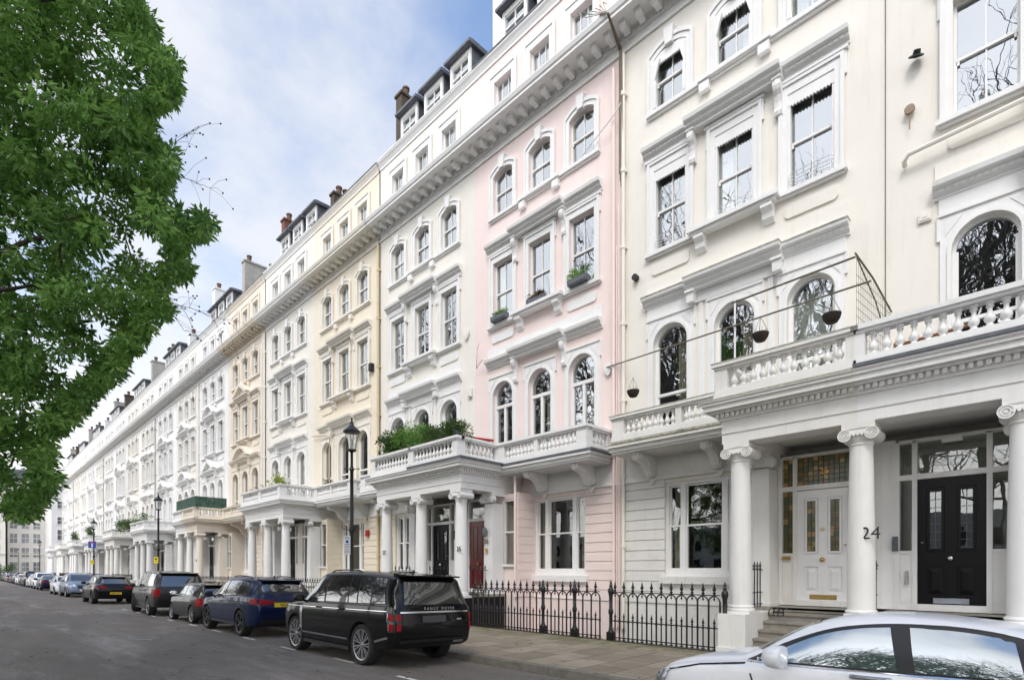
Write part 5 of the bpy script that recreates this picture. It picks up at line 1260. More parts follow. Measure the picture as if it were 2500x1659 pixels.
# saloon / coupe
S6 = dict(paint=P_silver, r=0.32, xr=-1.38, xf=1.38, spokes=(7, 0.12, 0.016), rimk=0.72, tw=0.23, wy_w=0.88, glass=M_cglassg, bulge=0.035,
    top=[(-2.36, 0.72), (-2.33, 0.90), (-2.22, 1.01), (-1.95, 1.06), (-1.72, 1.12), (-1.20, 1.33), (-0.75, 1.41), (-0.20, 1.445), (0.15, 1.425), (0.48, 1.34), (1.02, 1.03), (1.14, 0.965), (1.5, 0.915), (1.85, 0.83), (2.08, 0.72), (2.18, 0.60), (2.22, 0.48)],
    bot=[(-2.36, 0.45), (-2.2, 0.28), (-1.8, 0.2), (1.8, 0.18), (2.22, 0.24)],
    sh=[(-2.36, 0.71), (-2.32, 0.86), (-2.1, 0.97), (-1.0, 0.985), (0.0, 0.94), (0.9, 0.90), (1.5, 0.84), (1.9, 0.75), (2.12, 0.62), (2.22, 0.46)],
    wy=[(-2.36, 0.68), (-2.2, 0.78), (-1.8, 0.86), (-1.3, 0.885), (1.3, 0.885), (1.75, 0.85), (2.05, 0.74), (2.18, 0.60), (2.22, 0.5)],
    wt=[(-2.36, 0.6), (-1.9, 0.66), (-1.2, 0.58), (-0.6, 0.60), (0.2, 0.60), (0.55, 0.60), (1.1, 0.68), (1.8, 0.66), (2.22, 0.42)],
    dlo_out=[(1.02, 0.925), (0.80, 1.06), (0.42, 1.245), (0.10, 1.335), (-0.30, 1.375), (-0.75, 1.355), (-1.15, 1.26), (-1.62, 1.055), (-1.60, 1.005), (-0.4, 0.965)],
    windows=[[(0.90, 0.945), (0.76, 1.035), (0.40, 1.215), (0.10, 1.30), (-0.14, 1.325), (-0.24, 0.975)], [(-0.38, 0.98), (-0.28, 1.335), (-0.72, 1.32), (-0.96, 1.275), (-1.04, 1.0)], [(-1.10, 1.002), (-1.02, 1.262), (-1.14, 1.225), (-1.53, 1.045), (-1.5, 1.015)]],
    rw=[(-0.56, 1.16), (0.56, 1.16), (0.46, 1.32), (-0.46, 1.32)], fw=[(-0.64, 1.03), (0.64, 1.03), (0.52, 1.34), (-0.52, 1.34)],
    seams=[[(0.98, 0.92), (0.96, 0.80), (0.86, 0.55), (0.90, 0.34)], [(-0.26, 0.96), (-0.30, 0.60), (-0.28, 0.30)], [(-1.08, 0.99), (-1.0, 0.75), (-1.12, 0.55)], [(2.08, 0.68), (1.5, 0.835), (1.03, 0.90)]], chrome=[strip([(1.03, 0.921), (0.3, 0.938), (-0.4, 0.957), (-1.58, 0.99)], 0.012)], sw=0.015,
    tail=[[(s*0.5, 0.88), (s*0.72, 0.88), (s*0.72, 0.72), (s*0.5, 0.72)] for s in (-1, 1)], tailside=[[(-2.1, 0.9), (-2.3, 0.88), (-2.3, 0.74), (-2.15, 0.74)]],
    head=[[(s*0.40, 0.64), (s*0.70, 0.66), (s*0.72, 0.52), (s*0.45, 0.50)] for s in (-1, 1)], headside=[[(2.16, 0.64), (1.86, 0.755), (1.93, 0.60), (2.19, 0.50)]], fseams=[[(-0.32, 0.62), (0.32, 0.62), (0.28, 0.42), (-0.28, 0.42)]],
    handles=[(-0.06, 0.90), (-0.98, 0.93)], handlem=M_rim, hs=1.5, ms=1.35, mirror=(0.66, 0.99), fin=-1.28, plates=[('B', 0.8, 0.5, M_plate, '', 0), ('F', 0.34, 0.5, M_wplate, '', 0)])
def arcs(pts, n=5):
    """Catmull-Rom through pts"""
    out = []
    for i in range(len(pts)-1):
        p0, p1, p2, p3 = pts[max(0, i-1)], pts[i], pts[i+1], pts[min(len(pts)-1, i+2)]
        for k in range(n):
            t = k/n
            out.append(tuple(0.5*((2*p1[j])+(-p0[j]+p2[j])*t+(2*p0[j]-5*p1[j]+4*p2[j]-p3[j])*t*t+(-p0[j]+3*p1[j]-3*p2[j]+p3[j])*t**3) for j in (0, 1)))
    return out+[pts[-1]]
S6['dlo_out'] = arcs([(1.04, 0.925), (0.80, 1.075), (0.42, 1.25), (0.10, 1.335), (-0.30, 1.372), (-0.75, 1.355), (-1.15, 1.265), (-1.64, 1.05)])+arcs([(-1.60, 0.995), (-0.4, 0.962), (1.04, 0.925)], 4)[:-1]
S6['windows'] = [arcs([(0.93, 0.945), (0.76, 1.035), (0.40, 1.215), (0.10, 1.298), (-0.16, 1.328)])+[(-0.25, 0.975)], arcs([(-0.30, 1.335), (-0.55, 1.333), (-0.78, 1.312), (-0.97, 1.27)])+[(-1.04, 1.0), (-0.37, 0.98)], arcs([(-1.03, 1.255), (-1.2, 1.20), (-1.54, 1.04)])+[(-1.5, 1.012), (-1.10, 1.0)]]
S2['dlo_out'] = arcs([(1.10, 1.05), (0.52, 1.44), (0.1, 1.55), (-0.8, 1.572), (-1.45, 1.49), (-1.80, 1.30), (-1.86, 1.22), (-1.72, 1.15)])+[(-0.6, 1.10), (0.4, 1.06)]
def cen(sr, wb): return sr+wb*0.935/2
e1, bv = make_car(S1, 'parked_car', 'large black SUV with chrome side strip, nearest of the parked row, tailgate towards us', 'car', cen(8.84, 2.92), 5.05)
badge(e1, bv, 'R A N G E    R O V E R', 'B', -0.08, 1.125, 0.075, M_rim)
make_car(S2, 'parked_car', 'dark blue SUV with yellow plate parked in front of the black one', 'car', cen(15.05, 2.86), 5.10)
make_car(S3, 'parked_car', 'small warm grey hatchback with chrome mirror, ahead of the blue SUV', 'car', cen(19.72, 2.47), 5.22)
make_car(S4, 'parked_car', 'boxy dark grey SUV with its front wheels turned out, ahead of the small hatchback', 'car', cen(24.45, 2.96), 5.05, heading=R(-1.5), steer=R(-22))
make_car(S5, 'parked_car', 'black sloping-tailed SUV with a full yellow rear plate', 'car', cen(34.9, 2.8), 4.72)
S7 = dict(S2, paint=P_ice, rimm=M_rim, plates=[('F', 0.5, 0.5, M_wplate, '', 0)])
make_car(S7, 'parked_car', 'steel blue SUV parked facing the camera', 'car', 46.2, 4.75, rev=True)
S8 = dict(S3, paint=P_white, plates=[]); make_car(S8, 'parked_car', 'small white car half hidden behind the steel blue SUV', 'car', 51.3, 4.68, rev=True)
S9 = dict(S6, paint=P_navy, glass=M_cglass, plates=[('B', 0.72, 0.5, M_plate, '', 0)])
make_car(S9, 'parked_car', 'navy saloon with red tail lights and yellow plate beyond the small white car', 'car', 63.4, 4.85)
far = [(S7, P_silver, 'silver SUV just beyond the navy saloon', 69.0, True), (S6, P_white, 'pale saloon between a silver and a dark SUV far down the row', 74.6, False), (S4, P_black, 'far black boxy SUV past the pale saloon', 80.4, False), (S3, P_mid, 'tiny mid grey hatchback far down the row', 85.6, False),
       (S6, P_silver, 'tiny silver saloon far down the row', 90.4, False), (S5, P_navy, 'tiny navy SUV far down the row', 96.2, False), (S6, P_dgrey, 'tiny dark grey saloon far down the row', 102.2, False), (S3, P_black, 'tiny black hatchback far down the row', 107.4, False),
       (S6, P_ice, 'tiny steel blue saloon near the far end of the row', 112.8, False), (S2, P_mid, 'tiny mid grey SUV near the far end of the row', 118.8, False), (S6, P_black, 'farthest black saloon by the left edge', 124.8, False), (S2, P_dgrey, 'farthest dark grey SUV at the left edge', 130.8, False)]
for S_, p_, lab, s_, rv in far:
    make_car(dict(S_, paint=p_, plates=[('B', 0.7, 0.5, M_plate, '', 0)] if not rv else [], seams=[], chrome=[], extra=[]), 'parked_car', lab, 'car', s_, 4.85, rev=rv, group='cars parked along the kerb')
make_car(S6, 'parked_car', 'silver saloon cut off at the bottom right corner, trees mirrored in its windows', 'car', 3.14-2.22*0.935+0.02, 5.15, heading=R(0), roll=1.0)
# ------------------------------------------------------------------ iron railings
def m_bar(b):      # full-height bar with collars
    b.lathe(0, 0, [(0.021, 0.12), (0.021, 1.12)], 6)
    for z in (0.58, 0.98, 1.03): b.lathe(0, 0, [(0.015, z-0.02), (0.027, z), (0.015, z+0.02)], 6)
    b.box(-0.018, 0.018, -0.018, 0.018, 0.16, 0.20)
    for s in (-1, 1): b.box(-0.02, 0.02, -0.012, 0.012, 0.545, 0.615)
def spear(b, x, z, k=1.0):
    b.lathe(x, 0, [(0.010*k, z), (0.03*k, z+0.03*k), (0.012*k, z+0.055*k), (0.035*k, z+0.085*k), (0.022*k, z+0.11*k), (0.001, z+0.20*k)], 6)
def m_arch(g):
    def f(b):          # arch between two bars, spear above, short spear below
        n = 8; pts = [(g/2-g/2*math.cos(math.pi*i/n), 0, 1.10+0.13*math.sin(math.pi*i/n)) for i in range(n+1)]
        b.tube(pts, 0.017, 5); spear(b, g/2, 1.25, 1.3); b.lathe(g/2, 0, [(0.001, 1.13), (0.025, 1.17), (0.010, 1.2), (0.010, 1.25)], 6)
        b.lathe(g/2, 0, [(0.016, 0.14), (0.016, 0.62)], 6); spear(b, g/2, 0.60, 0.95)
        b.tube([(g/2-0.03, 0, 0.20), (g/2-0.035, 0, 0.16), (g/2, 0, 0.135), (g/2+0.035, 0, 0.16), (g/2+0.03, 0, 0.20)], 0.009, 5)
        b.add([(g/2-0.035, -0.008, 0.58), (g/2, -0.008, 0.545), (g/2+0.035, -0.008, 0.58), (g/2, -0.008, 0.615), (g/2-0.035, 0.008, 0.58), (g/2, 0.008, 0.545), (g/2+0.035, 0.008, 0.58), (g/2, 0.008, 0.615)], [(0, 1, 2, 3), (4, 7, 6, 5), (0, 4, 5, 1), (1, 5, 6, 2), (2, 6, 7, 3), (3, 7, 4, 0)])
    return f
def m_post(b):
    b.box(-0.075, 0.075, -0.075, 0.075, 0.12, 0.32); b.lathe(0, 0, [(0.075, 0.32), (0.045, 0.38), (0.05, 0.40), (0.042, 0.42), (0.040, 0.72), (0.055, 0.74), (0.06, 0.79), (0.055, 0.84), (0.042, 0.86), (0.045, 1.16), (0.06, 1.22), (0.072, 1.28), (0.06, 1.33), (0.03, 1.36), (0.045, 1.39), (0.035, 1.42), (0.02, 1.44), (0.03, 1.46), (0.001, 1.54)], 12)
def railing(label, s0, s1, posts, detail=True, group='iron railings along the basement areas', P=10.72, gap_=0.23):
    """run from s0 to s1 (s1 > s0)"""
    n = max(1, round((s1-s0)/gap_)); g = (s1-s0)/n
    t = thing('iron_railing', label, 'railing', (-s1, P, 0), 0, group)
    def rl(b):
        b.box(0, s1-s0, -0.012, 0.012, 1.24, 1.26); b.box(0, s1-s0, -0.016, 0.016, 0.572, 0.596); b.box(0, s1-s0, -0.015, 0.015, 0.19, 0.21)
        b.box(-0.02, s1-s0+0.02, -0.09, 0.09, 0.11, 0.135)
    part('rails', 'rl%.2f' % (s1-s0), rl, M_iron, t)
    if detail:
        for i in range(n+1): part('bar', 'bar', m_bar, M_iron, t, (i*g, 0, 0))
        for i in range(n): part('arch_and_spear', 'arch%.3f' % g, m_arch(g), M_iron, t, (i*g, 0, 0))
    else:
        def al(b):
            for i in range(n): b.lathe(i*g, 0, [(0.013, 0.12), (0.013, 1.25)], 4); spear(b, i*g+g/2, 1.25); b.lathe(i*g+g/2, 0, [(0.010, 0.14), (0.010, 0.7)], 4)
        part('bars', 'bars%.2f' % (s1-s0), al, M_iron, t)
    for p in posts: part('post', 'post', m_post, M_iron, t, (s1-p, 0, 0), smooth=40)
railing('black spear railing from the numbered porch to the gate post, before the white wall', 4.70, 7.31, (4.60, 7.31))
railing('short black railing run with an opening beside it, in front of the pink basement', 7.62, 8.38, (8.38,))
railing('black spear railing between two ball-topped posts in front of the pink sill', 8.38, 9.40, (9.42,))
railing('long black railing run between the pink house gate and its porch', 9.42, 12.2, ())
names = ['beige house', 'ivory house', 'old cream house', 'house with green netting']
pl_ = [15.28, 28.45, 41.9]+parties
for i in range(len(pl_)-1):
    a = pl_[i]+2.45; c = pl_[i+1]-2.45
    lab = ['black railing behind the parked blue and grey cars', 'black railing behind the boxy dark grey SUV'][i] if i < 2 else 'distant black railing in front of the white houses, run %s beyond the dark grey SUV' % which[i-2]
    railing(lab, a, c, (a, c), detail=False, group='iron railings along the basement areas' if i < 2 else 'distant railings in front of the white houses')
# railings up the sides of the near porches
def side_rail(label, s, P0=11.45, P1=12.25, zb=0.98):
    t = thing('porch_railing', label, 'railing', (-s, P0, 0), R(90), 'railings on the porch sides')
    n = 5; g = (P1-P0)/n
    def rl(b):
        b.box(0, P1-P0, -0.01, 0.01, zb+0.78, zb+0.795); b.box(0, P1-P0, -0.01, 0.01, zb+0.06, zb+0.075); b.box(0, P1-P0, -0.01, 0.01, zb+0.3, zb+0.31)
    part('rails', 'srl', rl, M_iron, t)
    def br(b): b.lathe(0, 0, [(0.013, zb), (0.013, zb+0.8)], 6); spear(b, 0, zb+0.78); b.lathe(0, 0, [(0.014, zb+0.29), (0.03, zb+0.31), (0.014, zb+0.33)], 6)
    for i in range(n+1): part('bar', 'sbar', br, M_iron, t, (i*g, 0, 0))
side_rail('black railing between column and pilaster beside the white door', 4.42)
side_rail('black railing on the party wall behind the column numbered 24', 2.34)
side_rail('black railing beside the red door', 13.15)
side_rail('black railing on the party wall between the red and black doors', 15.28)
side_rail('black railing at the outer side of the yellow house porch', 17.4)
# boot scraper
b = MB()
for k in (0, 0.18): b.tube([(k, 0, 0), (k, 0, 0.12), (k+0.05, 0, 0.16), (k+0.09, 0, 0.12)], 0.012, 5); b.tube([(k, 0, 0.12), (k-0.05, 0, 0.16), (k-0.09, 0, 0.10), (k-0.11, 0, 0.0)], 0.012, 5)
b.box(-0.02, 0.2, -0.01, 0.01, 0.05, 0.08)
tag(link('boot_scraper', b.mesh('boot_scraper', False, 40), M_iron, None, (-3.98, 11.62, 0.84)), 'small black iron boot scraper on the steps of the white door', 'boot scraper')

# ------------------------------------------------------------------ street lamps
M_lampglass = glass_mat('lamp_glass', (0.85, 0.87, 0.88), 0.10, wav=0.02)
def lamp_post(b):
    b.lathe(0, 0, [(0.16, 0.12), (0.16, 0.35), (0.11, 0.42), (0.10, 0.9), (0.12, 0.93), (0.085, 1.0), (0.06, 1.1), (0.05, 2.75), (0.062, 2.8), (0.075, 2.86), (0.05, 2.92), (0.045, 4.38), (0.065, 4.42), (0.05, 4.46), (0.036, 4.52), (0.036, 4.86), (0.06, 4.92)], 14)
    for s in (-1, 1):
        b.tube([(0, 0, 4.44), (s*0.19, 0, 4.44)], 0.011, 6); b.add(*ball(s*0.19, 0, 4.44, 0.02, 8, 6))
        b.tube([(s*0.04, 0, 2.75), (s*0.12, 0, 2.86), (s*0.2, 0, 2.84), (s*0.26, 0, 2.90), (s*0.24, 0, 2.95)], 0.009, 5)
def lamp_frame(b):
    b.lathe(0, 0, [(0.10, 4.90), (0.12, 4.92), (0.12, 4.95), (0.07, 4.96)], 14)
    for i in range(6):
        a = math.pi*i/3; b.tube([(0.105*math.cos(a), 0.105*math.sin(a), 4.94), (0.185*math.cos(a), 0.185*math.sin(a), 5.42)], 0.007, 5)
    b.lathe(0, 0, [(0.15, 5.39), (0.225, 5.405), (0.23, 5.43), (0.20, 5.46), (0.12, 5.54), (0.07, 5.58), (0.05, 5.62), (0.05, 5.67), (0.02, 5.70), (0.026, 5.74), (0.001, 5.83)], 16)
def lamp_glass(b):
    b.lathe(0, 0, [(0.10, 4.95), (0.18, 5.40)], 12, False)
def lamp_bulb(b): b.lathe(0, 0, [(0.015, 4.97), (0.02, 5.08), (0.035, 5.15), (0.02, 5.22), (0.001, 5.24)], 8)
M_yel = mat('yellow_sign', (0.75, 0.60, 0.02), 0.5, noise=0.05); M_sig = mat('white_sign', (0.75, 0.76, 0.78), 0.5, noise=0.05); M_bl = mat('blue_sign', (0.01, 0.05, 0.35), 0.4, noise=0.05); M_signred = mat('red_sign_paint', (0.5, 0.01, 0.01), 0.5)
for i, (s, lab) in enumerate([(13.15, 'nearest black street lamp with a white notice on its post'), (33.1, 'black street lamp whose post carries only a small yellow sign'), (52.5, 'black street lamp carrying the blue no through road sign'), (92.6, 'distant black street lamp without signs before the far porches'), (129.0, 'farthest black street lamp by the cream building')]):
    t = thing('street_lamp', lab, 'street lamp', (-s, 7.3, 0), R(44), 'black street lamps along the kerb')
    part('post', 'lpost', lamp_post, M_iron, t, smooth=40); f = part('lantern', 'lfr', lamp_frame, M_iron, t, smooth=40); part('glass', 'lgl', lamp_glass, M_lampglass, f); part('bulb', 'lbulb', lamp_bulb, M_sig, f)
def sign(name, label, cat, s, z, w, h, m, P=7.2, yaw=44, items=()):
    t = thing(name, label, cat, (-s, P, z), R(yaw))
    b = MB(); b.box(-w/2, w/2, -0.01, 0.0, -h/2, h/2); link('plate', b.mesh('plate'), m, t)
    for x0, x1, z0, z1, mm in items: b = MB(); b.box(x0, x1, -0.014, -0.0101, z0, z1); link('marking', b.mesh('marking'), mm, t)
    return t
t = sign('notice_plate', 'white parking notice with a blue square symbol on the nearest lamp post', 'sign', 13.17, 2.42, 0.17, 0.50, M_sig, P=7.18, items=[(-0.035, 0.035, 0.06, 0.13, M_bl)]+[(-0.06, 0.06, z, z+0.012, M_lead) for z in (0.2, 0.165, 0.02, -0.02, -0.06, -0.12, -0.16, -0.2)])
sign('warning_plate', 'small yellow plate with a dark spot on the second lamp post', 'sign', 33.1, 2.3, 0.24, 0.34, M_yel, items=[(-0.05, 0.05, 0.02, 0.10, M_ink), (-0.08, 0.08, -0.08, -0.06, M_ink)])
sign('warning_plate', 'small yellow plate low on the lamp post with the blue sign', 'sign', 52.5, 2.4, 0.26, 0.36, M_yel, items=[(-0.05, 0.05, 0.02, 0.10, M_ink)])
sign('road_sign', 'blue square no through road sign with a white T topped in red', 'sign', 52.5, 3.75, 0.60, 0.52, M_bl, items=[(-0.05, 0.05, -0.2, 0.1, M_sig), (-0.14, 0.14, 0.1, 0.19, M_signred)])
# ------------------------------------------------------------------ things on the houses
def wallbox(name, label, cat, s, P, z, w, d, h, m, bevel=0.015):
    b = MB(); b.tbox(-w/2, w/2, -d, 0, -h/2, h/2, 0.008, 0.0); b.tbox(-w/2+0.02, w/2-0.02, -d-0.012, -d, -h/2+0.03, h/2-0.03, 0.005, 0.0); b.box(-w*0.18, w*0.18, -d-0.02, -d-0.012, -h*0.12, h*0.12)
    return tag(link(name, b.mesh(name), m, None, (-s, P, z)), label, cat)
M_redbox = mat('red_alarm_box', (0.45, 0.02, 0.02), 0.4, noise=0.1)
wallbox('alarm_box', 'red alarm box on the beige ground floor wall', 'alarm box', 22.75, 13.48, 3.5, 0.22, 0.1, 0.30, M_redbox)
wallbox('alarm_box', 'black box beside the second floor window of the beige house', 'alarm box', 22.45, 13.53, 11.2, 0.24, 0.16, 0.34, M_trim)
wallbox('alarm_box', 'small white alarm box above the shrubs at the edge of the pink house', 'alarm box', 15.52, 13.53, 8.45, 0.20, 0.08, 0.34, M_white)
wallbox('alarm_box', 'white alarm box with a blue badge on the porch ceiling of the black door', 'alarm box', 1.25, 12.72, 4.16, 0.30, 0.06, 0.12, M_white)
wallbox('air_vent', 'cream ribbed air vent on the blank wall right of the hanging baskets', 'vent', 1.76, 13.53, 8.8, 0.22, 0.03, 0.20, M_cream)
wallbox('entry_phone', 'grey entry phone beside the black door at right', 'entry phone', 2.12, 12.75, 2.27, 0.1, 0.05, 0.28, M_lead)
wallbox('letter_plate', 'brass letter plate left of the white door', 'letter plate', 4.10, 12.73, 2.02, 0.19, 0.02, 0.07, M_brass)
wallbox('letter_plate', 'upright steel letter plate left of the black door', 'letter plate', 1.93, 12.73, 1.62, 0.07, 0.02, 0.26, M_chrome)
wallbox('entry_phone', 'small brass bell plate under the number 26 on the pilaster', 'entry phone', 13.18, 12.18, 2.42, 0.12, 0.02, 0.14, M_brass)
def shield(name, label, s, P, z, m):
    b = MB(); b.prism_xz([(-0.13, 0.16), (0, 0.12), (0.13, 0.16), (0.14, 0.0), (0.08, -0.14), (0, -0.22), (-0.08, -0.14), (-0.14, 0.0)], -0.07, 0); b.prism_xz([(-0.08, 0.1), (0.08, 0.1), (0.08, -0.02), (0, -0.12), (-0.08, -0.02)], -0.08, -0.07)
    return tag(link(name, b.mesh(name), m, None, (-s, P, z)), label, 'alarm box')
shield('alarm_box', 'white shield-shaped alarm box at the right edge of the pink house', 9.30, 13.53, 7.73, M_white)
shield('alarm_box', 'cream shield-shaped alarm box beside the yellow house second floor window', 15.72, 13.53, 10.7, M_cream2)
def lantern(label, s, P, z):
    b = MB(); b.lathe(0, 0, [(0.02, -0.16), (0.07, -0.12), (0.09, 0.0), (0.08, 0.1), (0.03, 0.15), (0.001, 0.17)], 12); b.box(-0.03, 0.03, 0, 0.1, -0.04, 0.04)
    tag(link('wall_lantern', b.mesh('wall_lantern', False, 40), M_lead, None, (-s, P, z)), label, 'wall lamp')
lantern('oval grey wall lamp above the number 26', 13.18, 12.10, 3.02)
lantern('oval grey wall lamp beside the black door of the yellow house', 15.4, 12.65, 3.05)
# outlets on the blank wall
b = MB(); b.cyl_x(0, 0, 0.1, -0.1, 0.0); 
b = MB(); b.lathe(0, 0, [(0.02, -0.02), (0.13, 0.0), (0.13, 0.03), (0.07, 0.05), (0.06, 0.12), (0.001, 0.13)], 14)
o = link('flue_cap', b.mesh('flue_cap', False, 40), mat('dark_green_iron', (0.01, 0.018, 0.015), 0.4), None, (-1.89, 13.42, 12.0)); o.rotation_euler = (R(35), R(20), 0); tag(o, 'dark green hat-shaped flue cap on the blank cream wall', 'flue cap')
b = MB(); b.disc_y(0, 0, 0.09, -0.06, 0, 14); b.tube([(0, -0.03, -0.05), (0, -0.035, -0.4)], 0.012, 6)
tag(link('wall_vent', b.mesh('wall_vent', False, 40), mat('tarnished_metal', (0.34, 0.25, 0.17), 0.6, noise=0.3), None, (-2.0, 13.5, 11.05)), 'round tan vent with a short tail on the blank cream wall', 'vent')
b = MB(); b.tube([(-2.08, 13.5, 9.95), (-2.08, 13.4, 10.0), (-2.0, 13.35, 10.08), (0.6, 13.35, 10.20)], 0.045, 8)
tag(link('waste_pipe', b.mesh('waste_pipe', False, 40), M_cream, None), 'cream waste pipe running right across the blank wall', 'pipe')
b = MB(); b.disc_y(0, 0, 0.09, -0.12, 0, 14); tag(link('wall_outlet', b.mesh('wall_outlet', False, 40), M_trim, None, (-8.35, 13.52, 10.05)), 'small black outlet by the downpipe of the cream house', 'vent')
b = MB(); b.tube([(-2.42, 13.53, 5.2), (-2.42, 13.53, 17)], 0.008, 4); tag(link('wall_cable', b.mesh('wall_cable'), M_rust), 'thin dark cable running down between the two cream houses', 'cable')
for lab, pts, m in (('pale cable crossing from the pink house window to its downpipe', [(-10.2, 13.45, 14.5), (-9.0, 13.3, 14.9), (-8.7, 13.4, 15.3)], M_white), ('tan branch pipe above the arched window of the beige house', [(-28.4, 13.4, 9.0), (-26.6, 13.4, 8.75), (-26.4, 13.4, 8.6), (-26.4, 13.4, 5.6)], M_pipe_b), ('pale pink pipe bracket beside the pink house hood', [(-15.0, 13.4, 9.9), (-14.7, 13.3, 10.1), (-15.0, 13.4, 9.9), (-15.05, 13.4, 9.2), (-14.6, 13.3, 9.4)], M_pink)):
    b = MB(); b.tube(pts, 0.03 if m is M_pipe_b else 0.018, 6); tag(link('wall_pipe', b.mesh('wall_pipe', False, 40), m), lab, 'pipe')
b = MB()
for k in range(6): b.tube([(-8.85+0.03*k, 13.40, 13.2-0.2*k), (-8.82+0.02*k, 13.35, 16.7), (-8.8+0.01*k, 12.72, 17.3), (-8.95-0.12*k, 12.74, 17.75), (-9.2-0.22*k, 13.3, 18.3+0.1*k)], 0.010, 4)
tag(link('cable_bundle', b.mesh('cable_bundle'), M_rust, None), 'bundle of loose cables over the cornice between the pink and cream houses', 'cables')
# rods, netting frame and hanging baskets over the porch balcony
def rod(label, pts, r=0.016):
    b = MB(); b.tube(pts, r, 6); tag(link('metal_rod', b.mesh('metal_rod', False, 40), M_rust), label, 'rod')
rod('long thin rod slanting from the pink house across the arched windows', [(-9.33, 13.46, 7.76), (-2.28, 11.5, 6.95)], 0.018)
rod('upper thin rod reaching the top of the wire frame', [(-5.0, 12.0, 7.66), (-2.52, 11.5, 7.48)], 0.02)
rod('white pole standing on the balcony before the middle arch', [(-5.05, 12.3, 5.3), (-5.05, 12.3, 7.85)], 0.022)
bpy.data.objects['metal_rod.002'].data.materials[0] = M_white
b = MB(); b.tube([(-2.52, 11.5, 7.55), (-2.40, 12.3, 7.35), (-2.31, 13.5, 7.08)], 0.018, 6); b.tube([(-2.50, 11.5, 7.48), (-2.36, 12.3, 6.9), (-2.31, 13.2, 6.3)], 0.012, 5)
t = thing('wire_screen', 'triangular wire netting screen between the two porch balconies', 'screen', (0, 0, 0)); link('frame', b.mesh('frame'), M_rust, t)
b = MB()
for k in range(18):
    y = 11.5+2.0*k/18; zt = 7.5-0.42*k/18; b.tube([(-2.50+0.19*k/18, y, zt), (-2.50+0.19*k/18, y, 5.9)], 0.004, 3)
for k in range(9): z = 5.95+0.15*k; b.tube([(-2.50, 11.5, z), (-2.31, 13.4, z)], 0.004, 3)
link('netting', b.mesh('netting'), M_rust, t)
M_dry = mat('dry_plant', (0.10, 0.07, 0.03), 0.9, noise=0.4, nscale=20)
for lab, s, P, z in (('small dark hanging basket below the rod by the pink house', 8.01, 12.8, 6.55), ('dark hanging basket before the middle arch', 4.38, 12.0, 6.74), ('dark hanging basket with a dry plant before the right arch', 2.98, 11.8, 6.62)):
    t = thing('hanging_basket', lab, 'hanging basket', (-s, P, z), 0, 'hanging baskets over the balcony'); k = 0.17
    b = MB(); b.lathe(0, 0, [(0.04, -0.12), (0.10, -0.10), (0.15, -0.02), (0.17, 0.06), (0.15, 0.07), (0.001, 0.04)], 14); link('bowl', b.mesh('bowl', False, 40), M_basket, t)
    b = MB()
    for i in range(3): a = 2.1*i; b.tube([(0.16*math.cos(a), 0.16*math.sin(a), 0.06), (0, 0, 0.42)], 0.005, 4)
    link('chains', b.mesh('chains'), M_rust, t)
    b = MB(); rq = random.Random(int(s*10))
    for i in range(16): a = rq.uniform(0, 6.28); l = rq.uniform(0.04, 0.13); b.tube([(0.05*math.cos(a), 0.05*math.sin(a), 0.05), (0.12*math.cos(a), 0.12*math.sin(a), 0.05+l)], 0.006, 3, 0.002)
    link('dry_plant', b.mesh('dry_plant'), M_dry, t)
# ---- lettering on the houses
def wall_text(label, txt, size, s, P, z, m=None, bend=None, name='house_number'):
    me = text_mesh(txt, size, 0.006, bend); o = link(name, me, m or M_ink, None, (-s, P, z)); return tag(o, label, 'number')
wall_text('black number 24 painted on the middle column', '24', 0.30, 2.16, 11.1-0.217, 2.38, bend=0.215)
wall_text('black number 26 on the right-hand column of the pink house', '26', 0.22, 13.06, 11.1-0.217, 2.42, bend=0.215)
wall_text('black number 26 on the pilaster beside the red door', '26', 0.22, 13.18, 12.17, 2.70)
wall_text('black number 27 on the left column of the yellow house porch', '27', 0.22, 17.30, 11.1-0.217, 2.40, bend=0.215)
wall_text('small brass number 25 on the white door', '25', 0.10, 3.40, 12.79, 2.62, M_brass)
wall_text('gold number 25 in the stained glass above the white door', '25', 0.20, 3.38, 12.83, 3.86, mat('gold_leaf', (0.7, 0.35, 0.08), 0.4, metal=0.3))
wall_text('faint grey number 30 on a column of the old cream house porch', '30', 0.22, 39.75, 11.1-0.217, 2.4, M_lead, bend=0.215)
# ---- balcony contents
M_redcl = mat('red_canvas', (0.45, 0.02, 0.02), 0.8, noise=0.1)
b = MB(); b.prism_yz([(0, 0), (1.35, 0.10), (1.35, 0.14), (0, 0.04)], 0, 0.5); b.box(0.0, 0.03, 0.02, 0.05, -0.6, 0.02); b.box(0.46, 0.49, 1.3, 1.33, -0.6, 0.1)
tag(link('red_table', b.mesh('red_table'), M_redcl, None, (-13.5, 11.0, 5.92)), 'red canvas top seen above the pink porch balcony rail', 'table')
b = MB()
for i, (x, h) in enumerate(((0, 0.3), (0.25, 0.34), (0.5, 0.28))): b.lathe(x, 0, [(0.09, 0), (0.12, h), (0.10, h)], 10)
tag(link('plant_pots', b.mesh('plant_pots', False, 40), mat('orange_pot', (0.5, 0.16, 0.03), 0.7), None, (-13.9, 11.2, 5.4)), 'orange pots glimpsed between the balusters of the pink porch', 'plant pots')
b = MB()
for k in range(6): b.tube([(0, 0.09*k, 0), (0, 0.09*k, 0.55)], 0.010, 4)
for z in (0.2, 0.52): b.tube([(0, 0, z), (0, 0.5, z)], 0.012, 4); b.tube([(0, 0, z), (-0.5, 0, z)], 0.012, 4)
for k in range(4): b.tube([(-0.13*k, 0, 0), (-0.13*k, 0, 0.55)], 0.010, 4)
tag(link('plant_guard', b.mesh('plant_guard'), M_rust, None, (-14.9, 12.9, 5.9)), 'rusty iron grille behind the right end of the shrubs', 'grille')
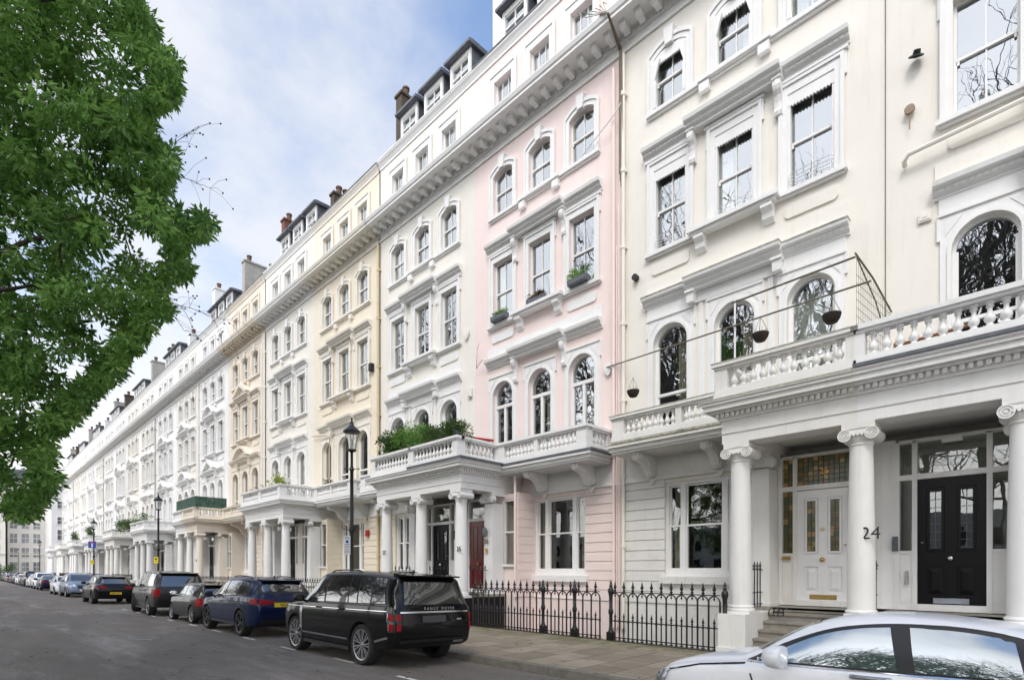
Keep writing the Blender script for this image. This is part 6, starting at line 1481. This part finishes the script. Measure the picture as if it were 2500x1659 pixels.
t = thing('wooden_bench', 'brown wooden bench behind the balusters of the right-hand porch', 'bench', (-1.9, 11.6, 5.3), 0)
b = MB(); b.box(-0.1, 1.0, 0.0, 0.4, 0.28, 0.32); link('seat', b.mesh('seat'), M_wood, t)
b = MB(); b.tube([(-0.1, 0.4, 0.55), (1.0, 0.4, 0.60)], 0.03, 6); b.tube([(-0.1, 0.4, 0.42), (1.0, 0.4, 0.44)], 0.02, 6); link('backrest', b.mesh('backrest'), M_wood, t)
for x in (-0.1, 0.98): b = MB(); b.tube([(x, 0, 0), (x, 0, 0.32)], 0.025, 6); b.tube([(x, 0.4, 0), (x, 0.4, 0.6)], 0.025, 6); b.tube([(x, 0, 0.32), (x+0.1, 0.2, 0.0)], 0.02, 6); link('frame', b.mesh('frame'), M_wood, t)
# pigeon on the porch corner
vs, fs = ball(0, 0, 0, 1.0, 12, 8); b = MB(); b.add([(x*0.15+(0.05 if z > 0.5 else 0), y*0.07, z*0.07+x*0.05) for x, y, z in vs], fs)
b.add([(x*0.035+0.14, y*0.032, z*0.04+0.10) for x, y, z in vs], fs); b.add([(-0.12, -0.03, 0), (-0.12, 0.03, 0), (-0.27, 0.035, -0.05), (-0.27, -0.035, -0.05), (-0.12, 0, 0.03)], [(0, 1, 2, 3), (0, 3, 4), (1, 4, 2), (4, 3, 2)]); b.add([(0.17, -0.01, 0.10), (0.17, 0.01, 0.10), (0.205, 0, 0.085)], [(0, 1, 2)])
for y in (-0.03, 0.03): b.tube([(0.02, y, -0.06), (0.02, y, -0.12)], 0.006, 4)
tag(link('pigeon', b.mesh('pigeon', False, 60), mat('pigeon_grey', (0.035, 0.04, 0.05), 0.7, noise=0.3, nscale=20), None, (-12.98, 10.80, 6.00), R(200)), 'dark pigeon perched on the corner of the pink porch balustrade', 'bird')
# ------------------------------------------------------------------ foliage
def leafmat(name, c1, c2, c3=None):
    m = bpy.data.materials.new(name); m.use_nodes = True; t = m.node_tree; b = t.nodes['Principled BSDF']
    geo = t.nodes.new('ShaderNodeNewGeometry'); at = t.nodes.new('ShaderNodeAttribute'); at.attribute_name = 'tone'
    n = t.nodes.new('ShaderNodeMix'); n.data_type = 'RGBA'; t.links.new(at.outputs['Fac'], n.inputs['Factor']); n.inputs['A'].default_value = c1+(1,); n.inputs['B'].default_value = c2+(1,)
    t.links.new(n.outputs['Result'], b.inputs['Base Color']); b.inputs['Roughness'].default_value = 0.45; b.inputs['Specular IOR Level'].default_value = 0.4
    tr = t.nodes.new('ShaderNodeBsdfTranslucent'); t.links.new(n.outputs['Result'], tr.inputs['Color'])
    mx_ = t.nodes.new('ShaderNodeMixShader'); mx_.inputs[0].default_value = 0.45; t.links.new(b.outputs[0], mx_.inputs[1]); t.links.new(tr.outputs[0], mx_.inputs[2])
    t.links.new(mx_.outputs[0], t.nodes['Material Output'].inputs[0]); return m
M_leaf = leafmat('ash_leaf', (0.028, 0.11, 0.014), (0.29, 0.50, 0.12)); M_leafdk = leafmat('evergreen_leaf', (0.015, 0.05, 0.010), (0.10, 0.18, 0.03)); M_leafy = leafmat('lime_leaf', (0.16, 0.25, 0.02), (0.38, 0.42, 0.06)); M_leafb = leafmat('brown_leaf', (0.08, 0.05, 0.02), (0.16, 0.12, 0.05)); M_bark = mat('bark', (0.07, 0.055, 0.04), 0.9, noise=0.5, nscale=12, bump=0.6, bscale=20)
def leaf_mesh(name, clumps, rq, size, per, flat=0.5, droop=0.3):
    """clumps: (center, radius). Each leaf is a folded pointed blade"""
    vs = []; fs = []; tone = []
    for c, rad in clumps:
        ct = rq.random()
        for k in range(per):
            while True:
                p = Vector((rq.uniform(-1, 1), rq.uniform(-1, 1), rq.uniform(-1, 1)))
                if p.length < 1: break
            base = Vector(c)+Vector((p.x*rad, p.y*rad, p.z*rad*0.75))
            d = (p*0.9+Vector((rq.gauss(0, 0.5), rq.gauss(0, 0.5), rq.gauss(0, 0.4)-droop))).normalized()
            sd = d.cross(Vector((rq.gauss(0, 1), rq.gauss(0, 1), rq.gauss(0, 1)))).normalized(); L = size*rq.uniform(0.7, 1.3); w = L*0.19
            up = d.cross(sd)*(w*0.5)
            i = len(vs); a = base; m1 = base+d*L*0.45; t = base+d*L
            vs += [tuple(a), tuple(m1+sd*w+up), tuple(t), tuple(m1-sd*w+up), tuple(m1)]
            fs += [(i, i+1, i+2, i+4), (i, i+4, i+2, i+3)]
            tt = min(1, max(0, ct*0.75+rq.random()*0.35)); tone += [tt]*2
    me = bpy.data.meshes.new(name); me.from_pydata(vs, [], fs)
    at = me.attributes.new('tone', 'FLOAT', 'FACE'); at.data.foreach_set('value', tone)
    return me
def limb(b, p, q, r0, r1, rq, sag=0.0, n=6):
    P_ = [Vector(p).lerp(Vector(q), i/n)+Vector((rq.gauss(0, 0.05), rq.gauss(0, 0.05), -sag*math.sin(math.pi*i/n)))*(1 if 0 < i < n else 0)*(Vector(q)-Vector(p)).length*0.35 for i in range(n+1)]
    b.tube([tuple(v) for v in P_], r0, 6, r1); return P_
# the leafy tree whose crown hangs in from the left
CA = math.atan2(1330, 1350)
FW = Vector((-math.sin(CA), math.cos(CA), 0)); RT = Vector((math.cos(CA), math.sin(CA), 0))
rq = random.Random(11)
crown_c = Vector((-19.0, -0.6, 9.2))
# crown silhouette as seen from the road (tangent of bearing, tangent of elevation)
OUT = [(-0.72, 1.30), (-0.680, 1.045), (-0.640, 1.005), (-0.655, 0.97), (-0.630, 0.965), (-0.598, 0.93), (-0.612, 0.865), (-0.650, 0.835), (-0.652, 0.79), (-0.605, 0.765), (-0.620, 0.70), (-0.640, 0.675), (-0.600, 0.665), (-0.535, 0.652), (-0.548, 0.618), (-0.590, 0.60), (-0.582, 0.555), (-0.590, 0.53), (-0.625, 0.525), (-0.628, 0.50), (-0.612, 0.475), (-0.650, 0.445), (-0.672, 0.42), (-0.702, 0.385), (-0.708, 0.36), (-0.745, 0.335), (-0.770, 0.30), (-0.800, 0.275), (-0.835, 0.245), (-0.838, 0.20), (-0.828, 0.165), (-0.850, 0.125), (-0.885, 0.082), (-0.925, 0.10), (-0.95, 0.15), (-1.3, 0.2), (-1.6, 0.5), (-1.6, 1.3)]
HOLES = [((-0.70, 0.90), 0.018, 0.010), ((-0.88, 0.90), 0.018, 0.012), ((-0.92, 0.62), 0.015, 0.012), ((-0.68, 0.46), 0.016, 0.01), ((-0.87, 0.30), 0.018, 0.013), ((-0.76, 0.44), 0.014, 0.011), ((-0.89, 0.52), 0.014, 0.010), ((-0.64, 0.72), 0.012, 0.008), ((-0.78, 0.76), 0.014, 0.009), ((-0.655, 0.585), 0.030, 0.022), ((-0.805, 0.375), 0.03, 0.02), ((-0.90, 0.19), 0.02, 0.015), ((-0.80, 0.69), 0.02, 0.012), ((-0.75, 0.96), 0.02, 0.01), ((-0.86, 0.42), 0.015, 0.012), ((-0.72, 0.60), 0.018, 0.013), ((-0.745, 0.565), 0.02, 0.012), ((-0.83, 0.80), 0.015, 0.01)]
def inpoly(x, y, poly):
    c = False; j = len(poly)-1
    for i in range(len(poly)):
        xi, yi = poly[i]; xj, yj = poly[j]
        if (yi > y) != (yj > y) and x < (xj-xi)*(y-yi)/(yj-yi)+xi: c = not c
        j = i
    return c
clumps = []; tries = 0
while len(clumps) < 1700 and tries < 300000:
    tries += 1
    u = rq.uniform(-1.25, -0.53); v = rq.uniform(0.07, 1.35); dep = rq.uniform(6.6, 9.6)
    if not inpoly(u+0.0, v, OUT): continue
    rad = rq.uniform(0.12, 0.24)
    # keep the clump inside the outline
    e_ = rad*rq.choice((0.45, 0.7, 0.9))/dep
    if not (inpoly(u+e_+0.012, v, OUT) and inpoly(u+e_*0.5, v-e_*0.8-0.004, OUT) and inpoly(u+e_*0.5, v+e_*0.8+0.004, OUT)): continue
    if any(((u-h[0][0])/(h[1]*1.15+e_*0.8))**2+((v-h[0][1])/(h[2]*1.15+e_*0.8))**2 < 1 for h in HOLES): continue
    if u < -1.0 and rq.random() < 0.5: continue
    clumps.append((Vector((0, 0, 1.75))+FW*dep+RT*(u*dep)+Vector((0, 0, v*dep)), rad))
small = []; tries = 0
while len(small) < 700 and tries < 400000:
    tries += 1
    u = rq.uniform(-0.98, -0.53); v = rq.uniform(0.06, 1.1); dep = rq.uniform(6.8, 9.0)
    if not inpoly(u, v, OUT) or inpoly(u+0.045, v, OUT) and inpoly(u+0.03, v-0.03, OUT): continue
    rad = rq.uniform(0.07, 0.14); e_ = rad*0.6/dep
    if not (inpoly(u+e_+0.006, v, OUT) and inpoly(u, v-e_, OUT) and inpoly(u, v+e_, OUT)): continue
    small.append((Vector((0, 0, 1.75))+FW*dep+RT*(u*dep)+Vector((0, 0, v*dep)), rad))
tree = thing('leafy_tree', 'leafy green tree whose crown fills the left side', 'tree', (-10.0, -2.6, 0.1))
TO = Vector((-10.0, -2.6, 0.1))
o = link('crown', leaf_mesh('crown', [(c-TO, r) for c, r in clumps], rq, 0.11, 46), M_leaf, tree); link('outer_sprays', leaf_mesh('outer_sprays', [(c-TO, r) for c, r in small], rq, 0.105, 24), M_leaf, tree)
b = MB(); limb(b, (0, 0, 0), (0.3, 0.2, 4.2), 0.34, 0.27, rq); heads = []
b2 = MB()
inner = [c for c in clumps if (c[0]-Vector((0, 0, 1.75))).dot(RT)/(c[0]-Vector((0, 0, 1.75))).dot(FW) < -0.78]
for k in range(9):
    c, r_ = inner[rq.randrange(len(inner))]; q = c-TO
    limb(b2, (0.3, 0.2, 3.2+k*0.45), tuple(q), 0.10, 0.015, rq, n=8)
for k in range(120):
    c, r_ = clumps[rq.randrange(len(clumps))]; c2, _ = min(((cc, rr) for cc, rr in rq.sample(clumps, 400)), key=lambda z: (z[0]-c).length if (z[0]-c).length > 0.3 else 99)
    limb(b2, tuple(c-TO), tuple(c2-TO), 0.014, 0.005, rq, n=4)
link('trunk', b.mesh('trunk', False, 60), M_bark, tree); link('branches', b2.mesh('branches', False, 60), M_bark, tree)
# bare twigs with seed balls reaching out of the crown
def twig(u, v, du, dv, dep, n):
    b = MB(); 
    def pt(a, b_): return Vector((0, 0, 1.75))+FW*dep+RT*(a*dep)+Vector((0, 0, b_*dep))-TO
    pts = [pt(u+du*i/6+rq.gauss(0, 0.0015), v+dv*i/6+rq.gauss(0, 0.0015)) for i in range(7)]
    b.tube([tuple(p) for p in pts], 0.007, 4, 0.003)
    for k in range(n):
        p = pts[rq.randrange(1, 7)]; q = p+RT*rq.gauss(0.18, 0.2)+Vector((0, 0, rq.gauss(-0.1, 0.2)))+FW*rq.gauss(0, 0.15)
        b.tube([tuple(p), tuple((p+q)/2+Vector((0, 0, 0.05))), tuple(q)], 0.0028, 3, 0.002); b.add(*ball(q.x, q.y, q.z, 0.015, 6, 4))
    link('seed_twig', b.mesh('seed_twig'), M_bark, tree)
twig(-0.66, 0.76, 0.085, 0.055, 9, 12); twig(-0.63, 0.73, 0.075, -0.03, 9, 10); twig(-0.65, 0.50, 0.12, -0.04, 9, 20); twig(-0.66, 0.50, 0.06, -0.06, 9, 12)
# shrubs, planters
def shrub(name, label, pts, size, per, m, seed, cat='shrub', stem=True, rad=(0.16, 0.26)):
    r_ = random.Random(seed); base = Vector(pts[0][0]) ; O = Vector((base.x, base.y, pts[0][2]))
    t = thing(name, label, cat, tuple(O))
    cl_ = [(Vector((x, y, z))-O, r_.uniform(*rad)) for (x, y, z), q, zb in pts]
    link('foliage', leaf_mesh('foliage', cl_, r_, size, per, droop=0.0), m, t)
    b = MB()
    for c, q in cl_[::2]: limb(b, (c.x*0.8, c.y*0.8, 0), tuple(c), 0.012, 0.006, r_, n=3)
    link('stems', b.mesh('stems'), M_bark, t)
def box_pts(s0, s1, P0, P1, z0, z1f, n, seed, zb=5.3):
    r_ = random.Random(seed); L = []
    for k in range(n):
        s = r_.uniform(s0, s1); z1 = z1f(s); L.append(((-s, r_.uniform(P0, P1), r_.uniform(z0, z1)), 0, zb))
    return L
shrub('evergreen_shrub', 'tall dark green bay shrub at the left end of the porch balcony planting', box_pts(16.5, 17.55, 10.9, 11.4, 5.6, lambda s: 6.75, 70, 1), 0.10, 75, M_leafdk, 1)
shrub('evergreen_shrub', 'broad mid green shrub in the middle of the porch balcony planting', box_pts(14.9, 16.6, 10.9, 11.4, 5.7, lambda s: 6.72, 80, 2), 0.09, 75, M_leaf, 2)
shrub('evergreen_shrub', 'variegated low hedge at the right of the porch balcony planting', box_pts(12.95, 15.0, 10.85, 11.3, 5.7, lambda s: 6.42, 80, 3), 0.08, 75, M_leafdk, 3)
shrub('potted_plant', 'yellow green leafy plant on the white ironwork of the far porch balcony', box_pts(26.4, 27.6, 10.9, 11.4, 5.7, lambda s: 6.45, 14, 4), 0.14, 30, M_leafy, 4, 'plant')
shrub('potted_plant', 'dry brown plants at the left of the ivory porch balcony', box_pts(28.6, 30.4, 10.9, 11.2, 5.7, lambda s: 6.02, 14, 5), 0.12, 26, M_leafb, 5, 'plant')
shrub('potted_plant', 'small dark plant on the beige house balcony', box_pts(24.9, 25.2, 12.6, 12.8, 5.7, lambda s: 6.2, 5, 6), 0.1, 40, M_leafb, 6, 'plant')
shrub('topiary', 'round green topiary on a far porch balcony, left of the blue sign', box_pts(82, 84, 10.9, 11.5, 5.9, lambda s: 7.0, 26, 7), 0.16, 30, M_leafdk, 7, 'plant')
shrub('topiary', 'round green topiary on the next far porch balcony', box_pts(94, 96, 10.9, 11.5, 5.9, lambda s: 6.9, 26, 8), 0.16, 30, M_leafdk, 8, 'plant')
shrub('evergreen_shrub', 'long olive hedge on the far porch balcony behind the lamp with the blue sign', box_pts(54.0, 66.0, 10.9, 11.4, 5.7, lambda s: 6.6, 90, 9), 0.14, 30, M_leafdk, 9)
# window boxes on the pink house
for lab, s, h_, m, sd in (('window box with a bushy green rosemary on the right pink window', 10.30, 0.45, M_leaf, 21), ('window box with brown heather on the middle pink window', 12.04, 0.16, M_leafb, 22), ('window box with small green plants on the left pink window', 13.78, 0.14, M_leaf, 23)):
    t = thing('window_box', lab, 'window box', (-s, 13.36, 10.56)); b = MB(); b.tbox(-0.36, 0.36, -0.10, 0.10, 0, 0.17, -0.01, -0.01); b.box(-0.32, 0.32, -0.115, -0.10, 0.03, 0.14); link('trough', b.mesh('trough'), M_lead, t)
    r_ = random.Random(sd); cl_ = [(Vector((r_.uniform(-0.3, 0.3), 0, 0.17+r_.uniform(0, h_)*0.7)), 0.11) for _ in range(12)]; link('foliage', leaf_mesh('foliage', cl_, r_, 0.08, 40, droop=-0.3), m, t)
# white ironwork and green netting on balconies
b = MB()
for k in range(5): b.tube([(0.25*k+0.12+0.12*math.cos(a/8*math.pi), 0, 0.12+0.16*math.sin(a/8*math.pi)) for a in range(9)], 0.02, 5)
b.tube([(0, 0, 0.12), (1.25, 0, 0.12)], 0.02, 5); b.tube([(0, 0, -0.5), (0, 0, 0.12)], 0.02, 5); b.tube([(1.25, 0, -0.5), (1.25, 0, 0.12)], 0.02, 5)
tag(link('iron_trellis', b.mesh('iron_trellis', False, 40), M_white, None, (-27.2, 11.2, 5.95)), 'white looped ironwork on the ivory porch balcony', 'trellis')
M_net = mat('green_netting', (0.05, 0.12, 0.085), 0.9, noise=0.6, nscale=14, bump=0.5)
def _holes(m):
    t = m.node_tree; b = t.nodes['Principled BSDF']; g = t.nodes.new('ShaderNodeNewGeometry'); n = t.nodes.new('ShaderNodeTexNoise'); n.inputs['Scale'].default_value = 9; n.inputs['Detail'].default_value = 8; n.inputs['Roughness'].default_value = 0.8
    t.links.new(g.outputs['Position'], n.inputs['Vector']); r = t.nodes.new('ShaderNodeMapRange'); r.inputs['From Min'].default_value = 0.62; r.inputs['From Max'].default_value = 0.48; r.inputs['To Min'].default_value = 0.35; t.links.new(n.outputs[0], r.inputs['Value']); t.links.new(r.outputs[0], b.inputs['Alpha'])
_holes(M_net)
t = thing('netting_screen', 'dark green netting screen over the porch balcony of the old cream house', 'screen', (-39.6, 10.8, 5.9))
b = MB(); b.box(-4.4, 0, 0, 0.04, 0, 0.72); link('front_net', b.mesh('front_net'), M_net, t)
b = MB(); b.box(-0.04, 0, 0.04, 1.9, 0, 0.72); link('side_net', b.mesh('side_net'), M_net, t)
# ------------------------------------------------------------------ far end of the street
M_farpane = glass_mat('far_end_glass', (0.1, 0.1, 0.1), 0.12, wav=0.02, trans=False, base=(0.16, 0.165, 0.17))
def far_block(name, label, x0, x1, y, z1, cols, floors, m, bay=None):
    t = thing(name, label, 'house', (0, 0, 0))
    b = MB(); b.box(x0, x1, y[0], y[1], -0.9, z1); b.box(x1-0.0, x1+0.35, y[0], y[1], z1-0.6, z1-0.2); b.box(x1, x1+0.2, y[0], y[1], 5.0, 5.25); link('wall', b.mesh('wall'), m, t)
    b = MB(); b.prism_xz([(x0, z1), (x1, z1), (x1-2, z1+2.2), (x0+2, z1+2.2)], y[0]+0.01, y[1]-0.01); link('roof', b.mesh('roof'), M_slate, t)
    for f in range(floors):
        z = 1.6+f*(z1-3.0)/floors
        for c in range(cols):
            yy = y[0]+(y[1]-y[0])*(c+0.5)/cols; w = 0.55; h = 1.9 if f < 3 else 1.3
            b = MB(); b.box(x1, x1+0.08, yy-w-0.12, yy+w+0.12, z-0.15, z+h+0.15); wv = link('window', b.mesh('window'), M_white, t)
            b = MB(); b.box(x1+0.08, x1+0.10, yy-w, yy+w, z, z+h); link('pane', b.mesh('pane'), M_farpane, wv)
            b = MB(); b.box(x1+0.10, x1+0.13, yy-w, yy+w, z+h/2-0.04, z+h/2+0.04); b.box(x1+0.10, x1+0.13, yy-0.03, yy+0.03, z, z+h); link('sash', b.mesh('sash'), M_white, wv)
    return t
far_block('corner_building', 'plain cream building closing the far end of the street', -176, -150, (6.9, 15.8), 20.5, 5, 6, M_cream)
far_block('corner_building', 'white stucco building with big sash windows at the left edge of the far end', -172, -146, (-14, 6.4), 19.0, 7, 5, M_ivory)
far_block('corner_building', 'white bay-fronted building beside the last porches', -160, -138, (12.6, 30), 18.5, 6, 5, M_white)
shrub('evergreen_shrub', 'reddish green hedge at the far left end of the street', [((-138+random.Random(k).uniform(-2, 2), random.Random(k+50).uniform(3.5, 7.0), random.Random(k+99).uniform(0.5, 2.6)), 0, 0.0) for k in range(60)], 0.3, 30, M_leafdk, 31, rad=(0.4, 0.7))
# ------------------------------------------------------------------ garden square behind the camera (mirrored in the windows)
def bare_tree(seed, h=25):
    r_ = random.Random(seed); b = MB()
    def grow(p, d, L, r, lev):
        n = 4; pts = [p]; q = p.copy(); dd = d.copy()
        for i in range(n):
            dd = (dd+Vector((r_.gauss(0, 0.16), r_.gauss(0, 0.16), r_.gauss(0.02, 0.10)))).normalized(); q = q+dd*(L/n); pts.append(q.copy())
        b.tube([tuple(v) for v in pts], r, 6 if lev < 2 else 3, r*0.6)
        if lev >= 6: return
        for k in range((7, 4, 4, 3, 3, 2)[lev]):
            i = r_.choice((1, 2, 3, 4, 4)) if lev else r_.choice((2, 3, 4, 4)); ax = Vector((r_.gauss(0, 1), r_.gauss(0, 1), r_.gauss(0, 0.45))).normalized()
            nd = (dd*0.7+ax*0.8+Vector((0, 0, 0.12))).normalized(); grow(pts[i], nd, L*r_.uniform(0.62, 0.82), r*0.56, lev+1)
    grow(Vector((0, 0, 0)), Vector((0, 0, 1)), h*0.30, 0.42, 0)
    return b.mesh('branches', False, 60)
M_plane = mat('pale_plane_bark', (0.20, 0.185, 0.15), 0.9, noise=0.5, nscale=3, bump=0.4, bscale=12)
bt = [bare_tree(40+k) for k in range(2)]
for i, x in enumerate(range(12, -92, -8)):
    t = thing('bare_tree', 'leafless plane tree in the garden square opposite', 'tree', (x+1.2*math.sin(i*7), -12.6-1.0*(i % 2), 0.1), i*1.3, 'bare trees in the garden square'); link('branches', bt[i % 2], M_plane, t); t.scale = (0.9, 0.9, 1.6+0.12*(i % 3))
for x, y in ((-4.5, -8.8), (5.5, -8.5)):
    t = thing('bare_tree', 'leafless plane tree in the garden square opposite', 'tree', (x, y, 0.1), x, 'bare trees in the garden square'); link('branches', bt[0], M_plane, t); t.scale = (0.8, 0.74, 1.3)
b = MB()
r_ = random.Random(77)
hp = leaf_mesh('garden_hedge', [(Vector((x_, r_.uniform(-17, -15), r_.uniform(0.3, 2.2+0.8*math.sin(x_*0.4)))), 1.0) for x_ in [r_.uniform(-95, 25) for _ in range(900)]], r_, 0.55, 18)
tag(link('garden_hedge', hp, M_leafdk), kind='stuff', label='long garden hedge on the far side of the road behind the viewer')
# terrace on the far side of the square
t = thing('square_terrace', 'pale terrace across the garden square, mirrored in the windows', 'houses', (0, -75, 0))
b = MB(); b.box(-190, 80, -12, 0, -0.9, 10); link('wall', b.mesh('wall'), M_ivory, t)
b = MB()
for i in range(66):
    for f in range(2): x = -186+4*i; b.box(x, x+1.3, 0, 0.08, 1.5+4*f, 3.9+4*f)
o = link('windows', b.mesh('windows'), M_darkroom, t); o['kind'] = 'stuff'
# fallen leaves
r_ = random.Random(9); vs = []; fs = []
for k in range(520):
    if k < 260: s = r_.uniform(2, 26); P = r_.gauss(6.0, 0.75)
    else: s = r_.uniform(3, 40); P = r_.uniform(0.6, 10.3)
    if 6.88 < P < 7.2: continue
    z = (0.124 if P >= 7.2 else road_z(P))+0.004; a = r_.uniform(0, 6.28); L = r_.uniform(0.02, 0.06); i = len(vs)
    vs += [(-s, P, z), (-s+L*math.cos(a)+0.3*L*math.sin(a), P+L*math.sin(a)-0.3*L*math.cos(a), z+r_.uniform(0.004, 0.02)), (-s+1.7*L*math.cos(a), P+1.7*L*math.sin(a), z), (-s+L*math.cos(a)-0.3*L*math.sin(a), P+L*math.sin(a)+0.3*L*math.cos(a), z+r_.uniform(0, 0.015))]
    fs.append((i, i+1, i+2, i+3))
me = bpy.data.meshes.new('fallen_leaves'); me.from_pydata(vs, [], fs); tag(link('fallen_leaves', me, mat('dry_leaf', (0.32, 0.20, 0.10), 0.8, noise=0.6, nscale=3)), kind='stuff', label='scattered dry leaves on the road and pavement')
